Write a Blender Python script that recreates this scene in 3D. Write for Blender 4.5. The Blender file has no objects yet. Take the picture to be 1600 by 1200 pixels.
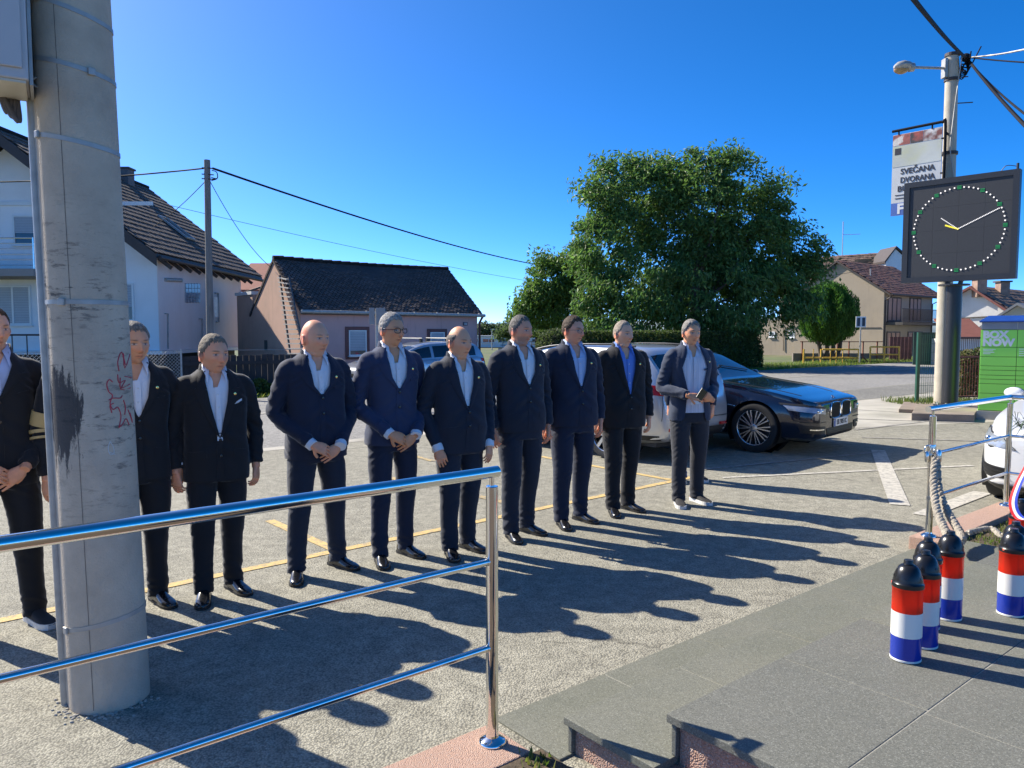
import bpy, bmesh, math, random
import numpy as np
from mathutils import Vector, Matrix, noise
from mathutils.bvhtree import BVHTree
random.seed(7); RNG = np.random.default_rng(7)
SC = bpy.context.scene
COL = SC.collection
R = math.radians
# ------------------------------------------------------------------ camera, sky, sun, exposure
cam_d = bpy.data.cameras.new('camera'); cam = bpy.data.objects.new('camera', cam_d); COL.objects.link(cam)
cam.location = (0, 0, 1.66); cam.rotation_euler = (R(90 - 3.846), 0, 0)
cam_d.sensor_width = 36; cam_d.lens = 26.775; cam_d.clip_start = .05; cam_d.clip_end = 9000
SC.camera = cam
SUN_EL = 38.6; TO_SUN = Vector((-.853, .522, math.tan(R(SUN_EL)))).normalized()
world = bpy.data.worlds.new('World'); SC.world = world; world.use_nodes = True
wn = world.node_tree.nodes; wl = world.node_tree.links
sky = wn.new('ShaderNodeTexSky'); sky.sky_type = 'NISHITA'; sky.sun_disc = False
sky.sun_elevation = R(SUN_EL); sky.sun_rotation = math.atan2(-.853, .522)
sky.altitude = 1500; sky.air_density = .39; sky.dust_density = 1.35; sky.ozone_density = 5
hs = wn.new('ShaderNodeHueSaturation'); hs.inputs['Saturation'].default_value = 1.27
wl.new(sky.outputs[0], hs.inputs['Color']); wl.new(hs.outputs[0], wn['Background'].inputs[0])
wn['Background'].inputs[1].default_value = .142
sun_d = bpy.data.lights.new('sun', 'SUN'); sun_d.energy = 3.7; sun_d.angle = R(.5); sun_d.color = (1, .93, .81)
sun = bpy.data.objects.new('sun', sun_d); COL.objects.link(sun)
sun.rotation_euler = TO_SUN.to_track_quat('Z', 'Y').to_euler(); sun.location = (-20, 12, 25)
SC.view_settings.view_transform = 'Standard'; SC.view_settings.look = 'None'
SC.view_settings.exposure = 1.3; SC.view_settings.gamma = 1; SC.view_settings.use_curve_mapping = False
SC.render.film_transparent = False

# ------------------------------------------------------------------ helpers
E2 = np.array((.7737, .6336)); N2 = np.array((.6336, -.7737))      # along the row of men / from the road towards the stairs
def EN(e, n, z=0.): return (float(e*E2[0]+n*N2[0]), float(e*E2[1]+n*N2[1]), z)
ROTE = math.atan2(E2[1], E2[0])
WM = {}
class M:
    def __init__(s): s.v = []; s.f = []; s.m = []
    def add(s, vs, fs, mi=0):
        o = len(s.v); s.v.extend([tuple(map(float, p)) for p in vs])
        for f in fs: s.f.append([i+o for i in f]); s.m.append(mi)
        return s
    def box(s, c, d, rz=0, mi=0, mat=None):
        x, y, z = d[0]/2, d[1]/2, d[2]/2
        vs = [Vector((a*x, b*y, q*z)) for q in (-1, 1) for a, b in ((-1,-1),(1,-1),(1,1),(-1,1))]
        Q = mat or Matrix.Rotation(rz, 3, 'Z')
        vs = [Q @ p + Vector(c) for p in vs]
        return s.add(vs, [(3,2,1,0),(4,5,6,7),(0,1,5,4),(1,2,6,5),(2,3,7,6),(3,0,4,7)], mi)
    def prism(s, poly, z0, z1, mi=0):
        n = len(poly)
        vs = [(p[0], p[1], z0) for p in poly] + [(p[0], p[1], z1) for p in poly]
        return s.add(vs, [tuple(range(n))[::-1], tuple(range(n, 2*n))] + [(i, (i+1) % n, n+(i+1) % n, n+i) for i in range(n)], mi)
    def extr(s, pts, vec, mi=0):
        n = len(pts); vec = Vector(vec)
        vs = [Vector(p) for p in pts] + [Vector(p)+vec for p in pts]
        return s.add(vs, [tuple(range(n))[::-1], tuple(range(n, 2*n))] + [(i, (i+1) % n, n+(i+1) % n, n+i) for i in range(n)], mi)
    def bar(s, a, b, w, h=None, mi=0, up=(0,0,1)):
        a = Vector(a); b = Vector(b); h = h or w; d = (b-a).normalized(); u = Vector(up)
        if abs(d.dot(u)) > .98: u = Vector((0,1,0)) if abs(d.y) < .9 else Vector((1,0,0))
        r = d.cross(u).normalized(); u = r.cross(d)
        vs = []
        for p in (a, b):
            for q, k in ((-1,-1),(1,-1),(1,1),(-1,1)): vs.append(p + r*(q*w/2) + u*(k*h/2))
        return s.add(vs, [(3,2,1,0),(4,5,6,7),(0,1,5,4),(1,2,6,5),(2,3,7,6),(3,0,4,7)], mi)
    def tube(s, pts, rad, n=10, cap=True, mi=0, closed=False, e=None):
        pts = [Vector(p) for p in pts]; k = len(pts)
        rad = rad if hasattr(rad, '__len__') else [rad]*k
        t0 = (pts[1]-pts[0]).normalized()
        u = Vector((0,0,1)) if abs(t0.z) < .9 else Vector((0,1,0))
        if e is not None: u = Vector(e)
        vs = []; fs = []
        for i, p in enumerate(pts):
            a = pts[i-1] if (i or closed) else p; b = pts[(i+1) % k] if (i < k-1 or closed) else p
            t = (b-a).normalized(); u = (u - t*u.dot(t)).normalized(); w = t.cross(u)
            r = rad[i]; rx, ry = r if hasattr(r, '__len__') else (r, r)
            for j in range(n):
                c = 2*math.pi*j/n; vs.append(p + w*(rx*math.cos(c)) + u*(ry*math.sin(c)))
        for i in range(k if closed else k-1):
            i2 = (i+1) % k
            for j in range(n): fs.append((i*n+j, i*n+(j+1) % n, i2*n+(j+1) % n, i2*n+j))
        if cap and not closed: fs.append(tuple(range(n))[::-1]); fs.append(tuple(range((k-1)*n, k*n)))
        return s.add(vs, fs, mi)
    def lathe(s, prof, c=(0,0,0), n=24, mi=0, axis='Z', cap=True):
        vs = []; fs = []; k = len(prof)
        for r, z in prof:
            for j in range(n):
                a = 2*math.pi*j/n; p = (r*math.cos(a), r*math.sin(a), z)
                if axis == 'Y': p = (p[0], z, p[1])
                if axis == 'X': p = (z, p[0], p[1])
                vs.append((p[0]+c[0], p[1]+c[1], p[2]+c[2]))
        for i in range(k-1):
            for j in range(n):
                f = (i*n+j, i*n+(j+1) % n, (i+1)*n+(j+1) % n, (i+1)*n+j)
                fs.append(f if axis != 'Y' else f[::-1])
        if cap:
            if prof[0][0] > 1e-4: fs.append(tuple(range(n))[::-1] if axis != 'Y' else tuple(range(n)))
            if prof[-1][0] > 1e-4: fs.append(tuple(range((k-1)*n, k*n)) if axis != 'Y' else tuple(range((k-1)*n, k*n))[::-1])
        return s.add(vs, fs, mi)
    def grid(s, P, mi=0, flip=False):
        a = len(P); b = len(P[0]); vs = [p for r in P for p in r]
        fs = [(i*b+j, i*b+j+1, (i+1)*b+j+1, (i+1)*b+j) for i in range(a-1) for j in range(b-1)]
        return s.add(vs, [f[::-1] for f in fs] if flip else fs, mi)
    def loft(s, rings, cap=True, mi=0):
        n = len(rings[0]); vs = [p for r in rings for p in r]; k = len(rings)
        fs = [(i*n+j, i*n+(j+1) % n, (i+1)*n+(j+1) % n, (i+1)*n+j) for i in range(k-1) for j in range(n)]
        if cap: fs += [tuple(range(n))[::-1], tuple(range((k-1)*n, k*n))]
        return s.add(vs, fs, mi)
    def ball(s, c, r, n=12, m=8, mi=0):
        r = r if hasattr(r, '__len__') else (r, r, r)
        return s.loft([[(c[0]+r[0]*math.sin(t)*math.cos(2*math.pi*j/n), c[1]+r[1]*math.sin(t)*math.sin(2*math.pi*j/n), c[2]-r[2]*math.cos(t)) for j in range(n)]
                       for t in [math.pi*(i+.02)/(m+.04) for i in range(m+1)]], mi=mi)
    def mesh(s, name='m'):
        me = bpy.data.meshes.new(name); me.from_pydata(s.v, [], s.f)
        if any(s.m): me.polygons.foreach_set('material_index', s.m)
        me.update(); return me
def smooth_mesh(me, ang=40):
    me.polygons.foreach_set('use_smooth', [True]*len(me.polygons)); me.update()
    try: me.set_sharp_from_angle(angle=R(ang))
    except Exception: pass
def obj(name, m, mats, parent=None, world=True, smooth=None, bevel=0, kind=None, weld=False):
    """link a mesh (M or bpy mesh) as one object; with world=True its vertices are world coordinates"""
    me = m.mesh(name) if isinstance(m, M) else m
    me.name = name
    for q in (mats if isinstance(mats, (list, tuple)) else [mats]): me.materials.append(q)
    if weld or bevel:
        b = bmesh.new(); b.from_mesh(me)
        if weld: bmesh.ops.remove_doubles(b, verts=b.verts, dist=1e-5)
        if bevel:
            es = [x for x in b.edges if len(x.link_faces) == 2 and x.calc_face_angle(0) > R(30)]
            bmesh.ops.bevel(b, geom=es, offset=bevel, segments=2, affect='EDGES', profile=.5, clamp_overlap=True)
        b.to_mesh(me); b.free()
    if parent is not None and world: me.transform(WM[parent].inverted())
    if smooth: smooth_mesh(me, smooth)
    o = bpy.data.objects.new(name, me); COL.objects.link(o); o.parent = parent
    WM[o] = WM[parent].copy() if parent is not None else Matrix.Identity(4)
    if kind: o['kind'] = kind
    return o
def thing(name, label, cat, loc=(0,0,0), rz=0, group=None, kind=None):
    o = bpy.data.objects.new(name, None); COL.objects.link(o); o.empty_display_size = .2
    o.location = loc; o.rotation_euler = (0, 0, rz); WM[o] = Matrix.Translation(loc) @ Matrix.Rotation(rz, 4, 'Z')
    if kind: o['kind'] = kind
    if label: o['label'] = label
    if cat: o['category'] = cat
    if group: o['group'] = group
    return o
def tag(o, label, cat, group=None):
    o['label'] = label; o['category'] = cat
    if group: o['group'] = group
    return o
def copy_tree(o, loc, rz, label, parent=None):
    c = o.copy(); COL.objects.link(c); c.parent = parent
    if parent is None: c.location = loc; c.rotation_euler = (0,0,rz); c['label'] = label; WM[c] = Matrix.Translation(loc) @ Matrix.Rotation(rz, 4, 'Z')
    for ch in list(o.children): copy_tree(ch, None, None, None, c)
    return c
def text_mesh(body, size, depth=.004, bold=0., align='CENTER', sx=1., shear=0, space=1.):
    cu = bpy.data.curves.new('t', 'FONT'); cu.body = body; cu.size = size; cu.extrude = depth/2; cu.align_x = align; cu.offset = bold; cu.shear = shear; cu.space_character = space
    cu.resolution_u = 3
    o = bpy.data.objects.new('t', cu); COL.objects.link(o)
    dg = bpy.context.evaluated_depsgraph_get(); dg.update()
    me = bpy.data.meshes.new_from_object(o.evaluated_get(dg))
    bpy.data.objects.remove(o); bpy.data.curves.remove(cu)
    if sx != 1: me.transform(Matrix.Scale(sx, 4, (1,0,0)))
    return me
def frame(o, xa, ya): # matrix from local plane axes
    xa = Vector(xa).normalized(); ya = Vector(ya).normalized(); za = xa.cross(ya)
    m = Matrix.Identity(4)
    for i, a in enumerate((xa, ya, za)):
        for j in range(3): m[j][i] = a[j]
    return Matrix.Translation(o) @ m
def evalmods(o):
    dg = bpy.context.evaluated_depsgraph_get(); dg.update()
    me = bpy.data.meshes.new_from_object(o.evaluated_get(dg)); old = o.data
    bpy.data.objects.remove(o); bpy.data.meshes.remove(old); return me
def vox(m, size, it=2, fac=.5):
    me = m.mesh('v') if isinstance(m, M) else m
    o = bpy.data.objects.new('v', me); COL.objects.link(o)
    r = o.modifiers.new('r', 'REMESH'); r.mode = 'VOXEL'; r.voxel_size = size; r.adaptivity = 0
    if it: q = o.modifiers.new('s', 'SMOOTH'); q.factor = fac; q.iterations = it
    return evalmods(o)
def verts(me):
    a = np.empty(len(me.vertices)*3, np.float32); me.vertices.foreach_get('co', a); return a.reshape(-1, 3).astype(float)
def setverts(me, a): me.vertices.foreach_set('co', np.ascontiguousarray(a, np.float32).ravel()); me.update()
def normals(me):
    a = np.empty(len(me.vertices)*3, np.float32); me.vertices.foreach_get('normal', a); return a.reshape(-1, 3).astype(float)
def vcol(me, c, name='Col'):
    at = me.color_attributes.new(name, 'FLOAT_COLOR', 'POINT')
    d = np.ones((len(me.vertices), 4), np.float32); d[:, :3] = c; at.data.foreach_set('color', d.ravel())
def nz(P, s=(1,1,1), o=0.): return np.array([noise.noise((p[0]*s[0]+o, p[1]*s[1]+o*1.7, p[2]*s[2]-o)) for p in P])
def rndpts(me, n): pass

# ------------------------------------------------------------------ materials
MATS = {}
def mat(name, col=(.5,.5,.5), rough=.6, metal=0., var=.12, vs=4., bump=0., bs=60., spec=.5, coat=0., attr=None, col2=None, c2s=3., c2lo=.45, c2hi=.6, sheen=0., stretch=None, det=4, sss=0., world=False):
    if name in MATS: return MATS[name]
    m = bpy.data.materials.new(name); m.use_nodes = True; t = m.node_tree; n = t.nodes; L = t.links
    b = n['Principled BSDF']; b.inputs['Roughness'].default_value = rough; b.inputs['Metallic'].default_value = metal
    b.inputs['Specular IOR Level'].default_value = spec; b.inputs['Coat Weight'].default_value = coat
    if sheen: b.inputs['Sheen Weight'].default_value = sheen; b.inputs['Sheen Roughness'].default_value = .4
    if sss:
        b.inputs['Subsurface Weight'].default_value = sss; b.inputs['Subsurface Radius'].default_value = (.9, .25, .12); b.inputs['Subsurface Scale'].default_value = .012
    tc = n.new('ShaderNodeTexCoord'); src = tc.outputs['Object']
    if stretch:
        mp = n.new('ShaderNodeMapping'); mp.inputs['Scale'].default_value = stretch; L.new(src, mp.inputs[0]); src = mp.outputs[0]
    def noi(s, d=det):
        q = n.new('ShaderNodeTexNoise'); q.inputs['Scale'].default_value = s; q.inputs['Detail'].default_value = d; L.new(src, q.inputs['Vector']); return q.outputs[0]
    def mix(fac, a, bb, typ='MIX'):
        q = n.new('ShaderNodeMix'); q.data_type = 'RGBA'; q.blend_type = typ
        for k, v in ((0, fac), (6, a), (7, bb)):
            if hasattr(v, 'links'): L.new(v, q.inputs[k])
            else: q.inputs[k].default_value = v if k == 0 else (*v, 1)
        return q.outputs[2]
    def ramp(v, lo, hi):
        q = n.new('ShaderNodeMapRange'); q.inputs[1].default_value = lo; q.inputs[2].default_value = hi; q.clamp = True; L.new(v, q.inputs[0]); return q.outputs[0]
    m['h'] = 1
    c = col
    if attr:
        a = n.new('ShaderNodeVertexColor'); a.layer_name = attr; c = a.outputs[0]
    if col2: c = mix(ramp(noi(c2s), c2lo, c2hi), c, col2)
    if var:
        f = ramp(noi(vs), .25, .75)
        g = n.new('ShaderNodeMapRange'); g.inputs[3].default_value = 1-var; g.inputs[4].default_value = 1+var; L.new(f, g.inputs[0])
        cc = n.new('ShaderNodeCombineColor')
        for k in range(3): L.new(g.outputs[0], cc.inputs[k])
        c = mix(1., c, cc.outputs[0], 'MULTIPLY')
    if hasattr(c, 'links'): L.new(c, b.inputs['Base Color'])
    else: b.inputs['Base Color'].default_value = (*c, 1)
    if bump:
        bp = n.new('ShaderNodeBump'); bp.inputs['Strength'].default_value = bump; bp.inputs['Distance'].default_value = .02
        L.new(noi(bs), bp.inputs['Height']); L.new(bp.outputs[0], b.inputs['Normal'])
    MATS[name] = m; m.pop('h', None)
    return m
def custom(name, build):
    m = bpy.data.materials.new(name); m.use_nodes = True; t = m.node_tree
    build(t.nodes, t.links, t.nodes['Principled BSDF']); MATS[name] = m; return m
def node(n, L, typ, ins=None, **kw):
    q = n.new(typ)
    for k, v in kw.items(): setattr(q, k, v)
    for k, v in (ins or {}).items():
        if hasattr(v, 'links'): L.new(v, q.inputs[k])
        else: q.inputs[k].default_value = v
    return q
def nmix(n, L, fac, a, b, typ='MIX'):
    q = n.new('ShaderNodeMix'); q.data_type = 'RGBA'; q.blend_type = typ
    for k, v in ((0, fac), (6, a), (7, b)):
        if hasattr(v, 'links'): L.new(v, q.inputs[k])
        else: q.inputs[k].default_value = v if k == 0 else (*v, 1)
    return q.outputs[2]
def nramp(n, L, v, lo, hi, a=0., b=1.):
    q = n.new('ShaderNodeMapRange'); q.clamp = True
    for k, x in ((1, lo), (2, hi), (3, a), (4, b)): q.inputs[k].default_value = x
    L.new(v, q.inputs[0]); return q.outputs[0]
def nnoise(n, L, vec, s, d=4., r=.55, out=0):
    q = n.new('ShaderNodeTexNoise'); q.inputs['Scale'].default_value = s; q.inputs['Detail'].default_value = d; q.inputs['Roughness'].default_value = r
    L.new(vec, q.inputs['Vector']); return q.outputs[out]
def asphalt(name, c_lo, c_hi, stone_a, stone_b, ss=95., patch=.5, bump=.5, crack=.35):
    def f(n, L, b):
        tc = n.new('ShaderNodeTexCoord').outputs['Object']
        big = nramp(n, L, nnoise(n, L, tc, patch, 5, .6), .3, .7)
        base = nmix(n, L, big, c_lo, c_hi)
        vo = node(n, L, 'ShaderNodeTexVoronoi', {'Vector': tc, 'Scale': ss}); sep = node(n, L, 'ShaderNodeSeparateColor', {0: vo.outputs['Color']})
        st = nmix(n, L, sep.outputs[0], stone_a, stone_b)
        edge = nramp(n, L, vo.outputs['Distance'], .42, .75, 0, .7)
        mid = nramp(n, L, nnoise(n, L, tc, 9, 4), .35, .65, .82, 1.14)
        c = nmix(n, L, .38, base, st)
        c = nmix(n, L, edge, c, tuple(x*.45 for x in c_lo))
        cc = node(n, L, 'ShaderNodeCombineColor', {0: mid, 1: mid, 2: mid}); c = nmix(n, L, 1., c, cc.outputs[0], 'MULTIPLY')
        # darker tar and damp stains
        pat = nramp(n, L, nnoise(n, L, tc, .22, 3, .5), .52, .60, 0, .22); c = nmix(n, L, pat, c, tuple(x*.55 for x in c_lo))
        stn = nramp(n, L, nnoise(n, L, tc, 1.3, 6, .7), .60, .72, 0, crack); c = nmix(n, L, stn, c, tuple(x*.5 for x in c_lo))
        wv = node(n, L, 'ShaderNodeVectorMath', {0: tc, 1: node(n, L, 'ShaderNodeVectorMath', {0: nnoise(n, L, tc, 2.2, 5, .6, 1), 'Scale': .5}, operation='SCALE').outputs[0]}, operation='ADD')
        ce = node(n, L, 'ShaderNodeTexVoronoi', {'Vector': wv.outputs[0], 'Scale': .42}, feature='DISTANCE_TO_EDGE')
        cr = node(n, L, 'ShaderNodeMath', {0: nramp(n, L, ce.outputs['Distance'], .0065, .001), 1: nramp(n, L, nnoise(n, L, tc, .35, 3), .50, .58, 0, .5)}, operation='MULTIPLY')
        c = nmix(n, L, cr.outputs[0], c, tuple(x*.3 for x in c_lo))
        L.new(c, b.inputs['Base Color']); b.inputs['Roughness'].default_value = .88; b.inputs['Specular IOR Level'].default_value = .3
        bp = node(n, L, 'ShaderNodeBump', {'Strength': bump, 'Distance': .012, 'Height': vo.outputs['Distance']}); bp.invert = True
        L.new(bp.outputs[0], b.inputs['Normal'])
    return custom(name, f)
# ------------------------------------------------------------------ surveying helpers: where a photographed point stands in the place
_th = R(3.846); _F = Vector((0, math.cos(_th), -math.sin(_th))); _U = Vector((0, math.sin(_th), math.cos(_th)))
def ray(u, v): return _F + Vector((1,0,0))*((u-800)/1190) + _U*((600-v)/1190)
def gp(u, v, z=0.): d = ray(u, v); t = (z-1.66)/d.z; return Vector((d.x*t, d.y*t, z))
def at(u, v, Y): d = ray(u, v); t = Y/d.y; return Vector((d.x*t, Y, 1.66+d.z*t))

# ------------------------------------------------------------------ ground, road, parking lot
m_lot = asphalt('lot_asphalt', (.275,.26,.205), (.365,.345,.272), (.205,.195,.16), (.52,.488,.385), ss=105, bump=.45, crack=.25)
m_road = asphalt('road_asphalt', (.26,.25,.235), (.34,.328,.30), (.22,.215,.2), (.42,.40,.36), ss=70, bump=.35, crack=.2)
m_strip = asphalt('coarse_asphalt', (.2,.195,.175), (.28,.27,.24), (.12,.12,.11), (.44,.42,.36), ss=38, bump=1., crack=.35)
m_conc = mat('concrete_apron', (.44,.41,.345), .85, var=.18, vs=1.1, bump=.25, bs=50, col2=(.34,.315,.26), c2s=.7)
m_soil = mat('meadow_soil', (.10,.125,.04), .95, var=.35, vs=.8, bump=.6, bs=8, col2=(.13,.13,.06), c2s=.25)
def paint_mat(name, col, lo, hi, under=(.2,.19,.17)):
    def f(n, L, b):
        tc = n.new('ShaderNodeTexCoord').outputs['Object']
        w = nramp(n, L, nnoise(n, L, tc, 16, 6, .75), lo, hi)
        L.new(nmix(n, L, w, col, under), b.inputs['Base Color']); b.inputs['Roughness'].default_value = .8
        bp = node(n, L, 'ShaderNodeBump', {'Strength': .5, 'Distance': .01, 'Height': nnoise(n, L, tc, 80)}); L.new(bp.outputs[0], b.inputs['Normal'])
    return custom(name, f)
m_yel = paint_mat('yellow_paint', (.60,.42,.15), .47, .68); m_yel2 = paint_mat('worn_yellow_paint', (.55,.39,.14), .40, .62)
m_wht = paint_mat('white_paint', (.5,.47,.4), .47, .66); m_wht2 = paint_mat('faint_white_paint', (.38,.35,.3), .40, .6)
def sheet(name, en, z, m, parent=None, kind='structure'):
    q = M(); q.add([EN(e, n, z) for e, n in en], [tuple(range(len(en)))])
    o = obj(name, q, m, parent, kind=kind); 
    if o.data.polygons[0].normal.z < 0: o.data.flip_normals()
    return o
g = M(); g.add([(-5000,-300,-.16),(5000,-300,-.16),(5000,8000,-.16),(-5000,8000,-.16)], [(0,1,2,3)]); obj('ground', g, m_soil, kind='structure')
road = sheet('road', [(-60,-19.2),(24,-19.2),(70,-19.6),(140,-20),(140,-11.4),(24,-10.8),(-60,-10.0)], -.012, m_road)
lot = sheet('parking_lot', [(-30,-10.05),(60,-11.5),(60,4),(-30,4)], 0, m_lot)
sheet('coarse_strip', [(13,-9.2),(40,-8.6),(40,-11.2),(13,-10.6)], .003, m_strip, lot)
sheet('concrete_apron', [(11.8,-9.15),(40,-8.55),(40,-4.2),(17.5,-4.6),(12.6,-6.6)], .002, m_conc, lot)
sheet('gutter_strip', [(-30,-10.05),(13,-10.5),(13,-10.78),(-30,-10.33)], .003, m_conc, lot)
LZ = [.004]
def line(e0, n0, e1, n1, w, m, z=.004, seg=1):
    LZ[0] += .0003; z = LZ[0]
    a = np.array((e0,n0)); b = np.array((e1,n1)); d = (b-a)/np.linalg.norm(b-a); p = np.array((-d[1], d[0]))*w/2
    sheet('painted_line', [tuple(a-p), tuple(b-p), tuple(b+p), tuple(a+p)], z, m, lot)
def enp(u, v): p = gp(u, v); return float(np.dot((p.x,p.y),E2)), float(np.dot((p.x,p.y),N2))
def pline(u0, v0, u1, v1, w, m, z=.004): line(*enp(u0,v0), *enp(u1,v1), w, m, z)
line(-6, -5.0, 2.55, -5.26, .085, m_yel); line(2.55, -5.26, 7.1, -5.4, .085, m_yel)
line(2.58, -5.33, 2.55, -6.5, .085, m_yel); line(6.78, -5.45, 6.72, -7.6, .085, m_yel)
line(4.40, -7.3, 4.39, -7.75, .085, m_yel2); line(5.40, -8.2, 5.43, -8.75, .085, m_yel2); line(4.62,-5.4,4.55,-6.6,.085,m_yel2)
pline(1128, 747, 1520, 728, .07, m_wht); pline(1372, 704, 1406, 790, .18, m_wht); pline(1440, 806, 1535, 770, .17, m_wht)
pline(1160, 606, 1330, 612, .06, m_wht2); pline(1090, 735, 1380, 706, .07, m_wht2); pline(1335, 672, 1480, 655, .07, m_wht2)
pline(1340, 655, 1530, 662, .06, m_wht2); pline(1345, 684, 1540, 690, .06, m_wht2); pline(1330, 640, 1430, 646, .05, m_wht2)
pline(1060, 720, 1160, 690, .07, m_wht2)
rl = sheet('painted_line', [(-40,-15.25),(24,-15.35),(24,-15.5),(-40,-15.4)], .0, m_wht, road)
sheet('painted_line', [(26,-15.4),(40,-15.5),(40,-15.62),(26,-15.52)], .0, m_wht, road)
sheet('painted_line', [(42,-15.6),(66,-15.8),(66,-15.92),(42,-15.72)], .0, m_wht, road)

# far hills, closing the horizon
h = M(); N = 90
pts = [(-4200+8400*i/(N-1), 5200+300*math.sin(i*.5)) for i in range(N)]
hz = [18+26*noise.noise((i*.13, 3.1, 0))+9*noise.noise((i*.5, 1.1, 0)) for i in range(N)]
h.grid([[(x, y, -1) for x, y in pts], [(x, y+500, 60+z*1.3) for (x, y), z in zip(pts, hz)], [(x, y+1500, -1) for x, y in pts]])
obj('hills', h, mat('hazy_forest_hills', (.16,.21,.22), .95, var=.25, vs=.01), smooth=60, kind='structure')  # distant haze is put into the bluish base colour

# ------------------------------------------------------------------ granite stairs, kerbs
def granite(name, a, b):
    def f(n, L, bs):
        tc = n.new('ShaderNodeTexCoord').outputs['Object']
        c = nmix(n, L, nramp(n, L, nnoise(n, L, tc, 1.6, 5), .3, .7), a, b)
        vo = node(n, L, 'ShaderNodeTexVoronoi', {'Vector': tc, 'Scale': 260.}); s = node(n, L, 'ShaderNodeSeparateColor', {0: vo.outputs['Color']})
        c = nmix(n, L, nramp(n, L, s.outputs[0], .66, .95, 0, .42), c, (.36,.36,.31)); c = nmix(n, L, nramp(n, L, s.outputs[1], .6, .95, 0, .5), c, (.055,.06,.052))
        L.new(c, bs.inputs['Base Color']); 
        L.new(nramp(n, L, nnoise(n, L, tc, 7), .3, .7, .6, .75), bs.inputs['Roughness']); bs.inputs['Specular IOR Level'].default_value = .3
        bp = node(n, L, 'ShaderNodeBump', {'Strength': .15, 'Distance': .004, 'Height': vo.outputs['Distance']}); L.new(bp.outputs[0], bs.inputs['Normal'])
    return custom(name, f)
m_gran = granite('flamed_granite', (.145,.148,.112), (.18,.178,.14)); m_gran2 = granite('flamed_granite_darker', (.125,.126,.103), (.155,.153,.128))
m_mort = mat('mortar', (.30,.285,.24), .9, bump=.3)
def pebble(name, a, b, sc):
    def f(n, L, bs):
        tc = n.new('ShaderNodeTexCoord').outputs['Object']
        vo = node(n, L, 'ShaderNodeTexVoronoi', {'Vector': tc, 'Scale': sc}); s = node(n, L, 'ShaderNodeSeparateColor', {0: vo.outputs['Color']})
        c = nmix(n, L, s.outputs[0], a, b); c = nmix(n, L, nramp(n, L, s.outputs[1], .8, .95, 0, .6), c, (.58,.50,.43)); c = nmix(n, L, nramp(n, L, vo.outputs['Distance'], .45, .8, 0, .7), c, (.26,.15,.11))
        L.new(c, bs.inputs['Base Color']); bs.inputs['Roughness'].default_value = .8
        bp = node(n, L, 'ShaderNodeBump', {'Strength': .8, 'Distance': .008, 'Height': vo.outputs['Distance']}); bp.invert = True; L.new(bp.outputs[0], bs.inputs['Normal'])
    return custom(name, f)
m_peb = pebble('washed_pebble_render', (.50,.29,.21), (.42,.27,.20), 150.); m_kerb = pebble('pink_terrazzo', (.62,.39,.28), (.56,.37,.28), 240.)
def enbox(m, e0, e1, n0, n1, z0, z1):
    P = [EN(e0,n0), EN(e1,n0), EN(e1,n1), EN(e0,n1)]
    return m.prism([p[:2] for p in P][::-1], z0, z1)
st = thing('staircase', 'low granite steps with pink pebbled sides leading up to the terrace with the lanterns', 'steps', EN(2.0,-2.5,0))
def slabs(name, es, n0, n1, z0, z1, ms):
    for i in range(len(es)-1):
        gap = .0022
        q = enbox(M(), es[i]+(gap if i else 0), es[i+1]-gap, n0+gap, n1-gap, z0+random.uniform(-.0012,0), z1+random.uniform(-.0015,.0012))
        obj(name, q, random.choice(ms), st, bevel=.0025)
slabs('granite_slab', [1.95,2.62,3.335,4.05,4.765,5.48,6.22], -2.5, -2.085, -.02, .010, [m_gran])
slabs('granite_slab', [2.0,2.71,3.43,4.145,4.86,5.575,6.02], -2.125, -1.66, .12, .150, [m_gran])
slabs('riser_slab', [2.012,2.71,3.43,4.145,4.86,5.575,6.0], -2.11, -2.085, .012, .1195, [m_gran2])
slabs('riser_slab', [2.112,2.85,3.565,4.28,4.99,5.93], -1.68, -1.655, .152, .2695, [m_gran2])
le = [2.1,2.85,3.55,4.25,4.95,5.90]
for k, n0 in enumerate((-1.695,-1.11,-.53,.05,.63)):
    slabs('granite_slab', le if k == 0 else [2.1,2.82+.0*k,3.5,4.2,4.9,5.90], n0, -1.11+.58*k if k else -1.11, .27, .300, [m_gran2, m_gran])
b = M(); enbox(b, 1.99, 6.18, -2.46, -1.67, -.15, -.021); enbox(b, 2.03, 5.98, -2.084, 1.2, -.021, .1195); obj('side_wall', b, m_peb, st)
b = M(); enbox(b, 2.13, 5.88, -1.654, 1.2, .12, .2695); obj('side_wall', b, m_peb, st)
b = M(); enbox(b, 1.96, 6.2, -2.49, -2.1, -.02, .0075); enbox(b, 2.01, 6.0, -2.11, -1.7, .121, .1475); enbox(b, 2.11, 5.89, -1.68, 1.2, .271, .2975); obj('mortar_joint', b, m_mort, st)

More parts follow.
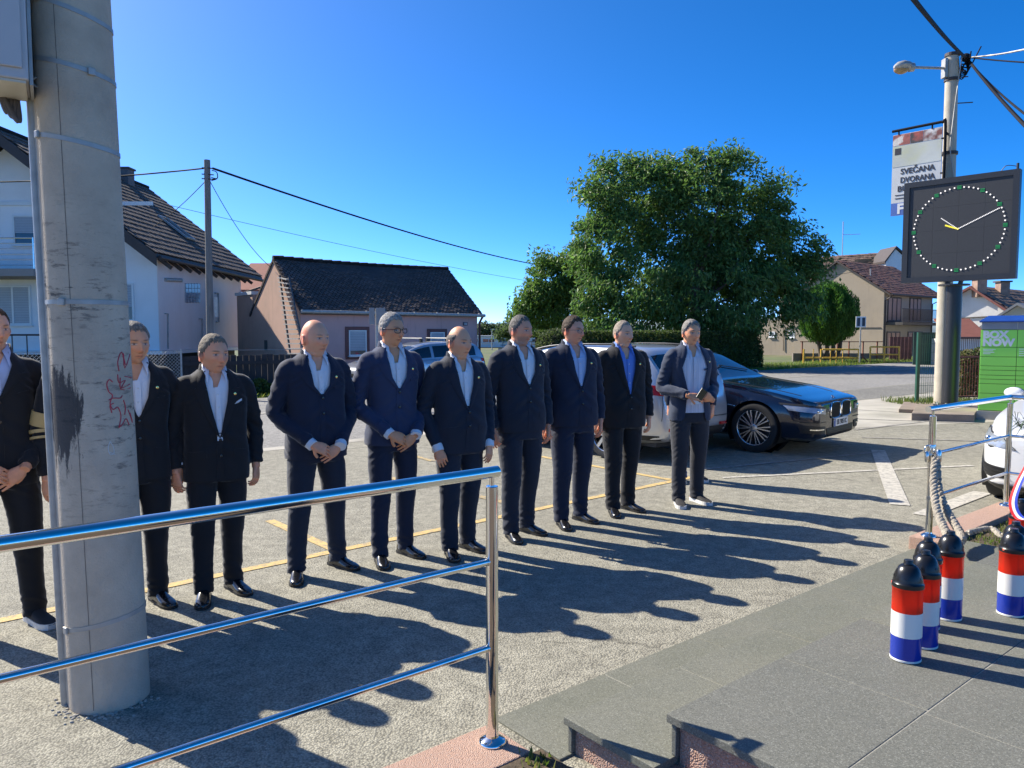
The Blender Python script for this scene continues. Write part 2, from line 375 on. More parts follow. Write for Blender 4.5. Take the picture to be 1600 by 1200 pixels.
def kerb(label, e0, e1, n0, n1, z):
    q = M(); enbox(q, e0, e1, n0, n1, -.15, z); o = obj('kerb', q, m_kerb, bevel=.006); tag(o, label, 'kerb'); return o
kerb('pink terrazzo kerb under the near steel railing, left of the steps', -4, 1.90, -2.475, -2.20, .010)
kerb('pink terrazzo kerb carrying the far railing, right of the steps', 6.02, 7.9, -2.53, -2.3, .10)
kerb('short pink terrazzo kerb turning the corner towards the terrace below the white car', 7.66, 7.9, -2.298, .5, .0995)
bed = M(); enbox(bed, -4, 1.945, -2.195, 3, -.15, .006); obj('planting_bed', bed, mat('bed_soil', (.09,.065,.04), .95, var=.3, bump=1, bs=25), kind='structure')
bed = M(); enbox(bed, 6.03, 7.655, -2.295, 1.2, -.15, .05); obj('planting_bed', bed, MATS['bed_soil'], kind='structure')
def grass(name, pts, hgt, cols, parent=None):
    n = len(pts); a = RNG.uniform(0, 2*np.pi, n); P = np.array(pts, float); hh = hgt*RNG.uniform(.4, 1.1, n)
    w = .006+.02*hgt*RNG.uniform(.5,1,n); d = np.c_[np.cos(a), np.sin(a), 0*a]; l = np.c_[np.cos(a+1.3), np.sin(a+1.3), 0*a]*(hh*RNG.uniform(.1,.7,n))[:,None]
    V = np.stack([P-d*w[:,None], P+d*w[:,None], P+l*.4+d*w[:,None]*.7+np.c_[0*a,0*a,hh*.6], P+l+np.c_[0*a,0*a,hh]], 1).reshape(-1,3)
    me = bpy.data.meshes.new(name); F = [(4*i,4*i+1,4*i+2,4*i+3) for i in range(n)]
    me.from_pydata(V.tolist(), [], F); c = np.repeat(np.array(cols)[RNG.integers(0, len(cols), n)], 4, 0)*np.repeat(RNG.uniform(.7,1.3,(n,1)), 4, 0); vcol(me, c)
    o = obj(name, me, leaf_mat(), parent, kind='stuff'); return o
def leaf_mat():
    if 'leaf' in MATS: return MATS['leaf']
    def f(n, L, b):
        a = node(n, L, 'ShaderNodeVertexColor', layer_name='Col'); L.new(a.outputs[0], b.inputs['Base Color']); b.inputs['Roughness'].default_value = .5; b.inputs['Specular IOR Level'].default_value = .35
        t = node(n, L, 'ShaderNodeBsdfTranslucent'); hsv = node(n, L, 'ShaderNodeHueSaturation', {'Hue': .495, 'Saturation': 1.1, 'Value': 1.6, 'Color': a.outputs[0]}); L.new(hsv.outputs[0], t.inputs['Color'])
        mx = node(n, L, 'ShaderNodeMixShader', {0: .4}); L.new(b.outputs[0], mx.inputs[1]); L.new(t.outputs[0], mx.inputs[2])
        L.new(mx.outputs[0], n['Material Output'].inputs[0])
    return custom('leaf', f)
GR = [(.10,.15,.03),(.13,.17,.04),(.16,.17,.05),(.07,.12,.025)]
grass('bed_grass', [EN(random.uniform(1.75,1.94), random.uniform(-2.19,-1.6), .006-.0) for _ in range(0)]+[EN(random.gauss(1.87,.03), random.gauss(-2.13,.03), .006) for _ in range(30)]+[EN(random.uniform(6.05,7.4), random.uniform(-2.27,-1.7), .05) for _ in range(700)], .045, GR)

# ------------------------------------------------------------------ steel railings
m_steel = mat('polished_steel', (.82,.80,.76), .07, 1., var=.03)
m_steel2 = mat('brushed_steel', (.7,.69,.66), .22, 1., var=.08, vs=30)
def railing(name, label, e0, e1, nn, zk, posts, zt, zms, turn=0, k=1.06):
    t = thing(name, label, 'railing', EN(posts[0], nn, zk))
    def rail(nm, z, r, a, bb):
        P = [EN(a, nn, z), EN(bb, nn, z)]
        if turn: P.append(EN(bb, nn+turn, z))
        q = M().tube(P[:2], r, 20); obj(nm, q, m_steel, t, smooth=40)
        if turn: q = M().tube(P[1:], r, 20).ball(P[1], r, 14, 8); obj(nm, q, m_steel, t, smooth=40)
    rail('top_rail', zt, .0215*k, e0, e1)
    for z in zms: rail('mid_rail', z, .0128*k, max(e0, posts[0]) if turn else e0, posts[-1] if turn else posts[0])
    for e, pn in [(e, nn) for e in posts]+([(posts[-1], nn+turn-.1)] if turn else []):
        ez = zt; c = EN(e, pn, 0)
        p = obj('post', M().lathe([(.0245,zk+.0),(.0245,zk+.3),(.0245,ez-.3),(.0245,ez-.058),(.0225,ez-.055)], c, 32), m_steel, t, smooth=25)
        obj('stem', M().lathe([(.0095,ez-.056),(.0095,ez-.018)], c, 14), m_steel, p, smooth=40)
        obj('flange', M().lathe([(.056,zk+.0005),(.056,zk+.008),(.05,zk+.014),(.034,zk+.022),(.026,zk+.026),(.0245,zk+.034)], c, 28), m_steel, p, smooth=50)
        for z in zms:
            obj('rail_clamp', M().tube([EN(e-.03,pn,z),EN(e+.03 if turn and e < 7 else e+.012,pn,z)], 0.0155, 14), m_steel2, p, smooth=40)
    return t
railing('steel_railing', 'near polished steel railing crossing in front of the concrete pole and the left men', -2.2, 1.85, -2.35, .010, [1.822,-.35,-2.1], 1.112, (.755,.405))
# far railing: starts lower, climbs towards its second post
railing('steel_railing', 'far polished steel railing with ropes hooked to its first post, before the white car', 6.04, 7.77, -2.43, .10, [6.13,7.77], 1.085, (.735,.40), turn=1.6)
# rope of three twisted strands, hung from the first post
m_rope = mat('hemp_rope', (.46,.41,.33), .9, var=.3, vs=60, bump=.8, bs=240, stretch=(1,1,.3))
def catmull(P, n):
    P = [Vector(p) for p in P]; P = [P[0]*2-P[1]]+P+[P[-1]*2-P[-2]]; out = []
    for i in range(1, len(P)-2):
        for k in range(n):
            t = k/n; a, b, c, d = P[i-1:i+3]
            out.append(.5*((2*b)+(c-a)*t+(2*a-5*b+4*c-d)*t*t+(3*b-a-3*c+d)*t**3))
    return out+[P[-2]]
def rope(label, P, r=.015, pitch=.1, n=14):
    t = thing('rope', label, 'rope', P[0]); C = catmull(P, n); L = [0]
    for a, b in zip(C, C[1:]): L.append(L[-1]+(b-a).length)
    step = .014; K = int(L[-1]/step); S = []
    j = 0
    for i in range(K):
        s = i*step
        while L[j+1] < s: j += 1
        S.append(C[j].lerp(C[j+1], (s-L[j])/(L[j+1]-L[j]+1e-9)))
    u = Vector((1,.3,.2))
    for k in range(3):
        Q = []
        for i, p in enumerate(S):
            tt = (S[min(i+1,K-1)]-S[max(i-1,0)]).normalized(); u = (u-tt*u.dot(tt)).normalized(); w = tt.cross(u)
            a = 2*math.pi*(i*step/pitch+k/3); Q.append(p+(u*math.cos(a)+w*math.sin(a))*r*1.12)
        obj('strand', M().tube(Q, r*.95, 7), m_rope, t, smooth=70)
    return t
hk = Vector(EN(6.13,-2.43,.79)); 
g0 = gp(1478, 838, .318); g1 = gp(1503, 834, .318)
rope('thick twisted rope hanging from the far railing post straight down behind the lanterns', [at(1462,716,5.70), at(1459,755,5.62), at(1464,798,5.42), at(1478,831,5.19), at(1484,843,5.02)])
rope('twisted rope falling slack to the right from the far railing post', [at(1463,714,5.72), at(1467,765,5.66), at(1482,802,5.46), at(1501,834,5.16), at(1503,846,4.98)])
rope('loose end of twisted rope lying along the terrace edge by the planting bed', [gp(1512,832,.318), gp(1548,826,.325), gp(1570,838,.33), gp(1620,832,.33), gp(1640,880,.318)], .010)
hb = thing('snap_hook', 'steel snap hook collar holding the rope on the far railing post', 'hook', EN(6.13,-2.43,.76))
obj('collar', M().lathe([(.028,.74),(.03,.75),(.03,.80),(.028,.81)], EN(6.13,-2.43,0), 18), m_steel2, hb, smooth=40)
obj('ring', M().tube([hk+Vector((-.045+.022*math.cos(a), -.02, -.02+.035*math.sin(a))) for a in np.linspace(0, 2*math.pi, 13)[:-1]], .006, 8, closed=True), m_steel2, hb, smooth=60)
obj('hook', M().lathe([(.014,-.11),(.017,-.10),(.017,-.05),(.01,-.03)], hk+Vector((-.045,-.02,0)), 12), m_steel2, hb, smooth=40)
obj('hook', M().lathe([(.018,-.10),(.021,-.09),(.021,-.03),(.012,-.01)], hk+Vector((.02,-.06,0)), 12), m_steel2, hb, smooth=40)

# ------------------------------------------------------------------ grave lanterns in the national colours
m_blue = mat('blue_plastic', (.012,.035,.32), .25, var=.05); m_wp = mat('white_plastic', (.74,.73,.68), .35, var=.05)
m_blk = mat('black_plastic', (.012,.012,.013), .28, var=.05)
def fred(n, L, b):
    b.inputs['Base Color'].default_value = (.9,.07,.03,1); b.inputs['Roughness'].default_value = .22
    t = node(n, L, 'ShaderNodeBsdfTranslucent', {'Color': (1,.14,.06,1)}); mx = node(n, L, 'ShaderNodeMixShader', {0: .65}); L.new(b.outputs[0], mx.inputs[1]); L.new(t.outputs[0], mx.inputs[2]); L.new(mx.outputs[0], n['Material Output'].inputs[0])
m_redp = custom('red_translucent_plastic', fred)
m_candle = mat('candle_wax', (.6,.1,.06), .5)
def lantern(x, y, label):
    t = thing('grave_lantern', label, 'lantern', (x, y, .301), random.uniform(0, 6), 'grave lanterns on the granite terrace')
    r = .059
    obj('blue_band', M().lathe([(.054,0),(r-.001,.004),(r,.012),(r,.105)], n=32), m_blue, t, False, 40)
    obj('white_rim', M().lathe([(.057,.0005),(r+.001,.002),(r+.001,.009),(r-.001,.011)], n=32), m_wp, t, False, 40)
    obj('white_band', M().lathe([(r+.0004,.1045),(r+.0004,.207)], n=32, cap=False), m_wp, t, False, 40)
    obj('red_band', M().lathe([(r,.2065),(r-.0005,.222),(r-.0005,.3),(r+.002,.303),(r+.002,.311)], n=32, cap=False), m_redp, t, False, 40)
    q = M()
    for k in range(6):
        a = k*math.pi/3; q.box((math.cos(a)*(r-.003), math.sin(a)*(r-.003), .258), (.004,.004,.09), a)
    obj('rib', q, m_redp, t, False, kind='stuff')
    obj('candle', M().lathe([(.035,.11),(.035,.235),(.03,.24)], n=16), m_candle, t, False, 40)
    c = obj('cap', M().lathe([(.061,.308),(.062,.312),(.0615,.325),(.057,.331),(.056,.338),(.053,.356),(.046,.376),(.037,.391),(.027,.399),(.02,.401)], n=32), m_blk, t, False, 30)
    obj('knob', M().lathe([(.0195,.399),(.021,.403),(.0185,.408),(.0185,.417),(.017,.42)], n=20), m_blk, c, False, 40)
    q = M()
    for k in range(5):
        a = k*2*math.pi/5; q.box((math.cos(a)*.052, math.sin(a)*.052, .352), (.006,.012,.008), a, mat=Matrix.Rotation(a, 3, 'Z') @ Matrix.Rotation(R(-20), 3, 'Y'))
    obj('vent_tab', q, m_blk, c, False, kind='stuff')
    obj('price_dot', M().box((.0605,.0,.322), (.003,.009,.009)), mat('sticker_' + ('a' if random.random() < .5 else 'b'), (.7,.62,.45) if random.random() < .5 else (.8,.15,.1), .6), c, False)
    return t
for u, v, lab in ((1420,875,'red, white and blue lantern with black cap nearest the steps, leftmost of its cluster'),
                  (1447,860,'second tricolour lantern of the left cluster, just behind the leftmost one'),
                  (1451,840,'tricolour lantern mostly hidden behind the two leftmost ones'),
                  (1486,830,'tricolour lantern at the right of the left cluster, in front of the hanging rope'),
                  (1585,826,'tricolour lantern standing alone in front at the right edge of the terrace'),
                  (1588,815,'tricolour lantern close behind the right front one'),
                  (1597,780,'tricolour lantern at the back under the hanging ribbon')):
    d = ray(u, v); k = (.72-1.66)/d.z; lantern(d.x*k, d.y*k, lab)
# wreath ribbon at the right edge and a fir sprig
rb = thing('wreath_ribbon', 'red, white and blue ribbon curling down over the lanterns at the right edge', 'ribbon', at(1590,800,4.1))
rp = [at(u, v, Y) for u, v, Y in ((1640,640,4.2),(1612,715,4.15),(1592,755,4.1),(1583,785,4.06),(1590,806,4.02),(1606,812,3.98),(1640,806,3.95))]
RC = catmull(rp, 8)
for nm, k, mm in (('red_stripe',-1,mat('red_satin',(.7,.03,.03),.35)),('white_stripe',0,mat('white_satin',(.8,.8,.8),.35)),('blue_stripe',1,mat('blue_satin',(.03,.06,.45),.35))):
    P = []; w = Vector((.55,-.4,.28)).normalized()
    q = M(); q.grid([[p+w*.014*(k-.5), p+w*.014*(k+.5)] for p in RC]); me = q.mesh(nm)
    o = bpy.data.objects.new('x', me); COL.objects.link(o); s = o.modifiers.new('s', 'SOLIDIFY'); s.thickness = .0015; obj(nm, evalmods(o), mm, rb, smooth=60)
sp = thing('fir_sprig', 'dark green fir sprig poking in at the right edge above the railing', 'sprig', at(1600,660,4.2)); q = M()
for k in range(90):
    a = at(1625-k*.42, 662+6*math.sin(k*.2), 4.2+random.uniform(-.04,.04)); q.bar(a, a+Vector((random.uniform(-.05,.0),random.uniform(-.04,.04),random.uniform(-.05,.05))), .003, .0012)
obj('needles', q, mat('fir_needle', (.03,.07,.03), .6), sp); obj('twig', M().tube([at(1640,662,4.2), at(1590,664,4.2)], .004, 6), mat('twig_bark', (.1,.06,.035), .8), sp)

# ------------------------------------------------------------------ big concrete pole with cabinet
PB = Vector((-1.835, 3.375, 0)); PT = at(110, 0, 3.375); pd = (PT-PB)/PT.z
def pax(z): return PB+pd*z
def prad(z): return .166-.0035*z
def fpole(n, L, b):
    tc = n.new('ShaderNodeTexCoord').outputs['Object']
    c = nmix(n, L, nramp(n, L, nnoise(n, L, tc, 5, 6, .65), .3, .7), (.42,.345,.26), (.58,.485,.365))
    mp = node(n, L, 'ShaderNodeMapping', {'Vector': tc, 'Scale': (9,9,38)})
    sm = nramp(n, L, nnoise(n, L, mp.outputs[0], 1., 7, .75), .535, .62, 0, .8)
    mk = nramp(n, L, nnoise(n, L, tc, 2.6, 3), .40, .58); sep = node(n, L, 'ShaderNodeSeparateXYZ', {0: tc})
    zb = node(n, L, 'ShaderNodeMath', {0: nramp(n, L, sep.outputs[2], .75, 1.2), 1: nramp(n, L, sep.outputs[2], 2.3, 1.9)}, operation='MULTIPLY')
    k = node(n, L, 'ShaderNodeMath', {0: sm, 1: mk}, operation='MULTIPLY'); k = node(n, L, 'ShaderNodeMath', {0: k.outputs[0], 1: zb.outputs[0]}, operation='MULTIPLY')
    c = nmix(n, L, k.outputs[0], c, (.045,.042,.04))
    # brushed black tar stain facing the terrace
    d = node(n, L, 'ShaderNodeVectorMath', {0: tc, 1: (-.085,-.15,1.30)}, operation='SUBTRACT'); d2 = node(n, L, 'ShaderNodeVectorMath', {0: d.outputs[0], 1: (9.5,3,4.6)}, operation='MULTIPLY')
    ln = node(n, L, 'ShaderNodeVectorMath', {0: d2.outputs[0]}, operation='LENGTH')
    mp2 = node(n, L, 'ShaderNodeMapping', {'Vector': tc, 'Scale': (24,24,5)})
    nn2 = node(n, L, 'ShaderNodeMath', {0: nnoise(n, L, mp2.outputs[0], 1.1, 7, .75), 1: 2.4}, operation='MULTIPLY'); a = node(n, L, 'ShaderNodeMath', {0: ln.outputs['Value'], 1: nn2.outputs[0]}, operation='ADD')
    c = nmix(n, L, nramp(n, L, a.outputs[0], 2.14, 1.98, 0, .93), c, (.035,.034,.036))
    L.new(c, b.inputs['Base Color']); b.inputs['Roughness'].default_value = .85
    bp = node(n, L, 'ShaderNodeBump', {'Strength': .35, 'Distance': .008, 'Height': nnoise(n, L, tc, 110, 4)})
    L.new(bp.outputs[0], b.inputs['Normal'])
pole = thing('concrete_pole', 'massive weathered concrete pole with red graffiti and steel bands, nearest at the left', 'pole', PB)
zs = [-.05,.0]+list(np.linspace(.08, 8, 30))
q = M(); q.loft([[pax(z)+Vector((math.cos(a), math.sin(a), 0))*(prad(z)+0) for a in np.linspace(0, 2*math.pi, 49)[:-1]] for z in zs])
obj('shaft', q, custom('weathered_concrete', fpole), pole, smooth=40)
m_galv = mat('galvanised_steel', (.38,.37,.345), .5, .35, var=.2, vs=14); m_conc2 = mat('dark_joint', (.09,.08,.07), .9)
def onpole(ang, z, off=0.): c = pax(z); return c+Vector((math.sin(ang), -math.cos(ang), 0))*(prad(z)+off)
# moulding seam
q = M(); q.grid([[onpole(a, z, .0015) for a in (.095,.107)] for z in np.linspace(.02, 5, 60)]); obj('mould_seam', q, m_conc2, pole)
for zc, tilt, bk in ((3.02,.05,-.35),(2.78,.035,.9),(2.47,.03,-.65),(1.79,.0,-.12),(.385,-.03,-.62)):
    P0 = []; P1 = []; P2 = []
    for a in np.linspace(0, 2*math.pi, 41)[:-1]:
        z = zc-tilt*math.sin(a); P0.append(a); P1.append(z)
    q = M(); rows = []
    for dz, off in ((-.0095,.0008),(-.0095,.0032),(.0095,.0032),(.0095,.0008)): rows.append([onpole(a, z+dz, off) for a, z in zip(P0, P1)])
    n = len(P0); q.add([p for r in rows for p in r], [(i*n+j, i*n+(j+1) % n, ((i+1) % 4)*n+(j+1) % n, ((i+1) % 4)*n+j) for i in range(4) for j in range(n)])
    bd = obj('steel_band', q, m_galv, pole, smooth=50)
    c = onpole(bk, zc-tilt*math.sin(bk), .008); obj('buckle', M().box(c, (.03,.012,.03), bk), m_galv, bd, bevel=.003)
# half round conduit cover on the left flank
cv = [(pax(z)+Vector((-.166+.004*z, -.06, 0))) for z in (0,.6,1.2,1.8,2.4,2.72)]
q = M().tube(cv, [(.021,.022)]*6, 18); obj('conduit', q, m_galv, pole, smooth=40)
obj('conduit_lip', M().bar(cv[0]+Vector((.021,-.014,0)), cv[-1]+Vector((.021,-.014,0)), .006, .02), m_galv, pole)
# red graffiti strokes
m_graf = mat('red_spray_paint', (.5,.03,.06), .6); m_chalk = mat('white_chalk', (.6,.6,.58), .8)
def stroke(pts, m, r=.0022):
    P = []
    for u, v in pts:
        d = ray(u, v)
        # meet the shaft
        t = 3.0
        for _ in range(40):
            p = Vector((0,0,1.66))+d*t; c = pax(p.z); gap = math.hypot(p.x-c.x, p.y-c.y)-prad(p.z)-.001
            if gap < .0004 or t > 3.6: break
            t += max(gap*.4, .0004)
        P.append(p)
    obj('graffiti_stroke', M().tube(catmull(P, 3), r, 5), m, pole)
for s in ([(186,580),(184,565),(190,550),(196,570),(192,556)],[(193,552),(195,575),(203,553),(198,570)],[(184,585),(186,598),(196,594),(190,606),(203,600)],[(188,590),(189,608),(204,606)],[(195,588),(205,590)],
          [(176,597),(171,593),(167,600),(170,612),(176,618),(172,630),(177,640),(184,636),(189,650),(186,668)],[(170,625),(177,622),(188,622),(191,618)],[(178,630),(172,634),(175,645)],[(186,668),(192,662),(197,654),(202,664)],[(193,625),(196,636),(195,648)],[(200,640),(207,660),(203,645)]):
    stroke(s, m_graf)
for s in ([(172,690),(169,700),(172,710),(178,708),(177,698),(172,690)],[(169,706),(180,710)]): stroke(s, m_chalk, .0016)
gr = M(); 
for k in range(90): 
    a = random.uniform(-1.6,1.6); rr = prad(0)+abs(random.gauss(0,.03))+.004; s = random.uniform(.004,.010); gr.ball((PB.x+math.sin(a)*rr, PB.y-math.cos(a)*rr, s*.2), (s,s*.8,s*.7), 6, 4)
obj('loose_stones', gr, mat('gravel_stone', (.40,.37,.31), .9), pole, kind='stuff')
# meter cabinet
m_cab = mat('cabinet_grey', (.50,.48,.47), .5, var=.06, vs=3); m_cabu = mat('cabinet_plate', (.52,.49,.40), .55, var=.12)
c0 = at(45,125,3.06); zc0 = c0.z; cb = thing('meter_cabinet', 'grey electrical cabinet hung high on the left of the concrete pole', 'cabinet', c0, R(31))
obj('box', M().box((-.30,.15,.55), (.60,.30,1.1)), m_cab, cb, False, bevel=.006)
obj('bottom_plate', M().box((-.30,.152,-.006), (.58,.28,.01)), m_cabu, cb, False)
obj('door', M().box((-.30,-.008,.56), (.56,.012,1.04)), m_cab, cb, False, bevel=.004)
obj('side_flange', M().box((.008,.16,.54), (.012,.26,1.1)), m_galv, cb, False)
obj('hook', M().tube([Vector((.03+.02*math.cos(a), .20, .05+.02*math.sin(a))) for a in np.linspace(-2.6,2.6,10)], .005, 6), m_galv, cb, False, smooth=60)
m_cable = mat('cable_sheath', (.12,.1,.09), .5)
for k in range(3):
    a = at(2+3*k,155,3.25); q = M().tube(catmull([a+Vector((-.02,0,.06)), a, a+Vector((.03+.012*k,0,-.05-.02*k)), cv[-1]+Vector((-.06,0,.0+.03*(2-k))), cv[-1]+Vector((-.012+.012*k,0,.03)), cv[-1]+Vector((-.01+.012*k,0,-.1))], 8), .011, 8)
    obj('cable', q, m_cable, cb, smooth=60)
# ------------------------------------------------------------------ buildings
def onX(u, v, X): d = ray(u, v); t = X/d.x; return Vector((X, d.y*t, 1.66+d.z*t))
def onpl(u, v, nrm, c): d = ray(u, v); nn = Vector(nrm); t = (c-nn.z*1.66)/nn.dot(d); return Vector((d.x*t, d.y*t, 1.66+d.z*t))
def onN(u, v, n): return onpl(u, v, (N2[0],N2[1],0), n)
def onE(u, v, e): return onpl(u, v, (E2[0],E2[1],0), e)
EV = Vector((E2[0],E2[1],0)); NV = Vector((N2[0],N2[1],0))
def stucco(name, a, b, lo=.45, hi=.62, dirt=(.2,.17,.14), grime=.25, sc=.8):
    def f(n, L, bs):
        tc = n.new('ShaderNodeTexCoord').outputs['Object']
        c = nmix(n, L, nramp(n, L, nnoise(n, L, tc, sc, 6, .6), lo, hi), a, b)
        mp = node(n, L, 'ShaderNodeMapping', {'Vector': tc, 'Scale': (4,4,.35)})
        c = nmix(n, L, nramp(n, L, nnoise(n, L, mp.outputs[0], 1, 6, .7), .55, .75, 0, grime), c, dirt)
        L.new(c, bs.inputs['Base Color']); bs.inputs['Roughness'].default_value = .9
        bp = node(n, L, 'ShaderNodeBump', {'Strength': .3, 'Distance': .01, 'Height': nnoise(n, L, tc, 45, 4)}); L.new(bp.outputs[0], bs.inputs['Normal'])
    return custom(name, f)
m_glass = mat('window_glass', (.05,.065,.08), .06, var=.0, spec=.8); m_pvc = mat('white_pvc', (.72,.72,.70), .4, var=.04)
m_shut = mat('grey_shutter', (.40,.42,.45), .5, var=.05); m_dkwood = mat('dark_brown_wood', (.055,.04,.035), .6, var=.2)
def tiles(name, a0, a1, r0, r1, rowh, tw, m, parent, jit=.012, th=.02, sag=0., lap=1.25):
    """clay tiles laid in rows from the eave line a0-a1 up to the ridge line r0-r1"""
    a0, a1, r0, r1 = map(Vector, (a0, a1, r0, r1)); L = (a1-a0).length; H = ((r0-a0).length+(r1-a1).length)/2
    nr = max(1, int(round(H/rowh))); nc = int(round(L/tw)); nrm = (a1-a0).cross(r0-a0).normalized()
    if nrm.z < 0: nrm = -nrm
    q = M()
    for i in range(nr):
        for j in range(nc):
            if random.random() < .002: continue
            o = (.5*tw/L if i % 2 else 0); s0 = j/nc+o+.002; s1 = min(1., (j+1)/nc+o-.003)
            if s1 <= s0: continue
            t0 = i/nr+random.uniform(-.15,.15)*jit*4/nr; t1 = min(1, (i+lap)/nr); z = random.uniform(0, jit)
            def P(s, t, h):
                a = a0.lerp(a1, s); b = r0.lerp(r1, s); p = a.lerp(b, t)
                if sag: p = p+Vector((0,0,-sag*math.sin(math.pi*s)*t+.02*noise.noise((s*9,t*3,1))))
                return p+nrm*h
            lo, hi = th*1.7+z, th*.75+z
            q.add([P(s0,t0,lo-th), P(s1,t0,lo-th), P(s1,t1,hi-th), P(s0,t1,hi-th), P(s0,t0,lo), P(s1,t0,lo), P(s1,t1,hi), P(s0,t1,hi)], [(4,5,6,7),(0,1,5,4),(1,2,6,5),(3,0,4,7)])
    me = q.mesh(name); cc = np.repeat(RNG.uniform(.72,1.25,(len(q.v)//8,1)), 8, 0)*np.ones((1,3)); vcol(me, cc)
    return obj(name, me, m, parent, kind='stuff')
def tile_mat(name, a, b, moss=(.05,.055,.03), mo=.5):
    def f(n, L, bs):
        tc = n.new('ShaderNodeTexCoord').outputs['Object']; v = node(n, L, 'ShaderNodeVertexColor', layer_name='Col')
        c = nmix(n, L, nramp(n, L, nnoise(n, L, tc, .9, 5, .65), .35, .65), a, b); c = nmix(n, L, 1., c, v.outputs[0], 'MULTIPLY')
        c = nmix(n, L, nramp(n, L, nnoise(n, L, tc, 2.1, 6, .7), .5, .7, 0, mo), c, moss)
        L.new(c, bs.inputs['Base Color']); bs.inputs['Roughness'].default_value = .85
        bp = node(n, L, 'ShaderNodeBump', {'Strength': .3, 'Distance': .01, 'Height': nnoise(n, L, tc, 40, 3)}); L.new(bp.outputs[0], bs.inputs['Normal'])
    return custom(name, f)
t_dark = tile_mat('dark_brown_tile', (.075,.055,.045), (.12,.085,.065), mo=.3); t_old = tile_mat('old_clay_tile', (.075,.058,.052), (.10,.075,.066), (.05,.05,.04), .55); t_red = tile_mat('faded_red_tile', (.20,.085,.06), (.15,.08,.06), (.12,.09,.07), .5); t_tan = tile_mat('tan_tile', (.22,.14,.10), (.17,.11,.08))
def window(parent, P, du, dv, nrm, w, h, mf=None, shutter=0., deep=.05, bars=1, name='window', frame_w=.06, surround=None, sill=True):
    """a window: frame (part) > pane, shutter; P is its lower left corner, du/dv run along width and height"""
    du = Vector(du).normalized(); dv = Vector(dv).normalized(); nrm = Vector(nrm).normalized(); P = Vector(P)
    def bx(m, a0, a1, b0, b1, d0, d1): return m.extr([P+du*x+dv*y+nrm*d0 for x, y in ((a0,b0),(a1,b0),(a1,b1),(a0,b1))], nrm*(d1-d0))
    q = M(); f = frame_w
    bx(q,0,w,0,f,.0,deep); bx(q,0,w,h-f,h,.0,deep); bx(q,0,f,f,h-f,0,deep); bx(q,w-f,w,f,h-f,0,deep)
    for k in range(1, bars+1): x = w*k/(bars+1); bx(q,x-f/2,x+f/2,f,h-f,.0,deep*.95)
    fr = obj(name, q, mf or m_pvc, parent, bevel=.004)
    obj('pane', bx(M(), f*.8, w-f*.8, f*.8, h-f*.8, .004, .016), m_glass, fr)
    if shutter:
        n = max(3, int(h*shutter/.055)); 
        for k in range(n):
            y0 = h-f-(k+1)*(h*shutter-f)/n; q = M(); bx(q, f, w-f, y0, y0+(h*shutter-f)/n-.006, .018, .03); obj('slat', q, m_shut if shutter < 2 else m_pvc, fr)
    if sill: obj('sill', bx(M(), -.04, w+.04, -.04, 0.002, 0, deep+.06), mf or m_pvc, fr)
    if surround is not None:
        s = .12; q = M(); bx(q,-s,w+s,-s,-.045,.0,.02); bx(q,-s,w+s,h+.001,h+s,.0,.02); bx(q,-s,-.001,-.04,h,.0,.02); bx(q,w+.001,w+s,-.04,h,.0,.02); obj('surround', q, surround, fr)
    return fr
# ---- white house on the left
wh = thing('white_house', 'large white gabled house with brown tiled roof and balcony beyond the road at the left', 'house', (-11.2, 24.2, -.16))
m_whw = stucco('white_house_render', (.82,.81,.80), (.77,.76,.75), grime=.08); m_whs = stucco('pinkish_side_render', (.76,.66,.60), (.80,.71,.65), grime=.12)
XR, XL, XC, ZE, ZR, Y0, Y1 = -11.2, -20.2, -15.7, 4.05, 7.5, 24.2, 31.6
ZB = at(250,548,24.2).z
q = M(); q.extr([(XR,Y0,ZB),(XR,Y0,ZE),(XC,Y0,ZR),(XL,Y0,ZE),(XL,Y0,ZB)], (0,Y1-Y0,0)); obj('wall', q, m_whw, wh)
obj('side_wall', M().box((XR+.012, (Y0+Y1)/2, (ZB+ZE)/2-.05), (.02, Y1-Y0-.01, ZE-ZB-.1)), m_whs, wh)
obj('floor_slab', M().box(((XR+XL)/2, (Y0+Y1)/2, ZB-.06), (9.3, Y1-Y0+.3, .11)), m_pvc, wh)
obj('basement_wall', M().box(((XR+XL)/2, (Y0+Y1)/2+.3, (ZB-.13-.16)/2), (8.4, 6.8, ZB-.12+.16)), mat('dark_plinth', (.05,.045,.04), .9), wh)
sl = (7.85-4.15)/4.75; RY0, RY1 = 23.35, 33.3
for sgn in (1, -1):
    q = M(); xe = XC+sgn*4.85; ze = 7.72-sl*4.85
    q.extr([(XC,RY0,7.72),(xe,RY0,ze),(xe,RY0,ze+.13),(XC,RY0,7.85)] if sgn > 0 else [(XC,RY0,7.85),(xe,RY0,ze+.13),(xe,RY0,ze),(XC,RY0,7.72)], (0,RY1-RY0,0)); rf = obj('roof', q, m_dkwood, wh)
    tiles('roof_tiles', (xe,RY0-.02,ze+.14), (xe,RY1,ze+.14), (XC,RY0-.02,7.86), (XC,RY1,7.86), .34, .30, t_dark, rf, .008, .03, lap=1.1)
obj('verge_board', M().extr([(XC,RY0-.03,7.86),(XC+4.9,RY0-.03,7.86-sl*4.9),(XC+4.9,RY0-.03,7.5-sl*4.9),(XC,RY0-.03,7.5)], (0,.04,0)), m_dkwood, wh)
obj('verge_board', M().extr([(XC,RY0-.03,7.5),(XC-4.9,RY0-.03,7.5-sl*4.9),(XC-4.9,RY0-.03,7.86-sl*4.9),(XC,RY0-.03,7.86)], (0,.04,0)), m_dkwood, wh)
obj('ridge_cap', M().tube([(XC,RY0,7.9),(XC,RY1,7.9)], .09, 8), t_dark, wh, smooth=60)
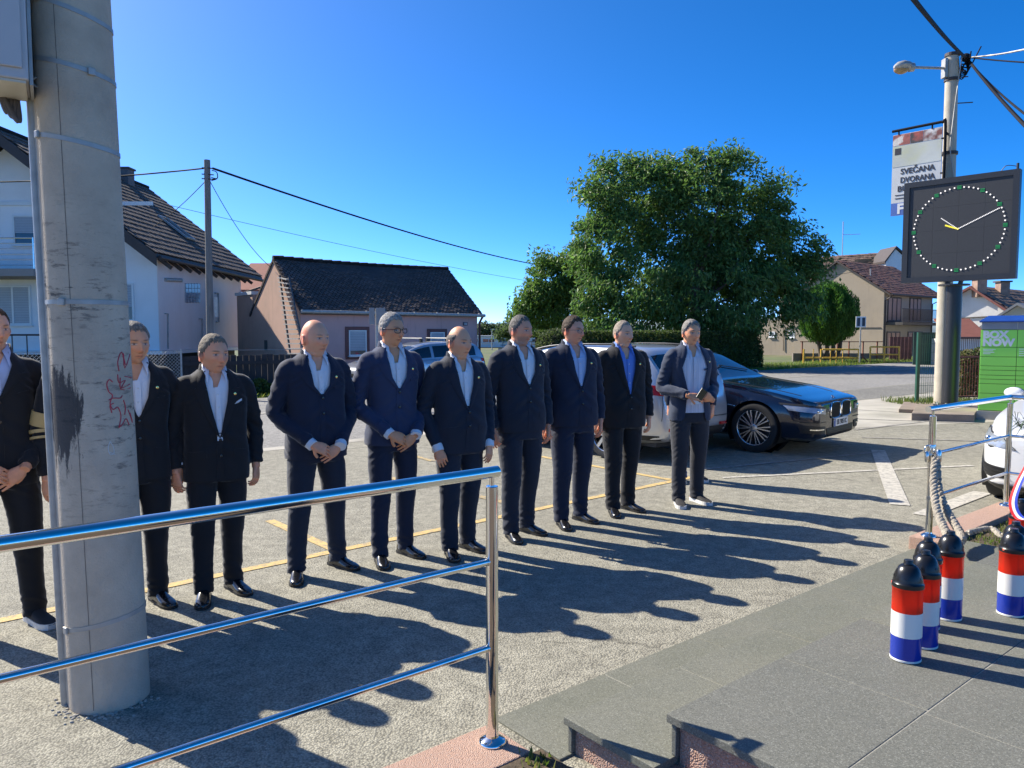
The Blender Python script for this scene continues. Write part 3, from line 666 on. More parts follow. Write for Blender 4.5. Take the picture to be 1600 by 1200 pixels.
for k in range(11): # rafter tails under the eave
    y = 24.3+k*.75; obj('rafter_tail', M().bar((XR, y, ZE-.02), (XR+.42, y, ZE-.02-sl*.42+.25*0), .09, .11), m_dkwood, wh)
xe = XC+4.9; ze = 7.72-sl*4.9
gt = obj('gutter', M().tube([(xe+.05,RY0+.1,ze+.05),(xe+.05,RY1,ze+.0)], .065, 8), m_dkwood, wh, smooth=60)
obj('downpipe', M().tube([(xe+.05,RY1-.1,ze),(xe-.02,RY1-.1,ze-.25),(XR+.1,Y1-.2,ze-.65),(XR+.1,Y1-.15,ze-.9)], .045, 8), m_dkwood, gt, smooth=60)
ch = M().box((XC+.25, 30.9, 7.75), (.5,.5,.8)); obj('chimney', ch, mat('chimney_render', (.16,.14,.14), .9), wh)
obj('chimney_cap', M().box((XC+.25,30.9,8.18), (.6,.6,.07)), m_conc2, wh)
nr = Vector((sl,0,1)).normalized(); cpl = nr.dot(Vector((XC,0,7.95)))
pa, pb, pc = onpl(256,345,nr,cpl), onpl(291,374,nr,cpl), None
du = Vector((1,0,-sl)).normalized()
w0 = onpl(258,347,nr,cpl); ln = .98
window(wh, w0+du*ln-Vector((0,.0,0)), (0,1,0), -du, nr, .78, 1.35, mf=m_galv, bars=0, deep=.07, sill=False)
cpn = 0
for i in range(4):
    for j in range(5):
        p = onX(289+j*4.7, 473-i*7.6, XR+.024); p2 = onX(289+(j+1)*4.7-.5, 473-(i+1)*7.6+.7, XR+.024)
        obj('glass_block', M().box(((XR+.035), (p.y+p2.y)/2, (p.z+p2.z)/2), (.03, abs(p2.y-p.y), abs(p2.z-p.z))), mat('glass_block_glass', (.22,.25,.28), .15, spec=.8), wh, bevel=.01)
p = onX(258,437,XR+.05); p2 = onX(283,438,XR+.05); lp = obj('wall_lamp', M().tube([p, p2], .06, 10), m_galv, wh, smooth=60); obj('lamp_cap', M().tube([p2, p2+Vector((0,.08,0))], .07, 10), m_pvc, lp)
for u, v0, v1 in ((263,490,545),(316,498,542)):
    obj('wall_pipe', M().tube([onX(u-5,v0,XR+.05), onX(u,v0,XR+.05), onX(u,v1,XR+.05)], .022, 6), m_galv, wh)
obj('wall_pipe', M().tube([onX(336,458,XR+.05), onX(341,458,XR+.05), onX(342,503,XR+.05), onX(338,503,XR+.05)], .03, 6), m_galv, wh)
def fwin(u0, v0, u1, v1, sh, bars=0, Y=24.2):
    a = at(u0, v1, Y); b = at(u1, v0, Y); window(wh, (a.x, Y, a.z), (1,0,0), (0,0,1), (0,-1,0), b.x-a.x, b.z-a.z, shutter=sh, bars=bars)
fwin(22,336,58,383,.6); fwin(-60,336,-18,383,.6); fwin(-6,446,48,508,.97,1); fwin(-90,446,-40,508,.97,1); fwin(193,442,209,502,.62)
bz = at(20,421,22.9).z; bl = obj('balcony', M().box((-17.35,23.45,bz-.1), (6.4,1.5,.22)), stucco('balcony_edge', (.30,.26,.24), (.25,.22,.2)), wh)
for k in range(6): obj('balcony_rail', M().tube([(-20.5,22.8,bz+.12+.16*k),(-14.2,22.8,bz+.12+.16*k)], .022 if k == 5 else .012, 6), m_steel2, bl)
for k in range(6): obj('balcony_post', M().tube([(-20.5+k*1.26,22.8,bz),(-20.5+k*1.26,22.8,bz+.93)], .022, 6), m_steel2, bl)
obj('string_course', M().box(((XR+XL)/2, 24.17, at(20,318,24.17).z), (8.9,.05,.12)), m_pvc, wh)
stp = obj('entrance_stair', M().box((-14.6,22.6,.25), (3.0,1.9,.8)), MATS['dark_plinth'], wh)
for k in range(7): obj('baluster', M().tube([(-15.9+k*.42,21.7,.65),(-15.9+k*.42,21.7,1.6)], .018, 6), m_dkwood, stp)
obj('handrail', M().tube([(-16.0,21.7,1.6),(-13.2,21.7,1.6)], .03, 6), m_dkwood, stp)
# ---- fences along the far side of the road
m_fence = mat('dark_fence_board', (.035,.03,.03), .8, var=.3)
fb = thing('board_fence', 'low dark board fence below the white house behind the third man', 'fence', EN(6.2,-20.6,-.16))
for k in range(22):
    e = 5.75+k*.17; q = M(); enbox(q, e, e+.155, -20.65, -20.62, -.16, 1.05+random.uniform(-.02,.02)); obj('board', q, m_fence, fb)
q = M(); enbox(q, 5.7, 9.5, -20.61, -20.56, .8, .9); enbox(q, 5.7, 9.5, -20.61, -20.56, .1, .2); obj('fence_rail', q, m_fence, fb)
cl = thing('chain_link_fence', 'chain link fence with thin top wire at the road edge below the white house', 'fence', EN(2,-20.1,-.16)); q = M()
e0, e1, z0, z1 = 1.2, 5.7, -.1, 1.2; s = .085
for k in range(int((e1-e0+z1-z0)/s)):
    for sg in (1, -1):
        a = e0+k*s; pts = []
        if sg > 0: x0, y0, x1, y1 = a-(z1-z0), z0, a, z1
        else: x0, y0, x1, y1 = a, z0, a-(z1-z0), z1
        # clip to the panel
        d = (x1-x0); 
        t0, t1 = 0., 1.
        for lim, up in ((e0, 0), (e1, 1)):
            t = (lim-x0)/d
            if (d > 0) == (up == 0): t0 = max(t0, t)
            else: t1 = min(t1, t)
        if t1 > t0+.02: q.bar(EN(x0+d*t0,-20.1+.003*sg,y0+(y1-y0)*t0), EN(x0+d*t1,-20.1+.003*sg,y0+(y1-y0)*t1), .007)
obj('wire_mesh', q, m_galv, cl, kind='stuff')
for e in (1.2,3.4,5.7,9.6): obj('post', M().tube([EN(e,-20.1,-.16), EN(e,-20.1,1.24)], .025, 8), m_galv, cl)
obj('top_wire', M().tube([EN(1.2,-20.1,1.22), EN(9.6,-20.1,1.2)], .006, 5), m_galv, cl)
# ---- pink cottage
pk = thing('pink_cottage', 'small old pink cottage with a sagging dark tiled roof across the road', 'house', EN(10.35,-23.4,-.16))
m_pink = stucco('pink_render', (.60,.36,.33), (.53,.33,.30), dirt=(.25,.16,.15), grime=.5, sc=.5); m_gab = stucco('bare_gable_render', (.55,.35,.26), (.47,.31,.23), dirt=(.25,.18,.14), grime=.5, sc=.6)
PE0, PE1, PN0, PN1, PZ, PR = 10.35, 17.45, -23.4, -27.5, 2.45, 4.18; PM = (PN0+PN1)/2
q = M(); A = [EN(PE0,PN0,-.16), EN(PE0,PN0,PZ), EN(PE0,PM,PR-.08), EN(PE0,PN1,PZ), EN(PE0,PN1,-.16)]
q.extr(A, EV*(PE1-PE0)); obj('wall', q, m_pink, pk)
obj('gable_wall', M().extr([Vector(p)-EV*.006 for p in A], EV*-.03), m_gab, pk)
for n0, nm in ((PN0+.22, 1), (PN1-.22, 2)):
    ez = PZ-.10; q = M(); P = [EN(PE0-.07,n0,ez), EN(PE1+.1,n0,ez), EN(PE1+.1,PM,PR), EN(PE0-.07,PM,PR)]
    q.add(P+[Vector(p)-Vector((0,0,.1)) for p in P], [(0,1,2,3),(7,6,5,4),(0,4,5,1),(1,5,6,2),(2,6,7,3),(3,7,4,0)]); rf = obj('roof', q, m_dkwood, pk)
    tiles('roof_tiles', *[Vector(P[i])+Vector((0,0,.015)) for i in (0,1,3,2)], 10/100, .15, t_old, rf, .014, .012, sag=.05)
q = M()
for k in range(20):
    e = PE0-.05+k*.36; sgz = -.05*math.sin(math.pi*k/20); q.tube([EN(e,PM,PR+.03+sgz), EN(e+.37,PM,PR+.05+sgz)], .085, 8)
obj('ridge_tiles', q, t_old, pk, kind='stuff')
gt = obj('gutter', M().tube([EN(PE0-.1,PN0+.28,PZ-.11), EN(PE1+.15,PN0+.28,PZ-.14)], .06, 10), m_galv, pk, smooth=50)
for k in range(8): obj('gutter_joint', M().tube([EN(PE0+.3+k*.95,PN0+.28,PZ-.112), EN(PE0+.34+k*.95,PN0+.28,PZ-.112)], .068, 10), m_galv, gt, smooth=50)
obj('downpipe', M().tube([EN(PE1+.08,PN0+.28,PZ-.14), EN(PE1+.06,PN0+.06,PZ-.4), EN(PE1+.06,PN0+.06,0)], .045, 8), mat('brown_pipe', (.12,.05,.045), .5), gt, smooth=50)
m_mar = mat('maroon_frame', (.13,.035,.03), .5)
def cwin(u0, v0, u1, v1):
    a = onN(u0, v1, PN0+.02); b = onN(u1, v0, PN0+.02); w = (b-a).dot(EV); return window(pk, (a.x,a.y,a.z), EV, (0,0,1), NV, w, b.z-a.z, mf=m_pvc, shutter=.8, bars=0, surround=m_mar, frame_w=.04, deep=.04)
cwin(545,516,572,556); cwin(672,519,694,552)
a = onN(727,506,PN0+.02); obj('house_number_plate', M().box((a.x,a.y,a.z), (.2,.02,.13), ROTE), mat('number_plate_blue', (.03,.03,.06), .4), pk)
o = obj('house_number', text_mesh('133', .1, .004, .003), m_pvc, pk, world=False); o.matrix_local = WM[pk].inverted() @ frame(a+NV*.014+Vector((0,0,-.035)), EV, (0,0,1))
q = M(); enbox(q, PE0-.02, PE0+2.5, PN1-.01, PN1-1.6, -.16, 3.05); obj('annex', q, m_gab, pk)
q = M(); enbox(q, PE0-.06, PE0+2.6, PN1+.0, PN1-1.7, 3.052, 3.17); obj('annex_cap', q, m_pvc, pk)
q = M(); enbox(q, PE0-.05, PE0-.02, PN1+1.1, PN1+1.35, 1.05, 1.4); obj('vent_hole', q, m_conc2, pk)
la = thing('wooden_ladder', 'grey wooden ladder leaning on the gable of the pink cottage', 'ladder', EN(10.2,-23.7,-.16))
m_ow = mat('old_grey_wood', (.36,.34,.31), .85, var=.25, vs=9)
LA = [onE(437,431,10.27), onE(451,434,10.27)]; LB = [onE(451,535,10.0), onE(472,535,10.0)]
for k in (0, 1): obj('rail', M().bar(LA[k], LB[k]+(LB[k]-LA[k])*.35, .05, .09), mat('dark_ladder_rail', (.08,.085,.09), .7), la)
for k in range(18):
    t = .03+k*1.27/18; obj('rung', M().bar(LA[0].lerp(LB[0], t)+Vector((-.04,-.03,0)), LA[1].lerp(LB[1], t)+Vector((-.04,-.03,0)), .09, .035), m_ow, la)
# ---- yellow house between white house and cottage
yh = thing('yellow_house', 'ochre house with balcony half hidden between white house and pink cottage', 'house', at(395,560,40)); 
a = at(372,560,38); b = at(418,560,38); zt = at(380,457,38).z
obj('wall', M().box(((a.x+b.x)/2, 41, (zt-.16)/2), (b.x-a.x, 6, zt+.16)), stucco('ochre_render', (.46,.33,.14), (.4,.29,.13)), yh)
q = M(); q.extr([(a.x-.3,37.6,zt),(b.x+.3,37.6,zt),(b.x+.3,41,zt+1.6),(a.x-.3,41,zt+1.6)], (0,.05,.12)); obj('roof', q, mat('red_roof_sheet', (.25,.09,.06), .8), yh)
p = at(377,495,37.97); window(yh, (p.x,37.98,p.z), (1,0,0), (0,0,1), (0,-1,0), .4, at(377,470,38).z-p.z, bars=0)
zb = at(390,527,37.3).z; bl = obj('balcony', M().box(((a.x+b.x)/2,37.6,zb), (b.x-a.x,.8,.16)), m_conc2, yh)
for k in range(3): obj('balcony_rail', M().tube([(a.x,37.2,zb+.35+.32*k),(b.x,37.2,zb+.35+.32*k)], .02, 6), m_dkwood, bl)
# ---- low rusty wall right of the cottage, pale trailer far off
rw = thing('brick_wall', 'low rusty brown wall with a railing, right of the pink cottage', 'wall', EN(17.7,-22.2,-.16))
for k in range(6): q = M(); enbox(q, 17.6+k*.52, 18.1+k*.52, -22.2, -22.1, -.16, 1.02); obj('panel', q, mat('rusty_panel', (.16,.06,.05), .8, var=.3), rw)
q = M(); enbox(q, 17.55, 20.7, -22.24, -22.06, 1.022, 1.09); obj('coping', q, mat('coping_stone', (.34,.30,.24), .9), rw)
for k in range(2): obj('railing_bar', M().tube([EN(17.6,-22.15,1.2+.12*k), EN(20.7,-22.15,1.2+.12*k)], .018, 6), m_galv, rw)
for k in range(5): obj('railing_post', M().tube([EN(17.7+k*.7,-22.15,1.09), EN(17.7+k*.7,-22.15,1.33)], .018, 6), m_galv, rw)
tr = thing('flat_building', 'long white low building far beyond the field, right of the cottage', 'building', (-3.5,95,-.16))
obj('wall', M().box((-1.0,96,.55), (11,6,1.3)), m_pvc, tr); obj('roof', M().box((-1.0,96,1.26), (11.4,6.4,.12)), mat('pale_roof', (.55,.56,.55), .6), tr)
for k in range(5): window(tr, (-5.6+k*2.0,92.98,.45), (1,0,0), (0,0,1), (0,-1,0), 1.5, .5, bars=1)
lp = thing('field_lamp', 'thin lamp post far off between cottage and trees', 'lamp post', (-2.1,80,-.16)); obj('post', M().tube([(-2.1,80,-.16),(-2.1,80,2.0)], .06, 8), m_galv, lp); obj('lamp_head', M().box((-1.9,80,2.03), (.7,.3,.12)), m_galv, lp)
# ---- brown house on the right
bh = thing('brown_house', 'unpainted brown two-storey house with red roof and balcony behind the clipped evergreen', 'house', EN(55.5,-25.6,-.16))
m_br = stucco('bare_brown_render', (.37,.30,.215), (.31,.255,.19), dirt=(.14,.12,.1), grime=.35, sc=.25); m_br2 = stucco('grey_front_render', (.30,.27,.23), (.26,.23,.2), dirt=(.15,.13,.11), grime=.3, sc=.3)
BE0, BE1, BN0, BN1, BZ, BR = 55.5, 63.6, -25.6, -32.6, 4.7, 7.0; BM = (BN0+BN1)/2
A = [EN(BE0,BN0,-.16), EN(BE0,BN0,BZ), EN(BE0,BM,BR-.1), EN(BE0,BN1,BZ), EN(BE0,BN1,-.16)]
q = M(); q.extr(A, EV*(BE1-BE0)); obj('wall', q, m_br, bh)
q = M(); enbox(q, BE0+.02, BE1-.01, BN0+.005, BN0+.03, -.16, BZ-.06); obj('front_wall', q, m_br2, bh)
for n0 in (BN0+.55, BN1-.5):
    ez = BZ-.28; P = [EN(BE0-.25,n0,ez), EN(BE1+.9,n0,ez), EN(BE1+.9-1.6*0,BM,BR+.05), EN(BE0-.25,BM,BR+.05)]
    q = M(); q.add(P+[Vector(p)-Vector((0,0,.12)) for p in P], [(0,1,2,3),(7,6,5,4),(0,4,5,1),(1,5,6,2),(2,6,7,3),(3,7,4,0)]); rf = obj('roof', q, m_dkwood, bh)
    tiles('roof_tiles', *[Vector(P[i])+Vector((0,0,.02)) for i in (0,1,3,2)], .3, .3, t_red, rf, .02, .03)
obj('gutter', M().tube([EN(BE0-.2,BN0+.62,BZ-.3), EN(BE1+.9,BN0+.62,BZ-.33)], .07, 8), m_dkwood, bh)
obj('downpipe', M().tube([EN(BE0+.1,BN0+.6,BZ-.35), EN(BE0+.1,BN0+.08,BZ-.7), EN(BE0+.1,BN0+.08,0)], .05, 6), m_dkwood, bh); obj('downpipe', M().tube([EN(BE1+.8,BN0+.6,BZ-.35), EN(BE1-.1,BN0+.08,BZ-.8), EN(BE1-.1,BN0+.08,0)], .05, 6), m_dkwood, bh)
m_brsh = mat('rose_shutter', (.33,.22,.18), .7)
def bwin(u0, v0, u1, v1):
    a = onN(u0, v1, BN0+.04); b = onN(u1, v0, BN0+.04); w = (b-a).dot(EV); fr = window(bh, a, EV, (0,0,1), NV, w, b.z-a.z, mf=m_dkwood, bars=2, frame_w=.09)
    for k in range(3): P = a+EV*(w*k/3+.1)+Vector((0,0,.1)); obj('shutter', M().extr([P, P+EV*(w/3-.18), P+EV*(w/3-.18)+Vector((0,0,b.z-a.z-.2)), P+Vector((0,0,b.z-a.z-.2))], NV*.03), m_brsh, fr)
bwin(1386,465,1408,502); bwin(1420,466,1439,502); bwin(1384,518,1406,556); bwin(1417,518,1441,556)
zb = onN(1400,503,BN0+1.2).z; bl = obj('balcony', (lambda q: enbox(q, BE0+.25, BE1+1.0, BN0+.03, BN0+1.25, zb-.2, zb))(M()), m_conc2, bh)
for k in range(64): e = BE0+.3+k*.134; obj('baluster', M().bar(EN(e,BN0+1.2,zb), EN(e,BN0+1.2,zb+.95), .022), m_dkwood, bl)
for z in (.08,.95): obj('balcony_rail', M().bar(EN(BE0+.28,BN0+1.2,zb+z), EN(BE1+.98,BN0+1.2,zb+z), .05), m_dkwood, bl)
q = M(); enbox(q, BE0+.04, BE0+4, BN1-.01, BN1-5.5, -.16, 2.75); obj('annex', q, m_br, bh)
q = M(); enbox(q, BE0+.0, BE0+4.1, BN1-.0, BN1-5.6, 2.752, 2.86); obj('annex_cap', q, m_pvc, bh)
for u0, v0, u1, v1 in ((1202,518,1211,527),(1232,517,1242,528)):
    a = onE(u1, v1, BE0+.03); b = onE(u0, v0, BE0+.03); window(bh, b*1+Vector((0,0,a.z-b.z)), NV, (0,0,1), -EV, (a-b).dot(NV), b.z-a.z, bars=0, frame_w=.09)
for u, v in ((1295,420),(1303,418)): a = onE(u, v, BE0-.0); obj('vent_hole', M().box(a, (.3,.3,.3), ROTE), m_conc2, bh)
obj('wall_pipe', M().tube([onE(1224,548,BE0-.02), onE(1224,512,BE0-.02), onE(1376,512,BE0-.02)], .035, 6), m_conc2, bh)
P = onE(1316,400,BE0+1.2); an = obj('antenna_mast', M().tube([P, P+Vector((0,0,2.6))], .035, 6), m_galv, bh); obj('antenna_bar', M().tube([P+Vector((0,0,1.6)), P+Vector((1.2,-.3,1.62))], .02, 5), m_galv, an); obj('vent_pipe', M().tube([onpl(1360,420,(0,1,0),57), onpl(1360,455,(0,1,0),57)], .05, 6), m_galv, bh)
# house behind it
hb2 = thing('rear_house', 'house with a tan tiled roof and pale dormer behind the brown house', 'house', (32,78,-.16))
a, b = at(1262,418,74), at(1425,425,74); zr = at(1390,393,78).z
obj('wall', M().box(((a.x+b.x)/2,79,3), (b.x-a.x-1,8,6.5)), m_br2, hb2)
P = [(a.x,74,a.z-1.5),(b.x,74,a.z-1.5),(b.x,79,zr),(a.x,79,zr-.7)]; q = M(); q.add(P+[Vector(p)+Vector((0,.2,-.2)) for p in P], [(0,1,2,3),(7,6,5,4),(0,4,5,1),(1,5,6,2),(2,6,7,3),(3,7,4,0)]); rf = obj('roof', q, t_tan, hb2)
tiles('roof_tiles', P[0], P[1], P[3], P[2], .4, .4, t_tan, rf, .03, .05)
d0 = at(1380,420,75.5); dm = obj('dormer', M().extr([(d0.x,75,d0.z-.6),(d0.x+2.4,75,d0.z-.6),(d0.x+2.4,75,d0.z+.5),(d0.x+.9,75,d0.z+1.9),(d0.x,75,d0.z+.6)], (0,3,0)), m_pvc, hb2)
obj('dormer_roof', M().extr([(d0.x-.2,74.8,d0.z+.5),(d0.x+.9,74.8,d0.z+1.95),(d0.x+2.8,74.8,d0.z+.4),(d0.x+2.8,74.8,d0.z+.6),(d0.x+.9,74.8,d0.z+2.15),(d0.x-.2,74.8,d0.z+.7)], (0,3.3,0)), m_dkwood, dm)
# ---- white house far right
wr = thing('white_gabled_house', 'white gabled house with two chimneys behind the green parcel locker', 'house', EN(53,-11,-.16))
WE = 53.; pl, pp, pr = onE(1478,470,WE), onE(1519,450,WE), onE(1585,492,WE)
m_wr = stucco('offwhite_render', (.66,.64,.6), (.6,.58,.54), grime=.1)
nn = lambda p: float(np.dot((p.x,p.y),N2))
A = [EN(WE,nn(pl),-.16), EN(WE,nn(pl),pl.z), EN(WE,nn(pp),pp.z), EN(WE,nn(pr),pr.z), EN(WE,nn(pr),-.16)]
obj('wall', M().extr(A, EV*9), m_wr, wr)
for q0 in (pl, pr):
    s = 1 if q0 is pr else -1; P = [EN(WE-.4,nn(q0)+.4*s,q0.z-.2), EN(WE+9.4,nn(q0)+.4*s,q0.z-.2), EN(WE+9.4,nn(pp),pp.z+.12), EN(WE-.4,nn(pp),pp.z+.12)]
    q = M(); q.add(P+[Vector(p)-Vector((0,0,.15)) for p in P], [(0,1,2,3),(7,6,5,4),(0,4,5,1),(1,5,6,2),(2,6,7,3),(3,7,4,0)]); rf = obj('roof', q, mat('red_verge', (.22,.08,.06), .8), wr)
    tiles('roof_tiles', *[Vector(P[i])+Vector((0,0,.02))+EV*(.25 if i in (0,3) else 0) for i in (0,1,3,2)], .35, .35, t_tan, rf, .02, .03)
for u, v in ((1530,445),(1566,449)):
    p = at(u, v+8, 47+ (3 if u > 1550 else 1)); c = obj('chimney', M().box((p.x,p.y,p.z+.1), (.6,.6,1.1)), mat('brick_chimney', (.3,.2,.15), .9, var=.3), wr); obj('chimney_cap', M().box((p.x,p.y,p.z+.7), (.8,.8,.1)), m_conc2, wr)
obj('downpipe', M().tube([onE(1502,524,WE-.05), onE(1502,497,WE-.05), onE(1560,494,WE-.05)], .04, 6), m_conc2, wr)
ca = thing('cream_shed', 'cream gabled outbuilding in front of the white house, above the locker roof', 'shed', EN(47,-7.6,-.16)); SE = 47.
pl, pp, pr = onE(1530,515,SE), onE(1592,476,SE), onE(1660,505,SE); A = [EN(SE,nn(pl),-.16), EN(SE,nn(pl),pl.z), EN(SE,nn(pp),pp.z), EN(SE,nn(pr),pr.z), EN(SE,nn(pr),-.16)]
obj('wall', M().extr(A, EV*5), stucco('cream_render', (.62,.58,.42), (.56,.52,.38), grime=.1), ca)
for q0 in (pl, pr):
    s = 1 if q0 is pr else -1; P = [EN(SE-.3,nn(q0)+.3*s,q0.z-.12), EN(SE+5.3,nn(q0)+.3*s,q0.z-.12), EN(SE+5.3,nn(pp),pp.z+.1), EN(SE-.3,nn(pp),pp.z+.1)]
    q = M(); q.add(P+[Vector(p)-Vector((0,0,.14)) for p in P], [(0,1,2,3),(7,6,5,4),(0,4,5,1),(1,5,6,2),(2,6,7,3),(3,7,4,0)]); obj('roof', q, mat('slate_grey_roof', (.16,.17,.18), .7), ca)
# small red-roofed sheds and white wall between clock post and locker
ws = thing('white_outbuilding', 'low white outbuilding with a red tiled roof seen between clock post and locker', 'shed', at(1512,560,38)); a, b = at(1489,560,38), at(1535,560,38)
obj('wall', M().box(((a.x+b.x)/2, 39.5, .6), (b.x-a.x, 3, 1.52)), m_wr, ws); q = M(); q.extr([(a.x-.2,37.7,1.36),(b.x+.2,37.7,1.36),(b.x+.2,39.5,2.3),(a.x-.2,39.5,2.3)], (0,.05,.1)); obj('roof', q, MATS['red_roof_sheet'], ws)
# ------------------------------------------------------------------ vegetation
def leaves(name, C, D, size, cols, parent, wid=.4, var=.35):
    """rhombic leaves: C centres, D growth directions, real geometry"""
    C = np.array(C, float); D = np.array(D, float); n = len(C)
    D /= np.linalg.norm(D, axis=1)[:,None]+1e-9; s = size*RNG.uniform(.6,1.3,n)
    A = RNG.normal(size=(n,3)); S = np.cross(D, A); S /= np.linalg.norm(S, axis=1)[:,None]+1e-9; U = np.cross(S, D)
    L = (D*s[:,None]); W = S*(s*wid*.5)[:,None]
    V = np.stack([C-L*.5, C-W+U*(s*.12)[:,None], C+L*.5, C+W+U*(s*.12)[:,None]], 1).reshape(-1,3)
    i = np.arange(n)*4; F = np.concatenate([np.stack([i,i+1,i+2],1), np.stack([i,i+2,i+3],1)])
    me = bpy.data.meshes.new(name); me.from_pydata(V.tolist(), [], F.tolist())
    c = np.array(cols)[RNG.integers(0, len(cols), n)]*RNG.uniform(1-var,1+var,(n,1)); vcol(me, np.repeat(c, 4, 0))
    return obj(name, me, leaf_mat(), parent, kind='stuff')
m_bark = mat('bark', (.10,.08,.06), .9, var=.35, vs=6, bump=.8, bs=18, stretch=(1,1,.3))
def tree(name, label, base, lobes, Y, nclump, nleaf, lsize, cols, depth=1., trunk_r=.25, cat='tree', droop=.5, spread=.5, limbs=9, dark=None):
    t = thing(name, label, cat, base); B = Vector(base); s = Y/1190.
    L = [(at(u, v, Y+dy), r*s) for u, v, r, dy in [(q+(0,))[:4] for q in lobes]]
    tot = sum(r**2 for _, r in L); C = []; D = []; ends = []
    mid = sum((c*r for c, r in L), Vector())/sum(r for _, r in L)
    for c, r in L:
        for _ in range(int(nclump*r*r/tot)+1):
            d = Vector(RNG.normal(size=3)).normalized(); k = RNG.uniform(.45,1.)**.5
            p = c+Vector((d.x*r, d.y*r*depth, d.z*r))*k; ends.append(p)
            cr = spread*RNG.uniform(.55,1.2)
            for _ in range(nleaf):
                q = Vector(np.clip(RNG.normal(size=3),-1.7,1.7))*cr*.5; q.z *= .7; C.append(p+q)
                o = (p-mid).normalized(); D.append(o*.5+Vector(RNG.normal(size=3))*.6+Vector((0,0,-droop)))
    leaves('crown', C, D, lsize, cols, t)
    zc = mid.z; q = M(); q.tube([B, B.lerp(mid, .25)+Vector((.05,0,0)), B.lerp(mid, .6), mid+Vector((0,0,.4))], [trunk_r*1.25, trunk_r, trunk_r*.7, trunk_r*.35], 12); obj('trunk', q, m_bark, t, smooth=60)
    for e in random.sample(ends, min(limbs, len(ends))):
        a = B.lerp(mid, random.uniform(.35,.8)); obj('limb', M().tube(catmull([a, a.lerp(e, .5)+Vector((0,0,-.25)), e], 4), list(np.linspace(trunk_r*.35, .015, 9)), 7), m_bark, t, smooth=60)
    return t
WAL = [(.08,.155,.040),(.095,.18,.048),(.062,.125,.036),(.125,.215,.055),(.115,.17,.048)]
tree('walnut_tree', 'tallest dense walnut tree rising behind the hedge', at(1085,560,38), [(1000,318,74,1),(1088,308,62),(1160,325,64,.5),(955,315,40,-.5),(1060,390,104,2),(1155,405,98,2),(1228,420,44,1),(945,388,45,-1),(1100,470,82,-1),(1195,465,56,0),(1000,465,72,-1.5),(1262,402,20),(1110,262,20),(1060,268,22,.5),(1010,268,20),(1208,305,20),(926,292,15),(918,352,16),(960,268,18),(1255,455,22),(930,470,40,-2),(960,505,36,-3),(1150,262,18),(912,302,10),(985,250,13),(1038,254,13),(1085,247,13),(1130,246,12),(1175,258,11),(1216,288,11),(1196,338,14),(1240,352,14),(1272,388,12),(1284,404,9),(1282,440,11),(1268,484,12),(1222,502,15),(1180,512,14),(905,420,12),(935,258,9),(1222,330,8)], 38, 520, 165, .25, WAL, depth=.95, trunk_r=.32, spread=.85, limbs=16)
tree('walnut_tree', 'smaller loose tree just left of the tall walnut', at(868,555,44), [(862,445,38),(895,425,30),(835,480,28),(880,490,42),(912,408,22),(850,410,14),(898,395,14),(820,495,18),(925,420,16)], 44, 150, 110, .26, [(.085,.16,.04),(.105,.19,.048),(.13,.21,.055)], trunk_r=.16, spread=.8, limbs=8)
tree('field_bush', 'small pale tree far off right of the pink cottage', at(800,535,62), [(800,510,16),(812,498,14),(786,518,12),(822,512,14)], 62, 40, 70, .3, [(.09,.13,.05),(.07,.11,.04)], trunk_r=.1, spread=.7, limbs=4)
tree('field_bush', 'row of low bushes far behind the white low building', at(765,530,130), [(748,517,9),(758,514,9),(768,516,8),(778,517,9),(790,516,9),(802,518,8)], 130, 90, 50, .5, [(.09,.13,.06),(.08,.12,.05)], trunk_r=.1, spread=1., limbs=3)
# clipped hedge
hg = thing('hedge', 'long clipped dark hedge behind the parked cars, below the walnut tree', 'hedge', EN(25,-21,-.16)); HE0, HE1, HN0, HN1, HZ = 18.9, 32.3, -20.5, -22.2, 1.72
q = M(); enbox(q, HE0+.25, HE1-.6, HN0-.22, HN1+.2, -.16, HZ-.2); obj('shade_core', q, mat('hedge_core', (.018,.022,.012), .95), hg)  # solid dark box, its colour standing in for shade inside the hedge
C = []; D = []
for _ in range(34000):
    e = random.uniform(HE0, HE1); f = random.random(); wob = .07*noise.noise((e*1.3, 2, 0)); end = 1-max(0,(e-HE1+.7)/.7)**2*.5
    if f < .62: n, z, d = HN0-random.random()**2*.25+wob, random.uniform(-.1, HZ*end), NV
    elif f < .95: n, z, d = random.uniform(HN1,HN0), HZ*end-random.random()**2*.2+wob, Vector((0,0,1))
    else: e, n, z, d = HE1-random.random()*.3, random.uniform(HN1,HN0), random.uniform(-.1,HZ*.6), EV
    C.append(Vector(EN(e,n,z))); D.append(d*.6+Vector(RNG.normal(size=3))*.8)
leaves('foliage', C, D, .11, [(.06,.095,.024),(.08,.115,.028),(.05,.075,.02)], hg, wid=.6)
def bush(name, label, cat, px, Y, lobes, n, size, cols, core=True):
    t = thing(name, label, cat, at(*px, Y)); s = Y/1190; C = []; D = []
    tot = sum(l[2]*l[3] for l in lobes)
    for u, v, rx, ry in lobes:
        c = at(u, v, Y)
        if core: obj('shade_core', M().ball(c, (rx*s*.75, rx*s*.75, ry*s*.75), 12, 8), MATS['hedge_core'], t)  # dark ball painted as the shaded inside of the shrub
        for _ in range(int(n*rx*ry/tot)):
            d = Vector(RNG.normal(size=3)).normalized(); k = 1-.28*random.random()**1.5+.06*noise.noise(d*4); C.append(c+Vector((d.x*rx*s, d.y*rx*s, d.z*ry*s))*k); D.append(d*.5+Vector(RNG.normal(size=3))*.6)
    leaves('foliage', C, D, size, cols, t, wid=.55); return t
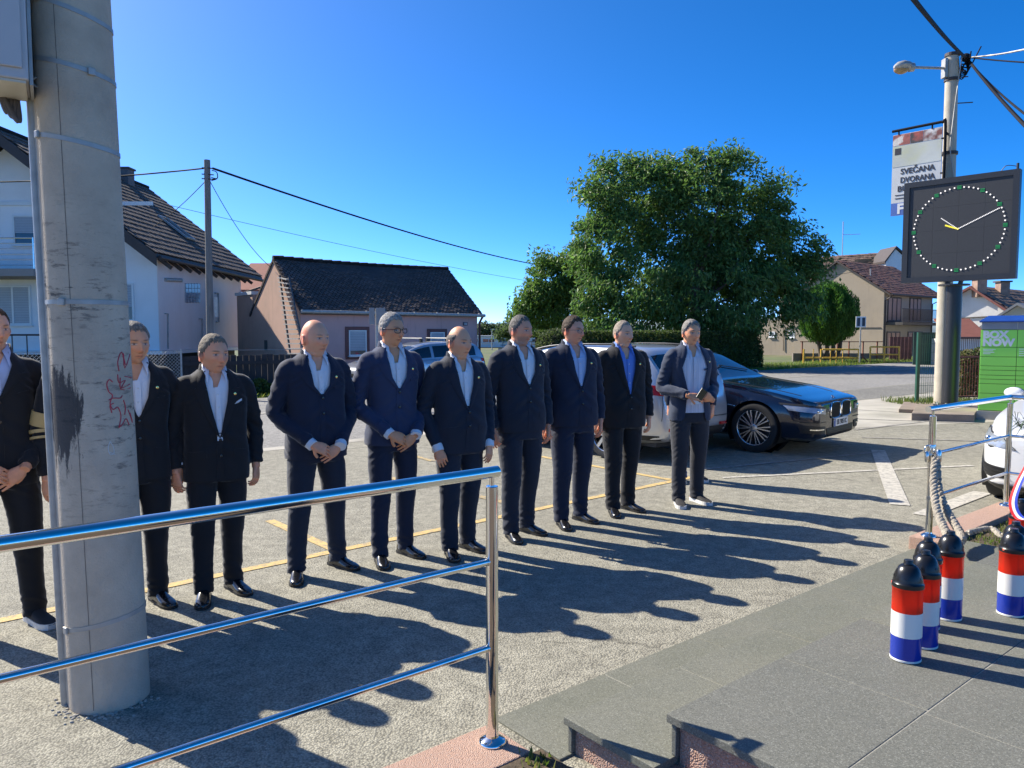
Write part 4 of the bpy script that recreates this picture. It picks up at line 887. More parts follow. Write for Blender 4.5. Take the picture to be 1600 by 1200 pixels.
bush('round_shrub', 'rounded leafy shrub at the left end of the clipped hedge', 'shrub', (868,575), 27, [(868,543,32,30),(898,548,22,24)], 5200, .10, [(.06,.085,.03),(.09,.115,.05),(.045,.07,.02)])
# clipped evergreen in front of the brown house
ev = thing('clipped_evergreen', 'round clipped bright green evergreen on several stems in front of the brown house', 'tree', at(1294,562,45)); s = 45/1190; c0 = at(1294,493,45); C = []; D = []
for _ in range(26000):
    d = Vector(RNG.normal(size=3)).normalized(); ph = math.atan2(d.y, d.x); up = max(0, d.z)
    k = 1+.07*math.sin(ph*11+3*noise.noise((ph*2,d.z*3,0)))+.12*noise.noise(d*3.2)-.22*random.random()**1.6
    rx = 43*s*(1-.12*up**2); ry = 50*s
    C.append(c0+Vector((d.x*rx*k, d.y*rx*k, d.z*ry*k*(1 if d.z > -.6 else .85)))); D.append(Vector((d.x*.35,d.y*.35,1))+Vector(RNG.normal(size=3))*.25)
leaves('crown', C, D, .17, [(.06,.15,.028),(.085,.19,.035),(.05,.125,.025),(.11,.22,.045)], ev, wid=.32)
obj('crown_core', M().ball(c0, (34*s,34*s,40*s), 14, 10), MATS['hedge_core'], ev)  # dark filler, inner shade of the crown put into its colour
for u, tu in ((1284,1274),(1291,1290),(1298,1302),(1304,1316)): obj('stem', M().tube([at(u,562,45), at((u+tu)/2+2,545,45), at(tu,515,45)], [.16,.13,.06], 8), m_bark, ev, smooth=60)
# verges
def strip(e0, e1, n0, n1, k): return [EN(random.uniform(e0,e1), random.uniform(n0,n1), -.12) for _ in range(k)]
vg = grass('roadside_grass', strip(2,19,-20.0,-19.25,5200)+strip(19,34,-20.4,-19.3,4500)+strip(34,58,-23.5,-19.4,9000)+strip(8.2,10.6,-23.3,-19.6,2600), .22, [(.15,.22,.035),(.18,.25,.05),(.11,.18,.03),(.2,.21,.07)])
bush('verge_weeds', 'clump of green weeds at the roadside left of the pink cottage', 'weeds', (412,618), 20.5, [(405,606,16,15),(424,610,12,11),(382,612,10,9)], 1700, .09, [(.06,.10,.025),(.10,.14,.03)], core=False)
bush('shrub', 'dry shrubs behind the rusty fence between clock post and locker', 'shrub', (1512,640), 20, [(1505,590,16,36),(1522,600,14,34),(1512,560,18,14),(1530,556,10,14)], 5200, .09, [(.09,.13,.04),(.15,.14,.07),(.09,.075,.045),(.17,.17,.07)], core=False)
grass('verge_grass', [(random.uniform(9.0,11.6), random.uniform(16.5,18.5), .0) for _ in range(2600)], .16, GR)
# ------------------------------------------------------------------ utility pole, overhead cables
m_wood = mat('pole_wood', (.17,.16,.15), .85, var=.25, vs=5, stretch=(6,6,.6), bump=.4, bs=30); m_rub = mat('cable_rubber', (.015,.015,.017), .75, spec=.12)
up = thing('utility_pole', 'slim grey utility pole with cables in front of the white house', 'pole', gp(328,612,-.16)); ub = Vector((-7.75,19.55,-.16)); ut = at(323.5,250,19.55)
obj('shaft', M().tube([ub, ut], [.095,.075], 14), m_wood, up, smooth=40)
for v in (262,272,279): p = at(324,v,19.5); obj('bracket', M().tube([p+Vector((-.14,0,0)), p+Vector((.16,0,-.02))], .015, 6), m_dkwood, up)
for k in range(3): a = at(331,266,19.5); obj('insulator', M().tube(catmull([a, a+Vector((.12,0,-.05)), a+Vector((.13,0,-.2)), a+Vector((-.02,0,-.26+.04*k))], 5), .012, 6), m_rub, up)
obj('cable_box', M().box(at(338,480,19.5), (.08,.06,.5)), m_galv, up)
def cable(label, a, b, sag, r=.016, m=None, n=28):
    a, b = Vector(a), Vector(b); P = [a.lerp(b, k/n)+Vector((0,0,-4*sag*(k/n)*(1-k/n))) for k in range(n+1)]
    o = obj('power_cable', M().tube(P, r, 6), m or m_rub, smooth=60); tag(o, label, 'cable'); return o
T = at(325,263,19.55)
cable('black cable from the slim pole to the left, passing behind the concrete pole', T+Vector((-.1,0,0)), at(-150,283,24), .15, .02)
cable('thick black cable from the slim pole to the right, sinking behind the tree', T+Vector((.12,0,0)), at(880,420,52), .35, .028)
cable('thin wire across the sky, starting behind the white house roof', at(200,305,36), at(850,443,60), .25, .012)
cable('service wire from the slim pole down to the pink cottage gable', at(328,283,19.55), at(424,418,26.2), .25, .010)
cable('service wire from the slim pole to the white house roof', at(321,283,19.55), at(240,354,26.5), .08, .010)
cable('wire running from the brown house gable into the tree', at(1355,420,56), at(1240,437,45), .1, .015)
# ------------------------------------------------------------------ street lamp pole with banner, clock display
m_beige = mat('beige_concrete', (.47,.42,.33), .85, var=.14, vs=4, bump=.3, bs=60)
LP0 = Vector((9.62,16.95,0)); LT = at(1488,86,16.95); lx = lambda v: at(1488,v,16.95).z
lp = thing('street_lamp', 'tall pale concrete pole with street lamp arm, right of the clock face', 'street lamp', LP0)
LP0 = at(1471,640,16.95); LP0.z = -.02; PL = lambda z: LP0.lerp(LT, (z-LP0.z)/(LT.z-LP0.z))
obj('shaft', M().tube([LP0, LT], [.165,.125], 20), m_beige, lp, smooth=40)
za = lx(107); a = PL(za); hd = at(1421,105,16.8)
arm = obj('lamp_arm', M().tube([a, hd], .028, 10), m_galv, lp, smooth=40); dv = (hd-a).normalized()
obj('clamp', M().box(a-Vector((.16,0,0)), (.06,.16,.4)), m_galv, arm)
hs_ = obj('lamp_housing', M().loft([[hd+dv*x+Vector((0, hw*math.cos(t), hh*math.sin(t)+zo)) for t in np.linspace(0, 2*math.pi, 13)[:-1]] for x, hw, hh, zo in ((-.12,.05,.05,0),(-.1,.09,.09,0),(.0,.1,.1,.0),(.02,.14,.09,.02),(.16,.17,.11,.02),(.28,.13,.09,.01),(.36,.04,.03,.0))]), m_galv, lp, smooth=40)
obj('lamp_glass', M().ball(hd+dv*.19+Vector((0,0,-.04)), (.16,.13,.11), 14, 8), mat('amber_glass', (.35,.22,.1), .2, spec=.7), hs_, smooth=60)
for v, r in ((86,.13),(125,.13),(240,.15)): p = PL(lx(v)); obj('pole_band', M().lathe([(r+.012,-.035),(r+.02,-.03),(r+.02,.03),(r+.012,.035)], p, 20), m_dkwood, lp)
for v, l in ((112,.25),(122,.3),(162,.42)): p = PL(lx(v)); obj('step_bolt', M().tube([p, p+Vector((l,-.1,.0))], .012, 6), m_dkwood, lp)
obj('drop_cable', M().tube(catmull([PL(lx(v))+Vector((du,-.17,0)) for v, du in ((90,.12),(130,.05),(200,-.05),(235,-.08),(280,.02),(330,.1))], 5), .012, 6), m_galv, lp, smooth=60)
jn = at(1509,90,16.9)
for k in range(7): obj('cable_knot', M().tube(catmull([jn+Vector(RNG.normal(size=3))*.08, jn+Vector((-.1,0,-.15-.05*k)), jn+Vector((.05,0,-.3)), jn+Vector(RNG.normal(size=3))*.1], 4), .014, 6), m_rub, lp, smooth=60)
obj('cable_clamp', M().ball(jn, (.1,.1,.09)), m_rub, lp)
cable('thick cable from the lamp pole up over the viewer, at the top right', jn, at(1405,-30,7.5), .05, .03)
cable('pale twisted cable from the lamp pole to the right edge', jn, at(1660,62,15), .06, .018, m_galv); cable('dark level cable from the lamp pole to the right edge', jn+Vector((.1,0,0)), at(1660,100,14), .02, .016)
cable('thicker of two cables sloping steeply down from the lamp pole', jn+Vector((.1,0,-.1)), at(1640,235,10), .05, .03); cable('thinner of two cables sloping down from the lamp pole', jn+Vector((.12,0,-.12)), at(1640,206,10.5), .08, .018)
# banner
bt = thing('pole_banner', 'white hall advertising banner with a red picture strip hung from the lamp pole', 'banner', at(1466,330,16.7))
b0 = at(1391.5,338,17.46); b1 = at(1391.5,212,17.46); bx_ = Vector((.68,-.76,0)); bw = bx_.length; bx_.normalize(); bhh = b1.z-b0.z; bn = bx_.cross(Vector((0,0,1)))
pn = obj('panel', M().extr([b0, b0+bx_*bw, b0+bx_*bw+Vector((0,0,bhh)), b0+Vector((0,0,bhh))], -bn*.02), mat('banner_white', (.55,.56,.55), .6, var=.12, vs=2.2), bt)
def plq(name, x0, x1, y0, y1, m, off=.003, par=pn): 
    P = [b0+bx_*(bw*x)+Vector((0,0,bhh*y))+bn*off for x, y in ((x0,y0),(x1,y0),(x1,y1),(x0,y1))]; return obj(name, M().extr(P, bn*.002), m, par)
m_bred = mat('banner_red_photo', (.35,.10,.08), .6, var=.5, vs=7, col2=(.55,.5,.45), c2s=5, c2lo=.5, c2hi=.55); m_bdk = mat('banner_dark', (.05,.045,.045), .6, var=.4, vs=8, col2=(.4,.08,.06), c2s=6)
plq('photo_strip', .0, .36, .865, .995, m_bred); plq('photo_strip', .37, .62, .865, .995, m_bdk); plq('photo_strip', .63, 1., .865, .995, mat('banner_grey_photo', (.5,.47,.45), .6, var=.5, vs=9, col2=(.2,.06,.05), c2s=5))
plq('photo_strip', .0, 1., .60, .855, mat('banner_faded_photo', (.50,.52,.48), .6, var=.18, vs=3, col2=(.42,.43,.30), c2s=1.5))
m_ink = mat('black_ink', (.02,.02,.03), .6); m_bblue = mat('banner_blue', (.06,.13,.4), .6)
plq('blue_field', .0, 1., .0, .155, m_bblue); plq('ink_block', .05,.18,.75,.83, m_ink, .006)
for i, w in enumerate(('SVEČANA','DVORANA','BUKOVLJE')):
    me = text_mesh(w, .17, .004, .004, sx=1.0); o = obj('lettering', me, m_ink, pn, world=False); wd = o.dimensions.x; me.transform(Matrix.Scale(bw*(.70,.70,.80)[i]/max(.01, max(v.co.x for v in me.vertices)-min(v.co.x for v in me.vertices)), 4, (1,0,0)))
    o.matrix_local = WM[pn].inverted() @ frame(b0+bx_*(bw*.53)+Vector((0,0,bhh*(.505-.105*i)))+bn*.006, bx_, (0,0,1))
me = text_mesh('F', .3, .004, .012); o = obj('lettering', me, m_pvc, pn, world=False); o.matrix_local = WM[pn].inverted() @ frame(b0+bx_*(bw*.2)+Vector((0,0,bhh*.025))+bn*.007, bx_, (0,0,1))
for k in range(2): plq('ink_line', .08, .55, .205+.04*k, .215+.04*k, m_ink, .005)
P = [b0+bx_*(bw+.06)+Vector((0,0,-.0)), b0+bx_*(bw+.06)+Vector((0,0,bhh-.02)), b0+bx_*(bw+.0)+Vector((0,0,bhh+.09)), b0+bx_*(bw*.85)+Vector((0,0,bhh+.10)), b0-bx_*.02+Vector((0,0,bhh+.09))]
obj('frame_tube', M().tube(catmull(P, 5), .03, 8), m_rub, bt, smooth=60)
for x in (.12,.8): obj('hanger', M().bar(b0+bx_*(bw*x)+Vector((0,0,bhh-.01)), b0+bx_*(bw*x)+Vector((0,0,bhh+.1)), .025), m_rub, bt)
for y in (.05,.45,.86): obj('hanger', M().bar(b0+bx_*(bw*.99)+Vector((0,0,bhh*y)), b0+bx_*(bw+.07)+Vector((0,0,bhh*y)), .03), m_rub, bt)
for y in (.1,.93): q = b0+bx_*(bw+.05)+Vector((0,0,bhh*y)); obj('bracket', M().bar(q, PL(q.z), .035), m_rub, bt)
# clock display on its own black post
ck = thing('clock_display', 'big square black LED clock face on a thick black post', 'clock', (9.1,15.75,.0)); CC = Vector((9.1,15.72,3.775)); cx = Vector((.70,-.714,0)).normalized(); cz = Vector((0,0,1)); cn = cx.cross(cz); HW, HH = 1.05, 1.055
m_case = mat('black_case', (.022,.023,.026), .45, var=.06); m_led = mat('led_panel', (.03,.032,.036), .6, var=.1, vs=40)
def cq(m, x0, x1, y0, y1, d0, d1): return m.extr([CC+cx*x+cz*y+cn*d0 for x, y in ((x0,y0),(x1,y0),(x1,y1),(x0,y1))], cn*(d1-d0))
obj('case', cq(M(), -HW, HW, -HH, HH, -.14, .0), m_case, ck, bevel=.008)
fr = M(); f = .11
for a in ((-HW,HW,-HH,-HH+f),(-HW,HW,HH-f,HH),(-HW,-HW+f,-HH+f,HH-f),(HW-f,HW,-HH+f,HH-f)): cq(fr, *a, .001, .028)
obj('bezel', fr, m_case, ck)
for i in range(4):
    for j in range(4):
        w = (2*HW-2*f)/4; h = (2*HH-2*f)/4; x = -HW+f+w*i; y = -HH+f+h*j; obj('led_module', cq(M(), x+.001, x+w-.001, y+.001, y+h-.001, .001, .008+random.uniform(0,.001)), m_led, ck)
def emit(name, c, s):
    def f(n, L, b): b.inputs['Base Color'].default_value = (*[x*.5 for x in c],1); b.inputs['Emission Color'].default_value = (*c,1); b.inputs['Emission Strength'].default_value = s
    return custom(name, f)
m_lw = emit('white_led', (1,.95,.92), .42); m_lg = emit('green_led', (.01,.22,.06), .35); m_ly = emit('yellow_led', (.9,.75,.05), .4)
RD = .835; dotme = None
for k in range(60):
    a = math.pi/2-2*math.pi*k/60; x, y = RD*math.cos(a), RD*math.sin(a)
    if k % 5 == 0:
        for dx in ((-.03,.03),): 
            mk = M()
            for j in (-1,0,1): cq(mk, x-.04, x+.04, y+j*.026-.007, y+j*.026+.007, .010, .014)
            obj('hour_mark', mk, m_lg, ck, kind='stuff')
    else:
        c = CC+cx*x+cz*y+cn*.011
        if dotme is None: dotme = M().ball((0,0,0), (.0155,.0155,.0155), 8, 5).mesh('led_dot'); dotme.materials.append(m_lw)
        o = bpy.data.objects.new('led_dot', dotme); COL.objects.link(o); o.parent = ck; WM[o] = WM[ck].copy(); o.location = WM[ck].inverted() @ c
def hand(name, ang, l, m, w=.018, dots=True):
    a = math.pi/2-R(ang); q = M(); n = int(l/.028)
    for k in range(n):
        x, y = l*k/n*math.cos(a), l*k/n*math.sin(a); cq(q, x-w/2, x+w/2, y-w/2, y+w/2, .010, .015)
    obj(name, q, m, ck, kind='stuff')
hand('minute_hand', 65, .82, m_lw); hand('hour_hand', -52, .42, m_lw, .016); hand('second_hand', -68, .27, m_ly, .03)
pb = Vector((9.13,15.83,0)); pzt = CC.z-HH-.02
ps = obj('post', M().lathe([(.17,.04),(.155,.05),(.155,pzt-.08),(.165,pzt-.07)], pb, 24), mat('black_pipe', (.02,.021,.024), .4, var=.1), ck, smooth=40)
obj('flange', M().lathe([(.29,pzt-.07),(.29,pzt-.04)], pb, 24), m_case, ps); obj('flange', M().lathe([(.3,.14),(.3,.165)], pb, 24), m_case, ps)
for k in range(8): a = k*math.pi/4; obj('bolt', M().lathe([(.025,.16),(.025,.21)], pb+Vector((.24*math.cos(a),.24*math.sin(a),0)), 6), m_galv, ps)
for x in (-.12,.12): obj('bracket', M().extr([pb+Vector((0,0,pzt-.04))+cx*(x-.03)+cn*.1, pb+Vector((0,0,pzt-.04))+cx*(x+.03)+cn*.1, CC+cx*(x+.03)-cz*(HH-.1)+cn*.03, CC+cx*(x-.03)-cz*(HH-.1)+cn*.03], -cn*.12), m_case, ps)
obj('antenna', M().tube([CC+cx*(HW-.06)+cz*HH-cn*.05, CC+cx*(HW-.06)+cz*(HH+.12)-cn*.05], .025, 8), m_case, ck)
obj('antenna_cable', M().tube(catmull([CC+cx*(HW-.06)+cz*(HH+.06)-cn*.05, CC+cx*(HW-.25)+cz*(HH+.1)-cn*.05, CC+cx*(HW-.35)+cz*(HH-.01)-cn*.05], 6), .008, 6), m_case, ck, smooth=60)
m_slab = mat('weathered_slab', (.24,.19,.15), .9, var=.25, vs=3, bump=.5, bs=30)
for lab, u0, u1, v0, v1, z in (('weathered concrete slab under the clock post', 1424, 1530, 657, 641, .14), ('weathered concrete strip under the green mesh fence', 1404, 1500, 645, 633, .08)):
    a, b, c, d = gp(u0,v0), gp(u1-8,v0+3), gp(u1,v1+2), gp(u0+8,v1); o = obj('concrete_slab', M().prism([(p.x,p.y) for p in (a,b,c,d)], -.05, z), m_slab, bevel=.01); tag(o, lab, 'slab')
# green mesh fence and rusty frame fence
gf = thing('mesh_fence', 'green welded mesh fence panel left of the clock post', 'fence', at(1432,636,17.2)); ga = gp(1432,634); gb = Vector((10.15,17.4,0)); m_grn = mat('green_powder_coat', (.012,.075,.045), .45)
obj('post', M().box((ga.x,ga.y,.83), (.07,.06,1.68), .1), m_grn, gf); obj('post', M().box((gb.x,gb.y,.83), (.07,.06,1.68), .1), m_grn, gf)
q = M(); n = int((gb-ga).length/.05)
for k in range(n+1): p = ga.lerp(gb, k/n); q.bar(p+Vector((0,0,.05)), p+Vector((0,0,1.62)), .006)
for k in range(9): z = .08+k*.19; q.bar(ga+Vector((0,-.006,z)), gb+Vector((0,-.006,z)), .007)
obj('wire_mesh', q, m_grn, gf, kind='stuff')
rf_ = thing('rusty_fence', 'rusty framed wire fence panel between clock post and parcel locker', 'fence', at(1488,640,18)); m_rust = mat('rusty_iron', (.22,.08,.05), .8, var=.4, vs=20)
A, B = at(1488,622,18), at(1540,622,18.2); zt = at(1488,556,18).z; za = at(1488,620,18).z
for p in (A, B): obj('post', M().box((p.x,p.y,(zt+.0)/2), (.07,.06,zt)), m_rust, rf_)
for z in (zt-.03, za): obj('rail', M().bar((A.x,A.y,z), (B.x,B.y,z), .04), m_rust, rf_)
q = M()
for k in range(1, 12): p = A.lerp(B, k/12); q.bar((p.x,p.y,za), (p.x,p.y,zt), .005)
for k in range(1, 8): z = za+(zt-za)*k/8; q.bar((A.x,A.y-.006,z), (B.x,B.y-.006,z), .006)
obj('wire_mesh', q, m_rust, rf_, kind='stuff')
tf = thing('mesh_fence', 'tall thin wire fence behind the rusty fence, left of the locker', 'fence', at(1500,560,22)); A, B = at(1490,560,22), at(1540,560,22); q = M(); zt = at(1500,527,22).z
for k in range(18): p = A.lerp(B, k/17); q.bar((p.x,p.y,.0), (p.x,p.y,zt), .012)
for k in range(3): q.bar((A.x,A.y-.01,zt-.02-.5*k), (B.x,B.y-.01,zt-.02-.5*k), .02)
obj('wire_mesh', q, m_fence, tf, kind='stuff')
gg = thing('sheet_gate', 'dark rust red sheet metal gate in front of the brown house', 'gate', at(1405,562,47)); a, b = at(1389,562,47), at(1424,562,47); zt = at(1400,526,47).z
for k in range(6): x0 = a.x+(b.x-a.x)*k/6; obj('panel', M().box((x0+(b.x-a.x)/12, 47, zt/2-.06), ((b.x-a.x)/6-.03, .05, zt+.1)), mat('dark_rust_sheet', (.12,.045,.04), .7, var=.3), gg)
gs = thing('corrugated_fence', 'dark green corrugated fence behind the mesh fence', 'fence', at(1448,562,40)); a, b = at(1426,562,40), at(1492,562,40); zt = at(1440,519,40).z
for k in range(12): x0 = a.x+(b.x-a.x)*k/12; obj('board', M().box((x0+.09, 40+(.02 if k % 2 else 0), zt/2-.06), ((b.x-a.x)/12-.02, .05, zt+.1)), mat('dark_green_sheet', (.015,.05,.035), .6, var=.25), gs)
lf = thing('iron_fence', 'thin brown iron fence in front of the brown house wall', 'fence', at(1300,562,48)); 
for u in (1253,1308,1326,1348,1370): p = at(u,558,48); obj('post', M().bar((p.x,48,-.1), (p.x,48,at(u,533,48).z), .07), m_rust, lf)
a, b = at(1250,534,48), at(1380,534,48); obj('rail', M().bar((a.x,48,a.z), (b.x,48,b.z), .05), m_rust, lf); q = M(); a, b = at(1240,562,47.9), at(1385,562,47.9); q.box(((a.x+b.x)/2,48.1,.1), (b.x-a.x,.2,.55)); obj('base_wall', q, mat('fence_base', (.2,.17,.14), .9), lf)
m_yr = mat('yellow_pipe', (.80,.47,.06), .5, var=.12)
for lab, ps_, rl, v0, v1 in (('longer yellow pipe railing at the road edge below the evergreen', (1256,1271,1283,1298,1307,1317,1342), ((1256,1283,559),(1285,1342,546),(1285,1342,559)), 546, 568), ('shorter yellow pipe railing at the road edge in front of the rust red gate', (1360,1382,1405), ((1360,1405,542),(1360,1405,554)), 542, 566)):
    t = thing('pipe_railing', lab, 'railing', at(ps_[0],v1,43))
    for u in ps_: a = at(u,v0,43); obj('post', M().tube([(a.x,43,-.15),(a.x,43,a.z+.02)], .05 if u in (1283,1342,1360,1382,1405,1256) else .025, 8), m_yr, t)
    for u0, u1, v in rl: obj('rail', M().tube([at(u0,v,43), at(u1,v,43)], .045, 8), m_yr, t)
    if v0 == 546: obj('brace', M().tube([at(1343,551,43), at(1357,567,43)], .035, 6), m_rust, t)
bs_ = thing('bus_stop_sign', 'white and dark sign on a thin pole beside the evergreen', 'sign', at(1343,566,42.5)); a = at(1343,566,42.5); obj('post', M().tube([(a.x,42.5,-.15),(a.x,42.5,at(1343,495,42.5).z)], .04, 8), m_galv, bs_)
p = at(1345,503,42.4); obj('plate', M().box((p.x,42.4,p.z), (.56,.04,.60)), m_pvc, bs_, bevel=.01)
for dx in (-.13,.15): obj('dark_panel', M().box((p.x+dx,42.375,p.z), (.16,.014,.46)), mat('sign_dark', (.03,.04,.06), .5), bs_)
sg = thing('traffic_sign', 'back of two grey sign plates showing behind the man with black glasses', 'sign', at(590,620,21)); a = at(590,620,21)
obj('post', M().tube([(a.x,21,-.15),(a.x,21,at(590,482,21).z)], .035, 8), m_galv, sg)
for u0, u1 in ((577,585),(588,602)): p0 = at(u0,507,20.9); p1 = at(u1,481,20.9); obj('plate', M().box(((p0.x+p1.x)/2,20.9,(p0.z+p1.z)/2), (p1.x-p0.x,.03,p1.z-p0.z)), mat('sign_back', (.22,.23,.24), .5), sg, bevel=.008)
# ------------------------------------------------------------------ parcel locker
lk = thing('parcel_locker', 'bright green parcel locker cabinet with blue roof at the right edge', 'locker', (8.95,14.65,0)); lo = Vector((8.98,14.6,0)); lx_ = Vector((.835,-.55,0)).normalized(); ln_ = lx_.cross(Vector((0,0,1)))
m_lg2 = mat('green_locker_paint', (.30,.76,.10), .4, var=.03); m_lgd = mat('locker_gap', (.02,.06,.02), .7); m_lgrey = mat('locker_grey', (.22,.24,.27), .45); m_lblue = mat('solar_blue', (.02,.06,.28), .25)
def lq(m, x0, x1, z0, z1, d0, d1): return m.extr([lo+lx_*x+Vector((0,0,z))+ln_*d0 for x, z in ((x0,z0),(x1,z0),(x1,z1),(x0,z1))], ln_*(d1-d0))
W = 2.95; obj('carcass', lq(M(), 0, W, .17, 1.72, -.68, -.012), m_lgd, lk); obj('side_panel', lq(M(), -.012, -.001, .17, 1.72, -.68, 0), m_lg2, lk)
obj('plinth', lq(M(), -.03, W+.03, .0, .168, -.72, .04), m_conc, lk)
zs = [.178,.335,.507,.69,.777,.855,.95,1.03,1.206,1.39,1.718]; cw = .572
for c in range(5):
    for i in range(len(zs)-1):
        if c == 2 and 3 <= i <= 7: continue
        obj('locker_door', lq(M(), c*cw+c*.008, c*cw+c*.008+cw, zs[i]+.004, zs[i+1]-.004, -.012, .003), m_lg2, lk, bevel=.003)
    obj('header_panel', lq(M(), c*(cw+.008), c*(cw+.008)+cw, 1.724, 1.86, -.68, .01), m_lgrey, lk, bevel=.004)
obj('screen', lq(M(), 2*cw+.05, 3*cw-.03, .75, 1.15, -.012, .002), m_glass, lk)
obj('roof', M().extr([lo+ln_*.06+lx_*-.04+Vector((0,0,1.862)), lo+ln_*.06+lx_*-.04+Vector((0,0,1.885)), lo-ln_*.3+lx_*.1+Vector((0,0,1.99)), lo-ln_*.72+lx_*-.04+Vector((0,0,1.9)), lo-ln_*.72+lx_*-.04+Vector((0,0,1.862))], lx_*(W+.1)), m_lblue, lk)
for i, w in enumerate(('BOX','NOW')):
    me = text_mesh(w, .185, .004, .011, align='LEFT'); xs = [v.co.x for v in me.vertices]; me.transform(Matrix.Translation((-min(xs),0,0))); me.transform(Matrix.Scale((.42,.515)[i]/(max(xs)-min(xs)), 4, (1,0,0)))
    o = obj('lettering', me, m_pvc, lk, world=False); o.matrix_local = WM[lk].inverted() @ frame(lo+lx_*.03+Vector((0,0,1.565-.15*i))+ln_*.006, lx_, (0,0,1))
for k in range(4): obj('print_line', lq(M(), .04, .04+(.2,.16,.18,.12)[k], 1.34-.028*k, 1.352-.028*k, .003, .0045), m_pvc, lk)
for k in range(4): obj('print_line', lq(M(), cw+.04, cw+.5, 1.35-.04*k, 1.362-.04*k, .003, .0045), m_pvc, lk)
for x in (.02,.58,1.16): obj('roof_lamp', lq(M(), x, x+.07, 1.861, 1.885, .0, .05), m_blk, lk)
# ------------------------------------------------------------------ cars
m_tyre = mat('tyre_rubber', (.018,.018,.018), .75, var=.2); m_rimd = mat('rim_dark', (.03,.03,.032), .4, .6); m_rim = mat('rim_silver', (.62,.62,.63), .25, .9); m_chr = mat('chrome', (.8,.8,.8), .08, 1., var=0)
m_cglass = mat('car_glass', (.012,.016,.02), .03, var=0, spec=.9); m_blkp = mat('black_trim', (.012,.012,.012), .5, var=.1); m_lens = mat('headlight_lens', (.38,.42,.47), .07, .4, var=.12, vs=12); m_redl = mat('red_lens', (.45,.015,.012), .12, var=.2, vs=12)
m_plate = mat('plate_white', (.72,.72,.70), .45, var=.03); m_pblue = mat('plate_blue', (.02,.06,.3), .45)
def spl(tab, x):
    tab = sorted(tab); xs = np.array([t[0] for t in tab]); ys = np.array([t[1] for t in tab]); return np.interp(x, xs, ys)
def car(name, label, cat, loc, rz, sp, paint):
    t = thing(name, label, cat, loc, rz); L = sp['L']; h = L/2
    ends = np.array([0,.004,.015,.035,.065,.11,.17,.24]); xs = np.concatenate([-h+ends, np.linspace(-h+.3, h-.3, int((L-.6)/.045)), (h-ends)[::-1]])
    def sm(v, k=2):
        for _ in range(k): v[1:-1] = .25*v[:-2]+.5*v[1:-1]+.25*v[2:]
        return v
    top = sm(spl(sp['top'], xs), 5); belt = sm(spl(sp['belt'], xs), 5); hw = sm(spl(sp['hw'], xs), 3); bot = sm(spl(sp['bot'], xs), 3)
    belt = np.minimum(belt, top-.035); rows = []
    for x, zt, zb, w, z0 in zip(xs, top, belt, hw, bot):
        g = zt-zb; re = max(.93*w-.40*max(0,g-.05), w*.5); zr = zb+g*.88; m = z0+.5*(zb-z0)
        H = [(0,z0),(.45*w,z0),(.82*w,z0),(.94*w,z0+.05),(.975*w,z0+.13),(.99*w,m-.1*(zb-z0)),(w,m+.08*(zb-z0)),(.997*w,zb-.17*(zb-z0)),(.975*w,zb-.07*(zb-z0)),(.955*w,zb-.02*(zb-z0)),(.93*w,zb)]
        b = (.93*w,zb)
        for k in (.10,.35,.62,.86): H.append((b[0]+(re-b[0])*k+.03*g*math.sin(math.pi*k), b[1]+(zr-b[1])*k))
        H += [(re,zr),(re*.93,zr+(zt-zr)*.42),(re*.7,zr+(zt-zr)*.78),(re*.35,zr+(zt-zr)*.96),(0,zt)]
        rows.append([(x, -y, z) for y, z in H]+[(x, y, z) for y, z in H[-2:0:-1]])
    nH = 20; V = np.array(rows); n = V.shape[1]; R_ = sp['R']; AR = R_+.045
    # wheel arches: snap the flank onto the arch circle, drop what lies inside
    inside = np.zeros(V.shape[:2], bool)
    for ax in sp['axles']:
        d = np.hypot(V[:,:,0]-ax, V[:,:,2]-R_*.98); side = (np.abs(V[:,:,1]) > .5*hw[:,None])
        inside |= (d < AR) & side
    faces = []; keepmask = []
    for i in range(len(xs)-1):
        for j in range(n):
            f = [(i,j),(i,(j+1)%n),(i+1,(j+1)%n),(i+1,j)]
            if all(inside[a] for a in f): continue
            faces.append(f)
    for i in range(len(xs)):
        for j in range(n):
            if inside[i,j]:
                for ax in sp['axles']:
                    dx, dz = V[i,j,0]-ax, V[i,j,2]-R_*.98; d = math.hypot(dx, dz)
                    if d < AR: V[i,j,0] = ax+dx/d*AR; V[i,j,2] = R_*.98+dz/d*AR
    # glazing by station range and girth column
    gl = {}
    def cls(i, j):
        x = .5*(xs[i]+xs[i+1]); jj = j if j < nH-1 else n-1-j
        if 11 <= jj < 14:
            for k, (a, b) in enumerate(sp['side']):
                if a < x < b: return ('side_window', k, j < nH-1)
        if 16 <= jj < 19:
            if sp['wind'][0] < x < sp['wind'][1]: return ('windscreen', 0, 0)
            if sp['rear'][0] < x < sp['rear'][1]: return ('rear_window', 0, 0)
        return None
    body = []; idx = lambda a: a[0]*n+a[1]
    for f in faces:
        c = cls(f[0][0], f[0][1]); (body if c is None else gl.setdefault(c, [])).append([idx(a) for a in f])
    VV = V.reshape(-1,3)
    q = M(); q.add(VV, body); q.add([], []); q.f += [list(range(n))[::-1], list(range((len(xs)-1)*n, len(xs)*n))]; q.m += [0,0]
    me = q.mesh('body'); bm = bmesh.new(); bm.from_mesh(me); bmesh.ops.delete(bm, geom=[v for v in bm.verts if not v.link_faces], context='VERTS'); bmesh.ops.recalc_face_normals(bm, faces=bm.faces); bm.to_mesh(me); bm.free()
    full = M(); full.add(VV, [[idx(a) for a in f] for f in faces]+[list(range(n))[::-1], list(range((len(xs)-1)*n, len(xs)*n))]); bvh = BVHTree.FromPolygons([Vector(v) for v in full.v], full.f)
    obj('body', me, paint, t, False, smooth=32)
